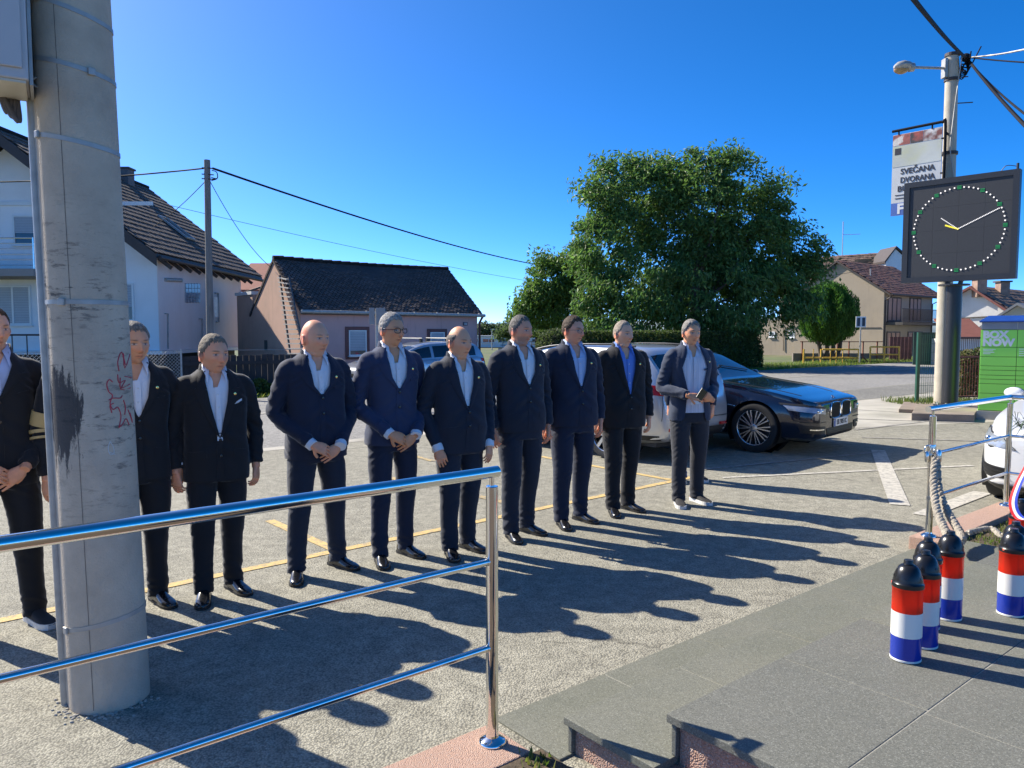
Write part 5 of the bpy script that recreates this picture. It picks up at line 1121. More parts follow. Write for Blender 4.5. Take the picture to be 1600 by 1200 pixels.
    for (nm, k, s), fs in gl.items():
        q = M(); q.add(VV, fs); me = q.mesh(nm); bm = bmesh.new(); bm.from_mesh(me); bmesh.ops.delete(bm, geom=[v for v in bm.verts if not v.link_faces], context='VERTS'); bmesh.ops.recalc_face_normals(bm, faces=bm.faces); bm.to_mesh(me); bm.free()
        obj(nm, me, m_cglass, t, False, smooth=50)
    def hit(p, d, off):
        p = Vector(p); d = Vector(d).normalized(); r = bvh.ray_cast(p-d*2.5, d)
        if r[0] is None: return p
        return r[0]+(r[1] if r[1].dot(d) < 0 else -r[1])*off
    def patch(nm, c, d, m, nu=8, nv=4, off=.005, par=t, th=.004):
        c = [Vector(p) for p in c]; G = [[hit(c[0].lerp(c[1], i/nu).lerp(c[3].lerp(c[2], i/nu), j/nv), d, off) for i in range(nu+1)] for j in range(nv+1)]
        q = M(); q.grid(G); me = q.mesh(nm); o = bpy.data.objects.new('x', me); COL.objects.link(o); s = o.modifiers.new('s','SOLIDIFY'); s.thickness = th; s.offset = 0
        return obj(nm, evalmods(o), m, par, False, smooth=60)
    def ring(nm, pts, d, r, m, off=.004, par=t): return obj(nm, M().tube([hit(p, d, off) for p in pts], r, 6, closed=True), m, par, False, smooth=60)
    def seam(x0, z0, x1, z1, s, k=10):
        P = [hit((x0+(x1-x0)*i/k, s*.2, z0+(z1-z0)*i/k), (0,-s,0), .0005) for i in range(k+1)]; return P
    # wheels
    for ax in sp['axles']:
        for s in (-1, 1):
            c = (ax, s*(max(hw)-.125), R_); w = thing_part('wheel', t, c); wm = w
            k = R_/.345; o = s
            tp = [(.245,-.10),(.30,-.115),(.332,-.105),(.345,-.07),(.345,.07),(.332,.105),(.30,.115),(.245,.10)]
            obj('tyre', M().lathe([(r*k, y) for r, y in tp], (0,0,0), 40, axis='Y', cap=False), m_tyre, w, False, 40)
            obj('rim', M().lathe([(.246*k,s*.105),(.236*k,s*.1),(.232*k,s*.06)], n=40, axis='Y', cap=False), m_rim, w, False, 40)
            obj('hub', M().lathe([(.240*k,s*.02),(.02,s*.03)], n=32, axis='Y'), m_rimd, w, False, 40)
            q = M()
            for a in range(sp['spokes']):
                for dd in ((-.075,.075) if sp.get('double') else (0,)):
                    a0 = 2*math.pi*a/sp['spokes']; p0 = Vector((math.cos(a0+dd*.6)*.045*k, s*.095, math.sin(a0+dd*.6)*.045*k)); p1 = Vector((math.cos(a0+dd*1.6)*.236*k, s*.092, math.sin(a0+dd*1.6)*.236*k))
                    q.bar(p0, p1, .016*k if sp.get('double') else .045*k, .03, up=(0,1,0))
                    obj('spoke', q, m_rim, w, False); q = M()
            obj('hub_cap', M().lathe([(.058*k,s*.085),(.055*k,s*.112),(.03*k,s*.116)], n=20, axis='Y'), m_rim, w, False, 40)
            # dark wheel housing
            q = M(); P = [[(ax+math.cos(a)*(AR-.002), y, R_*.98+math.sin(a)*(AR-.002)) for a in np.linspace(-.5, math.pi+.5, 22)] for y in (s*(max(hw)*.985), s*(max(hw)-.4))]; q.grid(P); 
            q.add([(ax+math.cos(a)*AR, s*(max(hw)-.4), R_*.98+math.sin(a)*AR) for a in np.linspace(0, 2*math.pi, 25)[:-1]], [tuple(range(24))]); obj('wheel_housing', q, m_blkp, t, False)
    def plate(x, z, d, txt, y=0., tilt=0):
        p = hit((x*1.0, y, z), (-d,0,0), .012); pl = obj('licence_plate', M().box((p.x, p.y, p.z), (.014,.52,.112)), m_plate, t, False, bevel=.003)
        dy = -d
        obj('plate_band', M().box((p.x+d*.0075, p.y-d*.235, p.z), (.002,.045,.108)), m_pblue, pl, False)
        me = text_mesh(txt, .092, .002, .002); o = obj('plate_lettering', me, m_ink, pl, world=False); o.matrix_local = frame((p.x+d*.009, p.y+d*.02, p.z-.031), (0,d,0), (0,0,1))
        obj('plate_holder', M().box((p.x-d*.008, p.y, p.z-.003), (.012,.535,.128)), m_blkp, t, False); return pl
    for s in (-1, 1):
        mx, mz = sp['mirror']; q = M().ball((mx, s*(max(hw)+.07), mz), (.06,.10,.062), 14, 8); mr = obj('mirror', q, paint, t, False, smooth=60); obj('mirror_foot', M().bar((mx+.02, s*(max(hw)-.12), mz-.05), (mx, s*(max(hw)+.04), mz-.06), .06,.04), m_blkp, mr, False); obj('mirror_glass', M().ball((mx-.055, s*(max(hw)+.07), mz), (.025,.095,.058), 12, 6), m_cglass, mr, False)
        for xd in sp['doors']:
            P = seam(xd, bot.min()+.16, xd+.02, spl(sp['belt'], xd)-.01, s); obj('door_seam', M().tube(P, .0035, 5), m_blkp, t, False)
        for xd in sp['doors'][1:]:
            zz = spl(sp['belt'], xd)-.11; P = [hit((xd+.06+.18*i/4, s*.2, zz), (0,-s,0), .018) for i in range(5)]; obj('door_handle', M().tube(P, .013, 8), sp.get('handle', paint), t, False, smooth=60)
        xa, xb = sp['doors'][0], sp['doors'][-1]
        P = seam(xa, bot.min()+.16, xb, bot.min()+.17, s, 20); obj('sill_seam', M().tube(P, .004, 5), m_blkp, t, False)
    obj('underbody', M().box((0,0,.3), (L*.9, max(hw)*1.5, .2)), m_blkp, t, False)
    return t, hit, patch, ring, plate, seam
def thing_part(name, parent, loc):
    o = bpy.data.objects.new(name, None); COL.objects.link(o); o.parent = parent; o.location = loc; o.empty_display_size = .1; WM[o] = WM[parent] @ Matrix.Translation(loc); return o
p_navy = mat('navy_car_paint', (.006,.009,.022), .18, .2, var=0, coat=1.); p_silver = mat('silver_car_paint', (.56,.57,.58), .28, .55, var=0, coat=1.); p_grey = mat('grey_car_paint', (.42,.44,.47), .28, .6, var=0, coat=1.); p_white = mat('white_car_paint', (.78,.78,.76), .25, .0, var=0, coat=1.)
SEDAN = dict(L=4.94, R=.345, axles=(1.63,-1.345), spokes=10, double=True, mirror=(.72,1.0), doors=(1.02,-.05,-1.05), handle=None,
    top=[(2.47,.69),(2.455,.715),(2.38,.75),(2.2,.79),(1.8,.87),(1.3,.93),(.98,.97),(.75,1.08),(.2,1.37),(-.1,1.45),(-.5,1.475),(-1.0,1.43),(-1.5,1.27),(-1.85,1.12),(-2.05,1.08),(-2.38,1.04),(-2.44,.92),(-2.47,.72)],
    belt=[(2.47,.62),(2.4,.67),(2.2,.715),(1.8,.80),(1.3,.875),(.9,.91),(0,.94),(-1,.965),(-1.8,.99),(-2.35,.97),(-2.47,.66)],
    hw=[(2.47,.70),(2.455,.76),(2.39,.83),(2.25,.885),(1.95,.915),(1.4,.932),(-1.5,.935),(-2.1,.9),(-2.35,.83),(-2.45,.72),(-2.47,.64)], bot=[(2.47,.27),(2.35,.19),(1.8,.2),(-1.8,.2),(-2.3,.25),(-2.47,.36)],
    side=[(-.02,.80),(-1.02,-.10),(-1.5,-1.08)], wind=(.12,.93), rear=(-1.85,-1.08))
SEDAN['handle'] = p_navy
cl_ = (2.90+.0, 12.02, 0)
t, hit, patch, ring, plate, seam = car('parked_car', 'dark navy saloon car with twin rounded grilles and ten double spokes, bonnet pointing right', 'car', (2.78,12.28,0), R(-43), SEDAN, p_navy)
F = (-1,0,0)
for s in (-1, 1):
    hl = patch('headlight', [(2.2,s*.40,.565),(2.0,s*.83,.62),(1.95,s*.86,.70),(2.2,s*.40,.66)], (-1,-s*.55,0), m_lens, 14, 5, .006)
    patch('lamp_shade', [(2.2,s*.42,.64),(1.95,s*.87,.69),(1.95,s*.88,.715),(2.2,s*.40,.668)], (-1,-s*.55,0), m_blkp, 12, 2, .009, hl)
    for y0 in (.52,.62): c = hit((2.2,s*y0,.615), (-1,-s*.5,0), .004); obj('lamp_projector', M().ball(c, (.012,.026,.022), 12, 8), m_chr, hl, False, smooth=60)
    yc = s*.195; K = [(2.5,yc+.175*math.copysign(abs(math.cos(a))**.5, math.cos(a)),.60+.105*math.copysign(abs(math.sin(a))**.5, math.sin(a))-.015*abs(0)) for a in np.linspace(0, 2*math.pi, 29)[:-1]]
    gr = patch('grille', [(2.5,yc-.155,.495),(2.5,yc+.155,.495),(2.5,yc+.155,.695),(2.5,yc-.155,.695)], F, m_blkp, 8, 6, .006)
    ring('grille_frame', K, F, .010, m_chr, .008, gr)
    for k in range(9): y = yc-.13+.26*k/8; obj('grille_slat', M().tube([hit((2.5,y,.51+.18*i/5), F, .012) for i in range(6)], .0055, 5), m_blkp if k % 2 else m_rimd, gr, False)
    patch('side_intake', [(2.4,s*.52,.30),(2.25,s*.84,.32),(2.2,s*.86,.43),(2.4,s*.50,.40)], (-1,-s*.5,0), m_blkp, 10, 4, .004)
    patch('chrome_strip', [(2.4,s*.56,.355),(2.3,s*.78,.365),(2.3,s*.78,.38),(2.4,s*.56,.372)], (-1,-s*.5,0), m_chr, 8, 2, .012)
    patch('bumper_crease', [(2.4,s*.48,.455),(2.2,s*.84,.465),(2.2,s*.84,.472),(2.4,s*.48,.463)], (-1,-s*.5,0), m_rimd, 8, 1, .007)
    P = [hit((1.0+1.15*i/16, s*(.70-.14*(i/16)), 1.2), (0,0,-1), .001) for i in range(17)]; obj('bonnet_seam', M().tube(P, .004, 5), m_blkp, t, False)
    P = [hit((1.45-.2*i/6, s*.2, .62+.03*i/6), (0,-s,0), .004) for i in range(7)]; obj('side_vent', M().tube(P, .011, 6), m_chr, t, False)
    P = [hit((-1.52+2.35*i/24, s*.2, float(spl(SEDAN['belt'], -1.52+2.35*i/24))+.02), (0,-s,0), .004) for i in range(25)]; obj('window_trim', M().tube(P, .008, 5), m_blkp, t, False)
    patch('tail_light', [(-2.3,s*.45,.78),(-2.1,s*.88,.80),(-2.1,s*.88,.90),(-2.3,s*.45,.88)], (1,-s*.5,0), m_redl, 8, 3, .005)
patch('lower_intake', [(2.5,-.46,.245),(2.5,.46,.245),(2.5,.50,.37),(2.5,-.50,.37)], F, m_blkp, 10, 4, .004)
for k in range(3): patch('intake_bar', [(2.5,-.45,.265+.03*k),(2.5,.45,.265+.03*k),(2.5,.45,.272+.03*k),(2.5,-.45,.272+.03*k)], F, m_rimd, 8, 1, .010)
plate(2.5, .43, 1, 'SB 905 IC')
c = hit((2.40,0,.8), (-.6,0,-1), .004); nrm = Vector((.75,0,.66)).normalized(); ux = Vector((0,1,0)); uy = nrm.cross(ux)
em = obj('emblem', M().extr([c+ux*.041*math.cos(a)+uy*.041*math.sin(a) for a in np.linspace(0, 2*math.pi, 21)[:-1]], nrm*.006), m_chr, t, False)
for k in range(4): obj('emblem_quarter', M().extr([c+nrm*.006]+[c+nrm*.006+(ux*math.cos(a)+uy*math.sin(a))*.028 for a in np.linspace(k*math.pi/2, (k+1)*math.pi/2, 6)], nrm*.001), m_pblue if k % 2 else m_plate, em, False)
for s in (-1,1): P = [hit((.35,-s*.5+.55*i/8*s, 1.2), (-.5,0,-1), .02) for i in range(9)]; obj('wiper', M().tube([hit((.9-.2*i/8, s*(.6-.65*i/8), 1.3), (-.5,0,-1), .015) for i in range(9)], .008, 5), m_blkp, t, False)
# silver people carrier, seen from behind
VAN = dict(L=4.30, R=.325, axles=(1.32,-1.28), spokes=7, mirror=(0.85,1.07), doors=(1.0,-.1,-1.15), handle=p_silver,
    top=[(2.15,0.62),(2.12,0.74),(2,0.82),(1.5,0.95),(1.15,1.04),(0.9,1.17),(0.35,1.4),(-0.1,1.49),(-0.8,1.52),(-1.4,1.5),(-1.72,1.46),(-1.8,1.42),(-1.95,1.23),(-2.05,1.07),(-2.09,0.98),(-2.13,0.85),(-2.15,0.7)],
    belt=[(2.15,.56),(2.0,.74),(1.5,.87),(1.0,.96),(0,1.0),(-1,1.03),(-1.7,1.05),(-1.95,1.03),(-2.05,.98),(-2.15,.66)],
    hw=[(2.15,.55),(2.12,.66),(2.0,.78),(1.7,.86),(1.2,.895),(-1.2,.90),(-1.7,.88),(-1.95,.83),(-2.08,.76),(-2.15,.66)], bot=[(2.15,.28),(2.0,.2),(-1.8,.24),(-2.1,.28),(-2.15,.34)],
    side=[(-.06,.95),(-1.1,-.14),(-1.68,-1.2)], wind=(.38,1.12), rear=(-2.04,-1.80))
def cladding(patch, sp, z0, z1):
    for s in (-1, 1): 
        a, b = sp['axles']; R_ = sp['R']+.06
        for x0, x1 in ((b+R_, a-R_), (-sp['L']/2+.12, b-R_), (a+R_, sp['L']/2-.12)): patch('cladding', [(x0,s*.2,z0),(x1,s*.2,z0),(x1,s*.2,z1),(x0,s*.2,z1)], (0,-s,0), m_blkp, 12, 2, .006)
t, hit, patch, ring, plate, seam = car('parked_car', 'silver people carrier seen from behind, parked between the last men and the dark saloon', 'car', (.98,11.50,0), R(134), VAN, p_silver)
cladding(patch, VAN, .24, .36)
B = (1,0,0)
for s in (-1, 1):
    tl = patch('tail_light', [(-2.1,s*.66,.86),(-1.95,s*.84,.88),(-1.95,s*.84,1.0),(-2.1,s*.68,.97)], (1,-s*.7,0), m_redl, 10, 4, .008)
    patch('reflector', [(-2.1,s*.45,.42),(-2.05,s*.66,.42),(-2.05,s*.66,.46),(-2.1,s*.45,.46)], (1,-s*.3,0), m_redl, 6, 2, .006)
    P = [hit((-1.55+1.9*i/14, s*.62, 1.9), (0,0,-1), .03) for i in range(15)]; obj('roof_rail', M().tube(P, .014, 8), m_rimd, t, False, smooth=60)
    P = [hit((-2.0+.95*i/12*0, s*(.74-.02*i/12), .55+.5*i/12), (1,-s*.2,0), .001) for i in range(13)]; obj('tailgate_seam', M().tube(P, .004, 5), m_blkp, t, False)
patch('bumper_skirt', [(-2.1,-.62,.30),(-2.1,.62,.30),(-2.1,.66,.42),(-2.1,-.66,.42)], B, m_blkp, 12, 3, .006)
patch('tailgate_seam', [(-2.1,-.66,.545),(-2.1,.66,.545),(-2.1,.66,.555),(-2.1,-.66,.555)], B, m_blkp, 12, 1, .003)
patch('chrome_strip', [(-2.1,-.42,.80),(-2.1,.42,.80),(-2.1,.40,.85),(-2.1,-.40,.85)], B, m_chr, 10, 2, .012)
patch('plate_recess', [(-2.1,-.36,.60),(-2.1,.36,.60),(-2.1,.36,.77),(-2.1,-.36,.77)], B, p_silver, 6, 3, .003)
plate(-2.1, .685, -1, 'SB 316 GL')
obj('tow_hook', M().tube(catmull([(-2.05,.1,.3),(-2.2,.1,.28),(-2.24,.1,.36)], 5), .02, 8), m_blkp, t, False); obj('tow_ball', M().ball((-2.24,.1,.38), .028), m_chr, t, False)
P = [hit((-2.1,.32-.5*i/8,1.14+.1*i/8), B, .015) for i in range(9)]; obj('rear_wiper', M().tube(P, .009, 5), m_blkp, t, False)
# grey car with roof bars across the road
SUV = dict(VAN); SUV['handle'] = p_grey
t, hit, patch, ring, plate, seam = car('parked_car', 'grey estate car with roof bars parked across the road before the pink cottage, facing left', 'car', EN(12.1,-19.35,-.1), ROTE+math.pi, SUV, p_grey)
for s in (-1, 1):
    patch('headlight', [(2.0,s*.48,.62),(1.9,s*.80,.66),(1.85,s*.82,.78),(2.0,s*.46,.72)], (-1,-s*.6,0), m_lens, 8, 3, .006); patch('tail_light', [(-2.1,s*.52,.86),(-1.9,s*.86,.90),(-1.9,s*.86,1.0),(-2.1,s*.55,.96)], (1,-s*.7,0), m_redl, 8, 3, .006)
for x in (.15,-.85):
    z = 1.60; obj('roof_bar', M().tube([(x,-.66,z),(x,.66,z)], .018, 8), m_galv, t, False)
    for s in (-1,1): obj('bar_foot', M().box((x,s*.6,z-.06), (.08,.07,.12)), m_blkp, t, False)
patch('grille', [(2.1,-.4,.5),(2.1,.4,.5),(2.1,.4,.62),(2.1,-.4,.62)], F, m_blkp, 8, 3, .006); patch('lower_intake', [(2.1,-.5,.3),(2.1,.5,.3),(2.1,.5,.42),(2.1,-.5,.42)], F, m_blkp, 8, 3, .006); plate(2.2, .46, 1, 'SB 127 KD'); cladding(patch, SUV, .24, .33)
# white car behind the far railing
WC = dict(SEDAN); WC['handle'] = p_white; WC['spokes'] = 5; WC['double'] = False
WC['hw'] = [(2.47,.58),(2.45,.68),(2.39,.77),(2.25,.85),(1.95,.905),(1.4,.932),(-1.5,.935),(-2.1,.9),(-2.35,.83),(-2.45,.72),(-2.47,.64)]
t, hit, patch, ring, plate, seam = car('parked_car', 'white car cut off by the right edge, its headlight behind the far railing', 'car', (6.76,8.13,0), R(-138), WC, p_white)
for s in (-1, 1):
    hl = patch('headlight', [(2.3,s*.42,.60),(2.1,s*.80,.62),(2.0,s*.86,.75),(2.3,s*.55,.70)], (-1,-s*.6,0), m_lens, 12, 5, .006)
    ring('headlight_rim', [(2.3,s*.42,.60),(2.2,s*.62,.60),(2.1,s*.80,.62),(2.0,s*.87,.75),(2.2,s*.7,.73),(2.3,s*.55,.70)], (-1,-s*.6,0), .008, m_blkp, .006, hl)
    for y0 in (.56,.70): c = hit((2.2,s*y0,.665), (-1,-s*.6,0), .006); obj('lamp_projector', M().ball(c, (.012,.03,.026), 12, 8), m_chr, hl, False, smooth=60)
    si = patch('side_intake', [(2.3,s*.46,.32),(2.1,s*.82,.33),(2.1,s*.84,.46),(2.3,s*.50,.42)], (-1,-s*.6,0), m_blkp, 10, 4, .006)
    for k in range(3): patch('intake_bar', [(2.3,s*.48,.345+.03*k),(2.1,s*.80,.355+.035*k),(2.1,s*.80,.365+.035*k),(2.3,s*.48,.353+.03*k)], (-1,-s*.6,0), m_rimd, 8, 1, .012, si)
    patch('bumper_lip', [(2.3,s*.02,.19),(2.0,s*.88,.20),(2.0,s*.88,.27),(2.3,s*.02,.26)], (-1,-s*.4,0), m_blkp, 14, 3, .008)
patch('grille', [(2.5,-.36,.42),(2.5,.36,.42),(2.5,.42,.66),(2.5,-.42,.66)], F, m_blkp, 10, 5, .006); plate(2.5, .40, 1, 'SB 448 MV')
# ------------------------------------------------------------------ people
m_skin = mat('skin', attr='Col', rough=.48, var=.05, vs=40, spec=.4, sss=.12, bump=.06, bs=220)
m_hair = mat('hair', attr='Col', rough=.7, var=.3, vs=90, stretch=(1,.5,.5), bump=.35, bs=170, spec=.15)
def cloth(name, c, sheen=.25, rough=.8): return mat(name, c, rough, var=.10, vs=3, bump=.12, bs=420, sheen=sheen, spec=.25)
m_navy = cloth('navy_wool', (.017,.022,.042)); m_blue = cloth('blue_wool', (.032,.042,.085)); m_black = cloth('black_wool', (.015,.015,.017)); m_mid = cloth('midnight_wool', (.020,.024,.037)); m_slate = cloth('slate_blue_wool', (.034,.045,.075)); m_gtrs = cloth('dark_grey_chino', (.029,.030,.037))
m_shirt = mat('white_cotton', (.72,.73,.76), .75, var=.04, vs=8, bump=.15, bs=300); m_lshirt = mat('pale_blue_cotton', (.42,.50,.70), .75, var=.05, vs=8, bump=.15, bs=300); m_bshirt = mat('blue_cotton', (.13,.24,.62), .75, var=.05, vs=8, bump=.15, bs=300); m_stripe = mat('striped_cotton', (.60,.60,.66), .75, var=.2, vs=60, stretch=(1,1,.02))
m_denim = mat('blue_denim', (.035,.075,.20), .85, var=.3, vs=14, bump=.3, bs=200); m_dkblue = cloth('dark_blue_knit', (.012,.022,.045))
m_leather = mat('black_leather', (.010,.010,.011), .22, var=.1, coat=.25); m_sole = mat('black_sole', (.015,.014,.013), .7); m_wsole = mat('white_rubber', (.68,.67,.64), .6); m_snk = mat('dark_suede', (.028,.026,.026), .85, var=.2, vs=30); m_tanl = mat('tan_leather', (.32,.15,.06), .5); m_belt = mat('brown_leather', (.10,.035,.015), .4); m_gold = mat('gold_pin', (.8,.55,.2), .25, 1.); m_spec = mat('black_acetate', (.012,.012,.014), .25); m_lensg = mat('spectacle_lens', (.10,.09,.09), .05, spec=.8)
def selip(hw, hd, cx, cy, z, p=2.5, n=36):
    out = []
    for k in range(n):
        a = 2*math.pi*k/n; c, s = math.cos(a), math.sin(a)
        out.append((cx+hw*math.copysign(abs(c)**(2/p), c), cy+hd*math.copysign(abs(s)**(2/p), s), z))
    return out
def rotz(a): return Matrix.Rotation(a, 3, 'Z')
def head_mesh(sp):
    """param sculpted head: grid of points around the eye-level centre, face towards -y"""
    nl, nt = 104, 72; wS = sp.get('hw', 1.); jaw = sp.get('jaw', 0.); P = np.zeros((nt, nl, 3))
    th = np.linspace(.02, math.pi-.02, nt); ph = np.linspace(0, 2*math.pi, nl, endpoint=False)
    T, Pq = np.meshgrid(th, ph, indexing='ij'); dx = np.sin(T)*np.sin(Pq); dy = -np.sin(T)*np.cos(Pq); dz = np.cos(T)
    x = dx*.076*wS; y = dy*.098; z = dz*.119
    x = np.sign(x)*np.abs(x/(.076*wS))**.92*.076*wS
    t = np.clip((-.01-z)/.11, 0, 1); f = np.clip(-dy, 0, 1); b = np.clip(dy, 0, 1)
    x *= 1-(.30-jaw)*t**1.5; y = np.where(y > 0, y*(1-.40*t), y*(1+.06*t))
    z = np.where((z < -.09) & (y < 0), z, z)
    y += np.where(y < 0, .006*np.clip((z-.03)/.09, 0, 1)*1.2, 0)          # forehead slopes back
    fr = (y < -.02).astype(float)*np.clip((-y-.02)/.04, 0, 1)
    def bump(x0, z0, sx, sz, a):
        nonlocal y
        w = np.exp(-((np.abs(x)-x0)/sx)**2-((z-z0)/sz)**2) if x0 else np.exp(-(x/sx)**2-((z-z0)/sz)**2); y = y-fr*a*w
    bump(.030, .024, .020, .009, .0065); bump(0, .020, .014, .012, .003); bump(.031, .001, .015, .011, -.0105); bump(.031, -.001, .009, .006, .004)
    bump(.047, -.026, .018, .016, .005); bump(.036, -.062, .016, .02, -.003)
    k = np.clip((.012-z)/.05, 0, 1)*np.clip((z+.052)/.012, 0, 1); sx = .0085+.006*k
    y = y-fr*(.010+.017*k)*np.exp(-(x/sx)**2)*(z < .016)*np.clip((.016-z)/.01, 0, 1)*(z > -.052)
    bump(.0135, -.040, .007, .007, .009)
    bump(0, -.063, .022, .006, .0055); bump(0, -.0695, .021, .0028, -.0045); bump(0, -.077, .019, .006, .006); bump(0, -.088, .02, .006, -.0035); bump(0, -.104, .022, .013, .009); bump(.027, -.07, .005, .008, -.003)
    bump(.022, -.048, .005, .014, -.0022)
    P = np.stack([x, y, z], -1); return P, dx, dy, dz
def hair_shell(P, dx, dy, dz, style, thick):
    """offset shell over the scalp; returns vertex/face lists"""
    nt, nl = P.shape[:2]; M_ = np.zeros((nt, nl)); az = np.abs(np.arctan2(dx, -dy))
    front = {'full': .072, 'short': .076, 'thin': .082, 'receding': .090, 'ring': .2, 'none': 9}[style]
    hl = np.where(az < .75, front+.012*np.cos(az*5)*(style == 'receding')-.0*az, np.where(az < 1.15, front-(az-.75)/.4*(front-.030), np.where(az < 1.75, .03-(az-1.15)/.6*.045, -.015-(az-1.75)*.04)))
    hl = hl+.007*np.sin(az*9+thick*900)*np.sin(az*23)+.004*np.sin(np.arctan2(dx,-dy)*31)
    if style == 'ring': hl = np.where(az < 1.2, 1., hl)
    z = P[:,:,2]; d = (z-hl)/.018
    if style == 'ring': d = np.minimum(d, (.060-z)/.02)
    m = np.clip(d, 0, 1); N_ = np.stack([dx/.076, dy/.098, dz/.119], -1); N_ /= np.linalg.norm(N_, axis=-1)[:,:,None]
    off = np.zeros((nt, nl))
    for i in range(nt):
        for j in range(nl):
            if m[i,j] > 0:
                p = P[i,j]; off[i,j] = noise.noise((p[0]*60,p[1]*34,p[2]*60))*.6+noise.noise((p[0]*150,p[1]*60,p[2]*120))*.18
    H = P+N_*(m*(thick*(1+.35*off)*(.55+.45*np.clip(z/.08,0,1)))+np.where(m > 0, .0, -.004))[:,:,None]
    vid = {}; V = []; F = []
    for i in range(nt-1):
        for j in range(nl):
            q = [(i,j),(i+1,j),(i+1,(j+1)%nl),(i,(j+1)%nl)]
            if sum(m[a] > 0 for a in q) >= 2:
                f = []
                for a in q:
                    if a not in vid: vid[a] = len(V); V.append(tuple(H[a]))
                    f.append(vid[a])
                F.append(f)
    return V, F
def hand_mesh(side, Pw, f, b, curl=.5, spread=.3, thumb=.5, sc=1., flat=0):
    """hand with five fingers; f finger direction, b back-of-hand normal, thumb towards t"""
    f = Vector(f).normalized(); b = Vector(b); b = (b-f*b.dot(f)).normalized(); t = f.cross(b)*side; Pw = Vector(Pw)
    W = lambda a, u, v: Pw+(f*a+t*u+b*v)*sc
    m = M()
    rings = []
    for a, hw, hd, u0 in ((-.035,.024,.019,0),(-.018,.026,.020,0),(.0,.027,.019,0),(.025,.035,.018,.002),(.055,.041,.0165,.001),(.08,.041,.0145,0),(.094,.036,.011,0)):
        rings.append([W(a, u0+hw*math.copysign(abs(math.cos(q))**.8, math.cos(q)), hd*math.copysign(abs(math.sin(q))**.8, math.sin(q))) for q in np.linspace(0, 2*math.pi, 17)[:-1]])
    m.loft(rings)
    for k, (u, ln, r) in enumerate(((.0315,.074,.0092),(.0105,.083,.0096),(-.0105,.077,.0090),(-.0305,.060,.0080))):
        p = Vector((.078, u, 0)); ang = 0; d2 = (u*spread*3); pts = [W(.06,u*.95,.0), W(*p)]; rr = [r*1.05, r*1.08]; 
        for q, (fr, da) in enumerate(((.45,25),(.32,42),(.23,30))):
            ang += R(da)*curl*(1+.12*k); st = ln*fr; p = p+Vector((math.cos(ang)*st, d2*st, -math.sin(ang)*st)); pts.append(W(*p)); rr.append(r*(1-.1*(q+1)))
        pts.append(W(*(p+Vector((math.cos(ang),0,-math.sin(ang)))*.003))); rr.append(r*.45)
        m.tube(pts, [x*sc for x in rr], 9)
    p = Vector((.02,.028,-.004)); dr = Vector((.55+.25*(1-thumb),.75*thumb+.1,-.28-.3*(1-thumb))).normalized(); pts = [W(.005,.012,-.003), W(*p)]; rr = [.0125,.0125]
    for st, r in ((.034,.0112),(.026,.0104),(.006,.005)): p = p+dr*st; pts.append(W(*p)); rr.append(r); dr = (dr+Vector((.28,-.22,-.05))).normalized()
    m.tube(pts, [x*sc for x in rr], 9)
    return m
LAPELS = {}
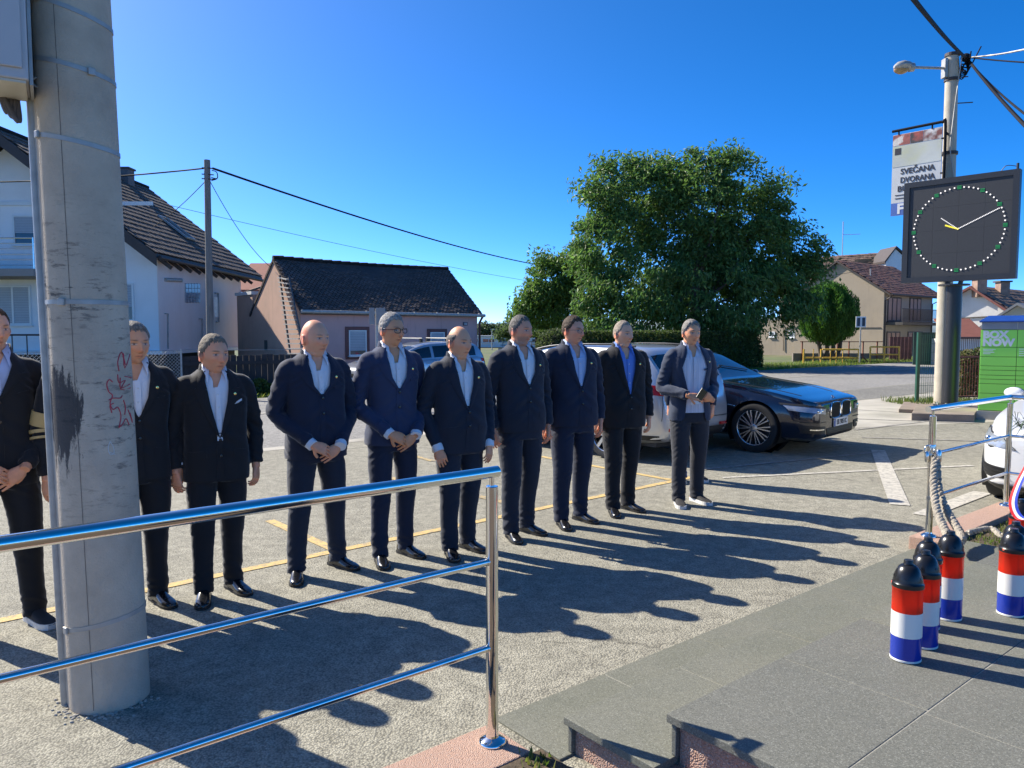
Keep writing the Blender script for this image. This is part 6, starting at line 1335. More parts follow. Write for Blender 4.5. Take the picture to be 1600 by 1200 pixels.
def person(name_label, loc, face, h, sp):
    t = thing('person', name_label, 'person', loc, R(face+90), sp.get('group', 'men in dark suits standing in a row'))
    s = h/1.78; wd = sp.get('w', 1.); bel = sp.get('belly', 0.); rnd = random.Random(sp.get('seed', 1)); so = sp.get('seed', 1)*3.7
    arms = sp.get('arms', 'down'); jm = sp['jacket']; tm = sp.get('trousers', jm); sm = sp.get('shirt', m_shirt)
    # torso section table (z, half width, half depth, centre y)
    HM = sp.get('hem', .815); TZ = [(HM,.208,.148,.004),(HM+.08,.206,.147,.002),(1.0,.194,.139,0),(1.11,.183,.131,0),(1.22,.192,.135,.0),(1.34,.204,.140,.004),(1.425,.200,.132,.008),(1.468,.182,.114,.012),(1.503,.150,.096,.016),(1.53,.112,.082,.020),(1.557,.083,.071,.024)]
    def sect(z):
        zz = z/s; a = np.array(TZ); hw = np.interp(zz, a[:,0], a[:,1])*wd*s; hd = np.interp(zz, a[:,0], a[:,2])*s*(.5+.5*wd); cy = np.interp(zz, a[:,0], a[:,3])*s
        bb = bel*math.exp(-((zz-1.06)/.15)**2)*s; return hw+bb*.35, hd+bb*.5, cy-bb*.5
    def fy(x, z, k=1.):
        hw, hd, cy = sect(z); hw *= k; hd *= k; q = min(.98, abs(x)/hw); return cy-hd*(1-q**2.5)**(1/2.5)
    # ---- arms
    S = {}
    for sd in (-1, 1):
        sh = Vector((sd*.176*wd, .012, 1.437)); a = sp.get('arms_r' if sd < 0 else 'arms_l', arms)
        if a == 'clasp': el = Vector((sd*(.250*wd+.010), .035, 1.135)); wr = Vector((sd*.105, -.175-bel*.7, .945 if sd < 0 else .925)); 
        elif a == 'hold': el = Vector((sd*.262*wd, .055, 1.135)); wr = Vector((-.115,-.235,1.075)) if sd < 0 else Vector((.13,-.205,1.035))
        elif a == 'low': el = Vector((sd*(.256*wd+.005), .05, 1.14)); wr = Vector((sd*.215*wd, -.06-bel*.5, .865))
        else: el = Vector((sd*(.245*wd+.012), .045, 1.15)); wr = Vector((sd*(.245*wd+.008), -.02, .882))
        S[sd] = (sh*s, el*s, wr*s, a)
    # ---- jacket: torso and sleeves fused, then creased
    m = M(); m.loft([selip(*sect(z*s), 0, 0) if False else selip(sect(z*s)[0], sect(z*s)[1], 0, sect(z*s)[2], z*s) for z, *_ in TZ])
    for sd in (-1, 1):
        sh, el, wr, a = S[sd]; d = (wr-el).normalized(); cuff = wr-d*.012
        P = catmull([sh+Vector((-sd*.05,0,.01)), sh, sh.lerp(el,.35)+Vector((sd*.012,.0,0)), el, el.lerp(cuff,.5)+Vector((sd*.004,.004,0)), cuff], 4); n = len(P)
        rr = np.interp(np.linspace(0,1,n), [0,.2,.4,.62,.8,1], [.060,.069,.063,.0535,.049,.0445])*s*(.55+.45*wd); m.tube(P, list(rr), 18)
        m.ball(tuple(sh+Vector((-sd*.004,0,-.008))), (.067*s,.068*s,.060*s), 14, 10)
    me = vox(m, .0085, 5, .5); V = verts(me); N_ = normals(me)
    # creases
    q = V.copy(); hw0 = .19*wd*s; arm = np.clip((np.abs(V[:,0])-hw0*.95)/.05, 0, 1)
    for sd in (-1,1):
        sh, el, wr, a = S[sd]
        if a in ('clasp','hold'): arm = np.maximum(arm, ((V[:,1] < sect(1.0*s)[2]-sect(1.0*s)[1]-.012) & (V[:,0]*sd > .02) & (V[:,2] < el.z+.05)).astype(float))
    ax = np.abs(V[:,0]); n1 = nz(np.c_[V[:,0]*7, V[:,1]*7, (V[:,2]+.7*ax-.4*V[:,1])*19], o=so); n2 = nz(np.c_[V[:,0]*11+V[:,2]*6, V[:,1]*9, V[:,2]*10], o=so+5); n3 = nz(V*3.3, o=so+9)
    elbow = sum(np.exp(-((V-np.array(S[sd][1]))**2).sum(1)/.011) for sd in (-1,1)); rid = 1-np.abs(n1)*2
    zz = V[:,2]/s; waist = np.exp(-((zz-1.10)/.12)**2)*np.exp(-((ax)/.14)**2)
    disp = arm*(.0075+.0085*np.clip(elbow,0,1))*rid+(1-arm)*(.0045*n2+.0065*n3+waist*1.6*.004*np.sin((V[:,2]*60+ax*46)))
    disp += np.exp(-((zz-1.36)/.05)**2)*np.exp(-((ax-.15)/.04)**2)*.004*np.sin(V[:,2]*140+ax*90)
    q += N_*disp[:,None]*s
    # open front: vertices near the opening snap to its edge, the inside is removed
    zb = sp.get('vz', 1.2)*s; op = sp.get('open', 0.)*s; ztop = 1.545*s
    VT = np.array([(.74*s, op*1.6+.055*s if op else .0), (.86*s, op*1.2+(.012 if op else 0)), (zb, op), (zb+.001, op+.002*s), (1.33*s, max(op,.0)+.055*s if zb < 1.29*s else op+.02), (1.475*s, .076*s), (ztop, .062*s), (1.6*s,.05*s)])
    vv = lambda z: np.interp(z, VT[:,0], VT[:,1])
    yf = np.array([fy(x, min(max(z,.80*s),1.55*s)) for x, z in q[:,[0,2]]]); front = (q[:,1] < sect(1.2*s)[2]-.01) & (np.abs(q[:,1]-yf) < .034) & (np.abs(q[:,0]) < .16)
    zmin = .74*s if op else zb; e = vv(q[:,2]); gap = np.abs(q[:,0])-e; near = front & (np.abs(gap) < .0072) & (q[:,2] > zmin) & (q[:,2] < 1.57*s)
    q[near,0] = np.sign(q[near,0]+1e-6)*e[near]; inside = front & (np.abs(q[:,0]) <= e+1e-4) & (q[:,2] > zmin-.004)
    setverts(me, q); bm = bmesh.new(); bm.from_mesh(me); bm.verts.ensure_lookup_table()
    bmesh.ops.delete(bm, geom=[f for f in bm.faces if all(inside[v.index] for v in f.verts) and any(abs(v.co.x) < vv(v.co.z)-.0015 for v in f.verts)], context='FACES')
    top = [f for f in bm.faces if all(v.co.z > 1.54*s and abs(v.co.x) < .1*s for v in f.verts)]; bmesh.ops.delete(bm, geom=top, context='FACES')
    bot = [f for f in bm.faces if f.calc_center_median().z < (HM+.014)*s and f.normal.z < -.6]; bmesh.ops.delete(bm, geom=bot, context='FACES')
    bmesh.ops.delete(bm, geom=[v for v in bm.verts if not v.link_faces], context='VERTS'); bm.to_mesh(me); bm.free()
    bv = BVHTree.FromPolygons([v.co.copy() for v in me.vertices], [list(p.vertices) for p in me.polygons])
    smooth_mesh(me, 60); jk = obj(sp.get('topname', 'jacket'), me, jm, t, False)
    def onj(x, z, off):
        y0 = fy(x, z)-.05; r = bv.ray_cast(Vector((x, y0, z)), Vector((0,1,0)), .14); y = r[0].y if r[0] else fy(x, z); return Vector((x, min(y, fy(x,z)+.012)-off, z))
    if not sp.get('plain'):
        for sd in (-1, 1):   # lapel, notch and collar leaf
            for nm, z0, z1, wf in (('lapel', zb, 1.415*s, lambda k: .005+.078*k**.75), ('collar_leaf', 1.422*s, 1.54*s, lambda k: .056-.012*k)):
                rows = []
                for i in range(15):
                    k = i/14; z = z0+(z1-z0)*k; x0 = float(vv(z))-.001; w = wf(k)*s; tilt = (.012*k if nm == 'lapel' else .02*(1-k)*0+.0)
                    rows.append([onj(sd*(x0+w*j/4), z-(tilt*j/4*-1 if nm == 'lapel' else .018*j/4*s), .0065+.005*math.sin(math.pi*j/4)) for j in range(5)])
                mq = M(); mq.grid(rows, flip=sd < 0); mm = mq.mesh(nm); o = bpy.data.objects.new('x', mm); COL.objects.link(o); so_ = o.modifiers.new('s','SOLIDIFY'); so_.thickness = .005; obj(nm, evalmods(o), jm, jk, False, smooth=50)
        # collar round the back of the neck
        rows = []
        for i in range(25):
            a = R(-140+280*i/24); c = math.cos(a); sn = math.sin(a); rows.append([Vector((sn*(.081+.012*k)*s, (.026+c*(.066+.014*k))*s, (1.586-.004*abs(sn)-.055*k-.05*max(0,-c))*s)) for k in (0,.5,1.)])
        mq = M(); mq.grid(rows); mm = mq.mesh('collar'); o = bpy.data.objects.new('x', mm); COL.objects.link(o); so_ = o.modifiers.new('s','SOLIDIFY'); so_.thickness = .006; so_.offset = 0; obj('collar', evalmods(o), jm, jk, False, smooth=50)
        if not op:  # overlapping front edge down to a rounded quarter
            rows = []
            for i in range(20):
                k = i/19; z = zb+.012*s-(zb-(HM+.012)*s)*k; x1 = .016*s+.02*s*max(0,k-.75)*4*.5; rows.append([onj(-.022*s+j*(x1+.022*s)/3, z, .0035+.002*(j == 3)) for j in range(4)])
            mq = M(); mq.grid(rows, flip=True); mm = mq.mesh('front_edge'); o = bpy.data.objects.new('x', mm); COL.objects.link(o); so_ = o.modifiers.new('s','SOLIDIFY'); so_.thickness = .003; obj('front_edge', evalmods(o), jm, jk, False, smooth=50)
            for k in range(2):
                p = onj(.002, zb-.015*s-k*.105*s, .008); 
                if arms != 'clasp' or p.z > 1.02*s: obj('button', M().lathe([(.001,-.004),(.009,-.003),(.0105,.0),(.009,.002)], p, 12, axis='Y'), m_spec, jk, False, smooth=40)
        if arms not in ('clasp','hold'):
            for sd in (-1, 1):
                rows = [[onj(sd*(.085+.1*j/5*1)*wd*s, (1.02-.012*j/5-.05*i/2)*s, .004) for j in range(6)] for i in range(3)]; mq = M(); mq.grid(rows, flip=sd > 0); mm = mq.mesh('pocket_flap'); o = bpy.data.objects.new('x', mm); COL.objects.link(o); so_ = o.modifiers.new('s','SOLIDIFY'); so_.thickness = .003; obj('pocket_flap', evalmods(o), jm, jk, False, smooth=50)
        a_, b_ = onj(.088*s, 1.31*s, .005), onj(.165*s*wd, 1.323*s, .004)
        obj('breast_pocket', M().bar(a_, b_, .004, .018), jm, jk, False)
        if sp.get('square'): obj('pocket_square', M().extr([a_+Vector((.012,-.003,.006)), b_+Vector((-.012,-.003,.006)), b_+Vector((-.012,-.003,.026)), a_+Vector((.025,-.003,.022))], (0,.003,0)), m_shirt, jk, False)
        if sp.get('pin', 1): p = onj(float(vv(1.39*s))+.043*s, 1.385*s, .010); obj('lapel_pin', M().lathe([(.001,-.004),(.0085,-.003),(.0095,.002)], p, 12, axis='Y'), m_gold, jk, False)
    # ---- shirt (torso, collar), open at the neck
    kk = .95; rings = []; N3 = 72
    vn = lambda z: max(0., .054*s*(z-1.43*s)/(.115*s)) if z > 1.43*s else 0.
    for z in [.90,.98,1.06,1.14,1.22,1.30,1.36,1.40,1.43,1.45,1.47,1.49,1.51,1.53,1.545,1.557]:
        hw, hd, cy = sect(z*s); kk = .95-.12*min(1, max(0, (z-1.48)/.06)); tk = .03*s if (z*s < zb-.03*s and not op) else 0.; ring = []
        for (x, y, zz_) in selip(hw*kk-.004-tk, hd*kk-.004-tk, 0, cy, z*s, n=N3):
            w = vn(zz_)
            if w and y < cy and abs(x) < w: q_ = min(.98, w/(hw*kk-.004)); x = math.copysign(w, x if abs(x) > 1e-6 else 1); y = cy-(hd*kk-.004)*(1-q_**2.5)**(1/2.5)
            ring.append((x, y+.0022*noise.noise((x*14,zz_*9,so)), zz_))
        rings.append(ring)
    m = M(); m.loft(rings, cap=False)
    m.f = [f for f in m.f if not (min(m.v[i][2] for i in f) > 1.429*s and all(m.v[i][1] < .0 for i in f) and min(m.v[i][0] for i in f) < -1e-4 and max(m.v[i][0] for i in f) > 1e-4)]
    kk = .95
    if not sp.get('noshirt'):
        shr = obj('shirt', m, sm, t, False, smooth=60)
        rows = []
        zl = .98*s if op else zb-.02*s
        for i in range(12): z = zl+(1.432*s-zl)*i/11; rows.append([Vector((dx*s, fy(dx*s, z, kk)+.0005-.0035, z)) for dx in (-.017,-.0085,0,.0085,.017)])
        m = M(); m.grid(rows); obj('placket', m, sm, shr, False, smooth=50)
        for i in range(3):
            z = (1.385-.085*i)*s
            if z > zb+.01*s or op: obj('shirt_button', M().ball((0, fy(0,z,kk)-.005, z), (.0055,.002,.0055), 10, 6), m_wsole, shr, False)
        for sd in (-1, 1):   # collar leaves
            rows = []
            for i in range(17):
                a = R(34+146*i/16); c = math.cos(a); sn = math.sin(a); tip = math.exp(-((a-R(36))/.30)**2); rt = Vector((sd*sn*.0645*s, (.020-c*.064)*s, (1.586-.052*max(0,c)**1.1)*s)); lo_ = Vector((sd*(sn*.0735+.018*tip)*s, (.020-c*.076-.016*tip)*s, (1.535-.050*max(0,c)-.034*tip)*s))
                row = []
                for j in range(4):
                    p = rt.lerp(lo_, j/3)+Vector((sd*sn, -c, 0))*(.004*math.sin(math.pi*j/3))
                    if c > 0 and j > 0: p.y = min(p.y, fy(p.x, p.z, .95)-.004-.002*j)
                    row.append(p)
                rows.append(row)
            m = M(); m.grid(rows, flip=sd > 0); mm = m.mesh('shirt_collar'); o = bpy.data.objects.new('x', mm); COL.objects.link(o); so_ = o.modifiers.new('s','SOLIDIFY'); so_.thickness = .003; obj('shirt_collar', evalmods(o), sm, shr, False, smooth=50)
    # ---- trousers
    fw = sp.get('stance', .11); FT = {sd: Vector((sd*fw+sp.get('shift',0), (-.05 if sp.get('lead',-1) == sd else .05)*1.0, 0)) for sd in (-1,1)}
    m = M(); hk = .5+.5*wd
    m.loft([selip(hw_*hk*s, hd_*hk*s+bel*.2, 0, -bel*.15+.004, z*s) for z, hw_, hd_ in ((.80,.178,.122),(.86,.182,.128),(.94,.176,.122),(1.02,.168,.116))])
    for sd in (-1, 1):
        f = FT[sd]; hp = Vector((sd*.088*hk*s, 0, .88*s)); kn = Vector((sd*.09*hk*s*.45+f.x*.55, f.y*.45-.012, .49*s)); an = Vector((f.x, f.y+.012, .11*s)); bt = Vector((f.x, f.y+.004, .038))
        P = catmull([hp, hp.lerp(kn,.5)+Vector((sd*.008,-.004,0)), kn, kn.lerp(an,.5)+Vector((0,.012,0)), an, bt], 4); n = len(P); rr = np.interp(np.linspace(0,1,n), [0,.2,.4,.62,.85,1], [.100,.094,.077,.067,.058,.062])*s*(.45+.55*hk)*sp.get('leg',1.)
        m.tube(P, [(r, r*1.08) for r in rr], 18, e=(0,1,0))
    me = vox(m, .0085, 4, .5); V = verts(me); N_ = normals(me); zz = V[:,2]/s
    n1 = nz(np.c_[V[:,0]*4, V[:,1]*5, (V[:,2]+.5*V[:,1]+.6*np.abs(V[:,0]))*21], o=so+2); n2 = nz(np.c_[V[:,0]*10, V[:,1]*10, V[:,2]*2.2], o=so+4); kn = np.exp(-((zz-.48)/.09)**2); hem = np.exp(-((zz-.12)/.09)**2); crotch = np.exp(-((zz-.80)/.07)**2)
    disp = (.0012+.0035*kn+.0085*hem+.005*crotch)*(1-2*np.abs(n1))+.0045*n2
    setverts(me, V+N_*disp[:,None]*s); bm = bmesh.new(); bm.from_mesh(me); bmesh.ops.delete(bm, geom=[f for f in bm.faces if f.normal.z < -.75 and f.calc_center_median().z < .06], context='FACES'); bm.to_mesh(me); bm.free(); smooth_mesh(me, 60); tr = obj('trousers', me, tm, t, False)
    if op: obj('belt', M().loft([selip(.172*hk*s, .121*hk*s+bel*.25, 0, -bel*.18+.002, z*s) for z in (.985,.99,1.018,1.023)]), m_belt, t, False, smooth=40); obj('buckle', M().box((0, -.128*hk*s-bel*.42, 1.004*s), (.045,.008,.034)), m_gold, t, False, bevel=.003)
    # ---- shoes
    for sd in (-1, 1):
        f = FT[sd]; an = R(sp.get('toe', 14))*sd; Q = Matrix.Translation((f.x, f.y, 0)) @ Matrix.Rotation(an, 4, 'Z'); snk = sp.get('shoes') == 'sneaker'
        st = [(.085,.018,.05),(.078,.030,.075),(.055,.036,.088),(.02,.0365,.092),(-.02,.037,.086),(-.06,.0405,.068),(-.10,.044,.054),(-.14,.045,.046),(-.17,.041,.040),(-.195,.031,.034),(-.21,.016,.028)]; z0 = .03 if snk else .016; rings = []
        for y, hw, ht in st:
            ht = ht*(1.05 if snk else 1.)+.004; hw = hw*(1.07 if snk else 1.0); rings.append([Q @ Vector((hw*math.copysign(abs(math.cos(a))**.75, math.cos(a)), y, z0+(ht-z0)*(max(0, math.sin(a))**.8)-(.004 if math.sin(a) < 0 else 0))) for a in np.linspace(0, 2*math.pi, 25)[:-1]])
        sh = obj('shoe', M().loft(rings), m_snk if snk else m_leather, t, False, smooth=60)
        out = []; 
        for y, hw, ht in st: out.append((hw+(.006 if snk else .003), y))
        ol = [(x, y) for x, y in out]+[(-x, y) for x, y in out[::-1]]; so2 = M()
        n = len(ol); vs_ = [Q @ Vector((x, y, z)) for z in (.001, z0+.004 if snk else z0) for x, y in ol]; so2.add(vs_, [tuple(range(n)), tuple(range(n, 2*n))[::-1]]+[(i, n+i, n+(i+1)%n, (i+1)%n) for i in range(n)]); obj('sole', so2, m_wsole if snk else m_sole, sh, False)
        if not snk:
            obj('heel', M().extr([Q @ Vector((x, y, .0005)) for x, y in ((-.03,.085),(-.036,.03),(.036,.03),(.03,.085))], (0,0,.02)), m_sole, sh, False)
            obj('toe_cap_seam', M().tube([Q @ Vector((.0455*math.cos(a), -.135, .018+.034*math.sin(a))) for a in np.linspace(.15, math.pi-.15, 9)], .0016, 5), m_sole, sh, False)
        for k in range(3): y = -.035-.02*k; zt = .078-.010*k-(0 if snk else .004); obj('lace', M().tube([Q @ Vector((x, y, zt-.25*abs(x)*1.2)) for x in (-.02,-.01,0,.01,.02)], .0028, 5), m_wsole if snk and sp.get('wlace') else m_sole, sh, False)
        if snk and sp.get('tan'): obj('heel_counter', M().loft([[Q @ Vector((hw*1.13*math.cos(a), y, z0+(ht-z0)*.85*max(0,math.sin(a)))) for a in np.linspace(0, math.pi, 13)] for y, hw, ht in ((.086,.018,.05),(.078,.030,.075),(.056,.036,.085),(.04,.0365,.085))], cap=False), m_tanl, sh, False, smooth=60)
    # ---- body: one mesh of head, neck, chest, arms, hands and legs
    tone = np.array(sp.get('skin', (.72,.38,.225))); P, dx, dy, dz = head_mesh(sp); hc = Vector((0, -.012*s, h-.121*sp.get('hs',1.))); turn = rotz(R(sp.get('turn', 0))) @ Matrix.Rotation(R(sp.get('nod', 0)), 3, 'X'); Tn = np.array(turn); hs_ = sp.get('hs', 1.)
    m = M(); nt, nl = P.shape[:2]; HP = (P.reshape(-1,3)*hs_)@Tn.T+np.array(hc); m.add(HP, [(i*nl+j, (i+1)*nl+j, (i+1)*nl+(j+1)%nl, i*nl+(j+1)%nl) for i in range(nt-1) for j in range(nl)]+[tuple(range(nl)), tuple(range((nt-1)*nl, nt*nl))[::-1]])
    for sd in (-1, 1):
        er = M().ball((0,0,0), (.0085,.021,.034), 14, 10); inner = M().ball((0,0,0), (.007,.018,.030), 10, 8)
        QE = Matrix.Translation(hc) @ turn.to_4x4() @ Matrix.Translation((sd*(.0775*sp.get('hw',1.)), .014, -.012)) @ Matrix.Rotation(sd*R(22), 4, 'Z') @ Matrix.Rotation(R(-8), 4, 'X') @ Matrix.Scale(hs_, 4)
        m.add([QE @ Vector(v) for v in er.v], er.f)
        rim = [QE @ Vector((sd*.007, .018*math.cos(a)+.002, .030*math.sin(a))) for a in np.linspace(-1.2, 3.4, 14)]; m.tube(rim, .0042, 7)
    nr = sp.get('neck', 1.); m.tube([Vector((0,.03,1.43*s)), Vector((0,.026,1.50*s)), Vector((0,.016,1.55*s)), hc+Vector((0,.02,-.07)), hc+Vector((0,.022,-.02))], [(.075*nr,.065*nr),(.063*nr,.062*nr),(.059*nr,.060*nr),(.060*nr,.063*nr),(.055,.058)], 20, e=(0,1,0))
    if nr > 1.05: m.ball(tuple(hc+turn @ Vector((0,-.012,-.100))), (.046*nr,.052,.026*nr), 14, 8)
    rings = []
    for z in (1.02,1.12,1.22,1.32,1.40,1.45,1.485,1.51,1.53): hw, hd, cy = sect(z*s); rings.append(selip(hw*.90-.012, hd*.90-.008, 0, cy, z*s, n=30))
    m.loft(rings)
    me = vox(m, .0045, 1, .4); V = verts(me); loc_ = ((V-np.array(hc))@Tn)/hs_; c = np.tile(tone, (len(V),1)); x, y, z = loc_.T; ax = np.abs(x); N_ = normals(me)
    def blend(mask, col, k=1.):
        nonlocal c
        w = (np.clip(mask,0,1)*k)[:,None]; c = c*(1-w)+np.array(col)*w
    fr = (y < -.04); nv = nz(loc_*30, o=so); blend(.5+nv, tone*np.array((1.05,.86,.82)), .35)
    blend(np.exp(-(x/.02)**2-((z+.036)/.016)**2)*fr, tone*np.array((1.08,.70,.62)), .55); blend(np.exp(-((ax-.042)/.02)**2-((z+.03)/.02)**2)*fr, tone*np.array((1.08,.74,.68)), .5)
    blend((ax > .072)*(np.abs(z) < .06)*(y > -.03), tone*np.array((1.15,.62,.52)), .6)
    hcol = np.array(sp.get('hair', (.3,.28,.26))); st_ = sp.get('style', 'short')
    if st_ != 'none': 
        az = np.abs(np.arctan2(x, -y)); hl = np.where(az < 1.0, .079, np.where(az < 1.3, .03, -.02)); blend(((z-hl)/.02)*(az > .2)*(z < (.055 if st_ == 'ring' else .3)), hcol, .75 if st_ != 'ring' else .45)
    bd = sp.get('beard', 0.)
    if bd: 
        az = np.abs(np.arctan2(x, -y)); msk = ((-.042-z)/.012)*(z > -.135)*(az < 1.35)*(1-np.exp(-(x/.020)**2-((z+.070)/.009)**2))*np.clip((ax+np.maximum(0,-.052-z)*3-.02)/.012+ (z < -.083)*1+ (z > -.058)*(ax < .025)*1., 0, 1); blend(msk*(.75+.5*nz(loc_*160)), sp.get('bcol', (.20,.18,.17)), bd)
    blend(np.exp(-(x/.021)**4-((z+.0695)/.0085)**4)*fr, tone*np.array((.92,.50,.48)), .65); blend(np.exp(-(x/.021)**4-((z+.0697)/.0022)**2)*fr, tone*.28, .8)
    blend(np.exp(-((ax-.031)/.0175)**4-((z-.0205-.1*(ax-.03))/.0045)**4)*fr, sp.get('brow', hcol*.55), .75)
    blend(np.exp(-((ax-.031)/.0135)**4-((z+.0)/.0062)**4)*fr, (.5,.46,.43), .8); blend(np.exp(-((ax-.031)/.0052)**4-((z+.0)/.0056)**4)*fr, (.03,.025,.02), .95); blend(np.exp(-((ax-.031)/.016)**4-((z-.0055)/.0024)**4)*fr, tone*.22, .85); blend(np.exp(-((ax-.031)/.014)**4-((z+.0062)/.002)**4)*fr, tone*.45, .5)
    blend(np.exp(-((ax-.006)/.004)**2-((z+.050)/.0026)**2)*fr, tone*.25, .8)
    vcol(me, c); me.polygons.foreach_set('use_smooth', [True]*len(me.polygons))
    parts = [me]
    for sd in (-1, 1):
        sh, el, wr, a = S[sd]; d = (wr-el).normalized()
        if a == 'clasp':
            if sd < 0: hm = hand_mesh(1, wr+d*.0+Vector((.01,-.012,-.005)), (.88,-.10,-.42), (.12,-1,.25), .55, .25, .75, 1.*s)
            else: hm = hand_mesh(-1, wr+Vector((-.01,.012,-.01)), (-.80,-.02,-.58), (0,-1,.1), .45, .2, .3, 1.*s)
        elif a == 'hold':
            if sd < 0: hm = hand_mesh(1, wr+Vector((.006,-.004,0)), (.96,-.12,-.18), (.05,-.75,.65), .55, .2, .8, 1.*s)
            else: hm = hand_mesh(-1, wr+Vector((-.004,-.006,0)), (-.72,-.38,.40), (.35,-.85,-.3), .75, .2, .6, 1.*s)
        elif a == 'low': hm = hand_mesh(-sd, wr+d*.012, d*1.0+Vector((-sd*.1,-.1,-.35)), (sd*.45,-.9,.1), .6, .2, .35, 1.*s)
        else: hm = hand_mesh(-sd, wr+d*.012, d+Vector((-sd*.06,-.02,-.25)), (sd*.75,-.65,.0), .75, .15, .3, 1.*s)
        hm.tube([wr-d*.07, wr-d*.02, wr+d*.02], [.028,.027,.026], 10)
        mh = vox(hm, .0032, 1, .4); Vh = verts(mh); ch = tone*np.array((1.0,.86,.80))*(1+.10*nz(Vh*45, o=so)[:,None]); vcol(mh, ch); mh.polygons.foreach_set('use_smooth', [True]*len(mh.polygons)); parts.append(mh)
        if sp.get('cuff', 1): obj('shirt_cuff', M().tube([wr-d*.05, wr-d*.012, wr+d*sp.get('cuffl',.006)], [.040*s,.0405*s,.0400*s], 18), sm, t, False, smooth=40)
        if sp.get('watch') == sd: obj('watch', M().tube([wr+d*.01, wr+d*.03], [.033*s,.033*s], 18), m_chr, t, False, smooth=40)
    lg = M()
    for sd in (-1,1):
        f = FT[sd]; lg.tube([Vector((sd*.09*s,0,1.0*s)), Vector((sd*.085*s,0,.86*s)), Vector((sd*.04*s+f.x*.55,f.y*.45,.49*s)), Vector((f.x,f.y+.012,.05))], [.05,.06,.045,.034], 10)
    lg.loft([selip(.14*s,.09*s,0,0,z*s,n=20) for z in (.86,.95,1.04)]); ml = lg.mesh('legs'); vcol(ml, np.tile(tone,(len(ml.vertices),1))); parts.append(ml)
    bm = bmesh.new(); 
    for p in parts: bm.from_mesh(p)
    mb = bpy.data.meshes.new('body'); bm.to_mesh(mb); bm.free()
    for p in parts: bpy.data.meshes.remove(p)
    bd_ = obj('body', mb, m_skin, t, False); mb.polygons.foreach_set('use_smooth', [True]*len(mb.polygons))
    if st_ != 'none':
        Vh, Fh = hair_shell(P, dx, dy, dz, st_, sp.get('thick', .012)); 
        if Fh:
            Vh = (np.array(Vh)*hs_)@Tn.T+np.array(hc); mh = bpy.data.meshes.new('hair'); mh.from_pydata(Vh.tolist(), [], Fh); lc = np.array([noise.noise(v*70) for v in Vh])[:,None]; mix2 = np.array(sp.get('hair2', hcol*1.25)); k = np.clip(.5+lc*1.2,0,1); vcol(mh, hcol*(1-k)+mix2*k); smooth_mesh(mh, 50); obj('hair', mh, m_hair, t, False)
    if sp.get('glasses'):
        g = M(); gm = m_spec if sp['glasses'] == 'black' else m_dkwood; r0 = .0026 if sp['glasses'] == 'black' else .0014; Qh = Matrix.Translation(hc) @ turn.to_4x4() @ Matrix.Scale(hs_, 4); yy = -.107
        gl = None
        for sd in (-1,1):
            g.tube([Qh @ Vector((sd*.033+.0245*math.copysign(abs(math.cos(a))**.7, math.cos(a)), yy+.010*(abs(sd*.033+.0245*math.cos(a))/.06)**2, -.004+.0175*math.copysign(abs(math.sin(a))**.75, math.sin(a)))) for a in np.linspace(0, 2*math.pi, 21)[:-1]], r0, 6, closed=True)
            g.tube([Qh @ Vector(p) for p in ((sd*.058,yy+.010,.003),(sd*.072,-.075,.004),(sd*.080*sp.get('hw',1.),-.01,.004),(sd*.081*sp.get('hw',1.),.018,-.004))], r0, 6)
        g.tube([Qh @ Vector(p) for p in ((-.009,yy,.0),(0,yy-.004,.003),(.009,yy,.0))], r0, 6); go = obj('glasses', g, gm, t, False, smooth=60)
    return t, S, hc
GREY = (.36,.35,.34); LG = (.52,.51,.49)
def pos(u, v): p = gp(u, v); return (p.x, p.y, 0)
FACE = -54
person('man at the far left edge in black jacket and white-soled sneakers with hands crossed', pos(9,985), -50, 1.80, dict(seed=1, jacket=m_black, shirt=m_lshirt, arms='clasp', shoes='sneaker', style='short', hair=(0.061,0.040,0.025), hair2=(0.101,0.065,0.043), turn=16, vz=1.29, w=.90, watch=-1, pin=0, stance=.15, cuff=0, beard=.25, bcol=(.25,.17,.13), thick=.010))
t, S_, hc = person('person in dark uniform with gold striped sleeve, almost hidden by the concrete pole', (-2.425,4.305,0), -54, 1.74, dict(seed=2, jacket=m_black, style="short", cuff=0, hair=(0.072,0.050,0.036), vz=1.3, w=.80, stance=.10, group=None, pin=0))
el = S_[-1][1]; wr = S_[-1][2]
m_goldc = mat('gold_cloth', (.50,.34,.13), .6); 
sh_ = S_[-1][0]
for p0, p1, r0, r1 in ((sh_.lerp(el,.66), sh_.lerp(el,.93), .070, .0655), (el.lerp(wr,.02), el.lerp(wr,.09), .064, .063), (el.lerp(wr,.16), el.lerp(wr,.21), .0625, .062)): obj('sleeve_stripe', M().tube([p0+Vector((-.006,.003,0)), p1+Vector((-.006,.003,0))], [r0, r1], 18), m_goldc, t, False, smooth=40)
person('grey-haired man in black suit half hidden behind the concrete pole', pos(222,948), -56, 1.72, dict(seed=3, jacket=m_black, arms='down', style='full', hair=(0.144,0.130,0.112), hair2=(0.230,0.216,0.194), turn=14, vz=1.20, w=.96, hs=1.04, stance=.10, thick=.014, skin=(0.732,0.358,0.193)))
person('short grey-haired man in black suit with white pocket square and open white collar', pos(343,928), -58, 1.65, dict(seed=4, hem=0.8, jacket=m_black, arms='down', style='full', hair=(0.158,0.130,0.097), hair2=(0.245,0.209,0.158), turn=18, vz=1.10, w=1.02, belly=.03, square=1, stance=.10, thick=.010, hs=1.03, skin=(0.761,0.372,0.213), cuff=0))
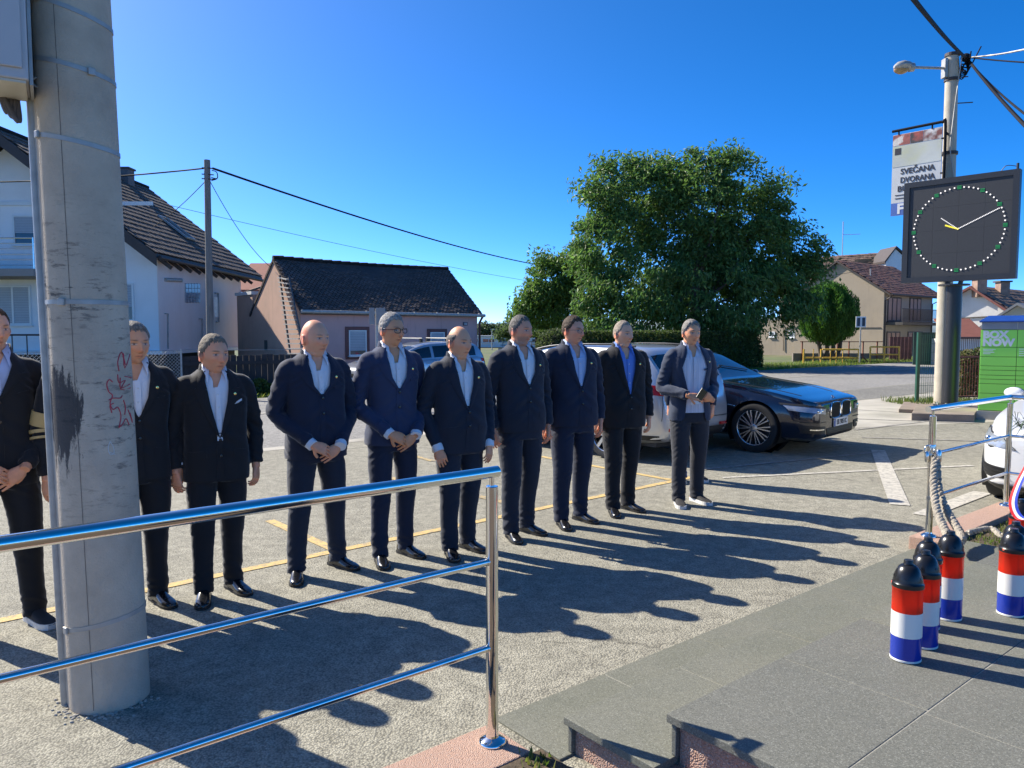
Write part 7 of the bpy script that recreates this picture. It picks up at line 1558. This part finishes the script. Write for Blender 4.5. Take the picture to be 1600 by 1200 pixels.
person('broad bald man in dark navy suit with wide stance and hands crossed', pos(497,893), -56, 1.75, dict(seed=5, hem=0.82, jacket=m_navy, trousers=m_mid, arms='clasp', style='none', turn=20, vz=1.26, w=1.02, belly=.035, stance=.165, neck=1.2, jaw=.10, hw=1.06, hs=1.05, skin=(0.800,0.400,0.234), toe=20, cuffl=.022))
person('slim grey-haired man in blue suit wearing black glasses with hands crossed low', pos(615,872), -57, 1.80, dict(seed=6, hem=0.845, jacket=m_blue, trousers=m_navy, arms='clasp', style='full', hair=(0.216,0.205,0.187), hair2=(0.331,0.317,0.295), turn=16, vz=1.24, w=.96, glasses='black', stance=.125, thick=.015, leg=.92, skin=(0.732,0.358,0.184), cuffl=.02))
person('shorter balding man in dark suit, white cuffs showing, directly behind the near railing post', pos(718,862), -60, 1.71, dict(seed=7, hem=0.8, jacket=m_mid, arms='low', style='ring', hair=(0.144,0.122,0.108), turn=16, vz=1.14, w=1.03, belly=.045, neck=1.1, jaw=.06, stance=.10, cuffl=.035, skin=(0.790,0.400,0.222), hs=1.02, open=0))
person('bearded man with short greying hair in dark navy suit, right of the near railing post', pos(812,836), -58, 1.80, dict(seed=8, hem=0.855, jacket=m_mid, arms='down', style='short', hair=(0.108,0.097,0.086), hair2=(0.180,0.166,0.144), turn=18, vz=1.22, w=1.03, beard=.5, bcol=(.20,.17,.15), belly=.03, neck=1.08, stance=.11, skin=(0.732,0.345,0.203), cuff=0, thick=.010))
person('brown-haired man with thin glasses in navy suit and pale blue shirt', pos(893,817), -64, 1.80, dict(seed=9, hem=0.85, jacket=m_navy, shirt=m_lshirt, arms='down', style='short', hair=(0.050,0.032,0.022), hair2=(0.108,0.079,0.058), turn=18, vz=1.17, w=1.08, glasses='thin', belly=.03, stance=.125, skin=(0.790,0.372,0.222), cuff=0, thick=.016))
person('fair thin-haired older man in black suit and bright blue shirt', pos(970,799), -70, 1.77, dict(seed=10, hem=0.8, jacket=m_black, shirt=m_bshirt, arms='down', style='thin', hair=(0.259,0.209,0.158), hair2=(0.346,0.288,0.230), turn=16, vz=1.10, w=1.08, belly=.035, neck=1.06, jaw=.05, stance=.105, skin=(0.800,0.426,0.254), cuff=0, thick=.007, toe=18))
t, S_, hc = person('grey-haired man in open slate blue jacket and sneakers holding a phone', pos(1075,786), -80, 1.78, dict(seed=11, hem=0.815, jacket=m_slate, trousers=m_gtrs, shirt=m_stripe, arms='hold', style='full', hair=(0.173,0.155,0.133), hair2=(0.274,0.252,0.223), turn=6, vz=1.12, open=.075, w=.98, shoes='sneaker', tan=1, wlace=1, stance=.115, thick=.016, skin=(0.790,0.386,0.203), cuff=0))
person('person in blue jeans and dark blue top mostly hidden behind the man holding a phone', (2.0,8.50,0), -88, 1.70, dict(seed=12, jacket=m_dkblue, trousers=m_denim, shirt=m_dkblue, arms='down', style='short', hair=(0.065,0.043,0.029), w=1.0, vz=1.42, plain=1, shoes='sneaker', stance=.10, group=None, cuff=0))
# phone and folded papers in his hands
Wm = WM[t]; pc = Wm @ ((S_[-1][2]+Vector((.115,-.03,.005)))); ph = thing('phone', 'black mobile phone with folded papers held by the man in the slate jacket', 'phone', pc, R(10)); 
obj('case', M().box(pc, (.066,.010,.125), mat=Matrix.Rotation(R(10),3,'Z') @ Matrix.Rotation(R(35),3,'Y')), m_spec, ph, bevel=.004); obj('screen', M().box(pc+Vector((0,-.0065,0)), (.058,.002,.113), mat=Matrix.Rotation(R(10),3,'Z') @ Matrix.Rotation(R(35),3,'Y')), m_cglass, ph)
obj('paper', M().box(pc+Vector((-.05,-.0,-.05)), (.10,.006,.07), mat=Matrix.Rotation(R(10),3,'Z') @ Matrix.Rotation(R(-6),3,'Y')), m_pvc, ph)
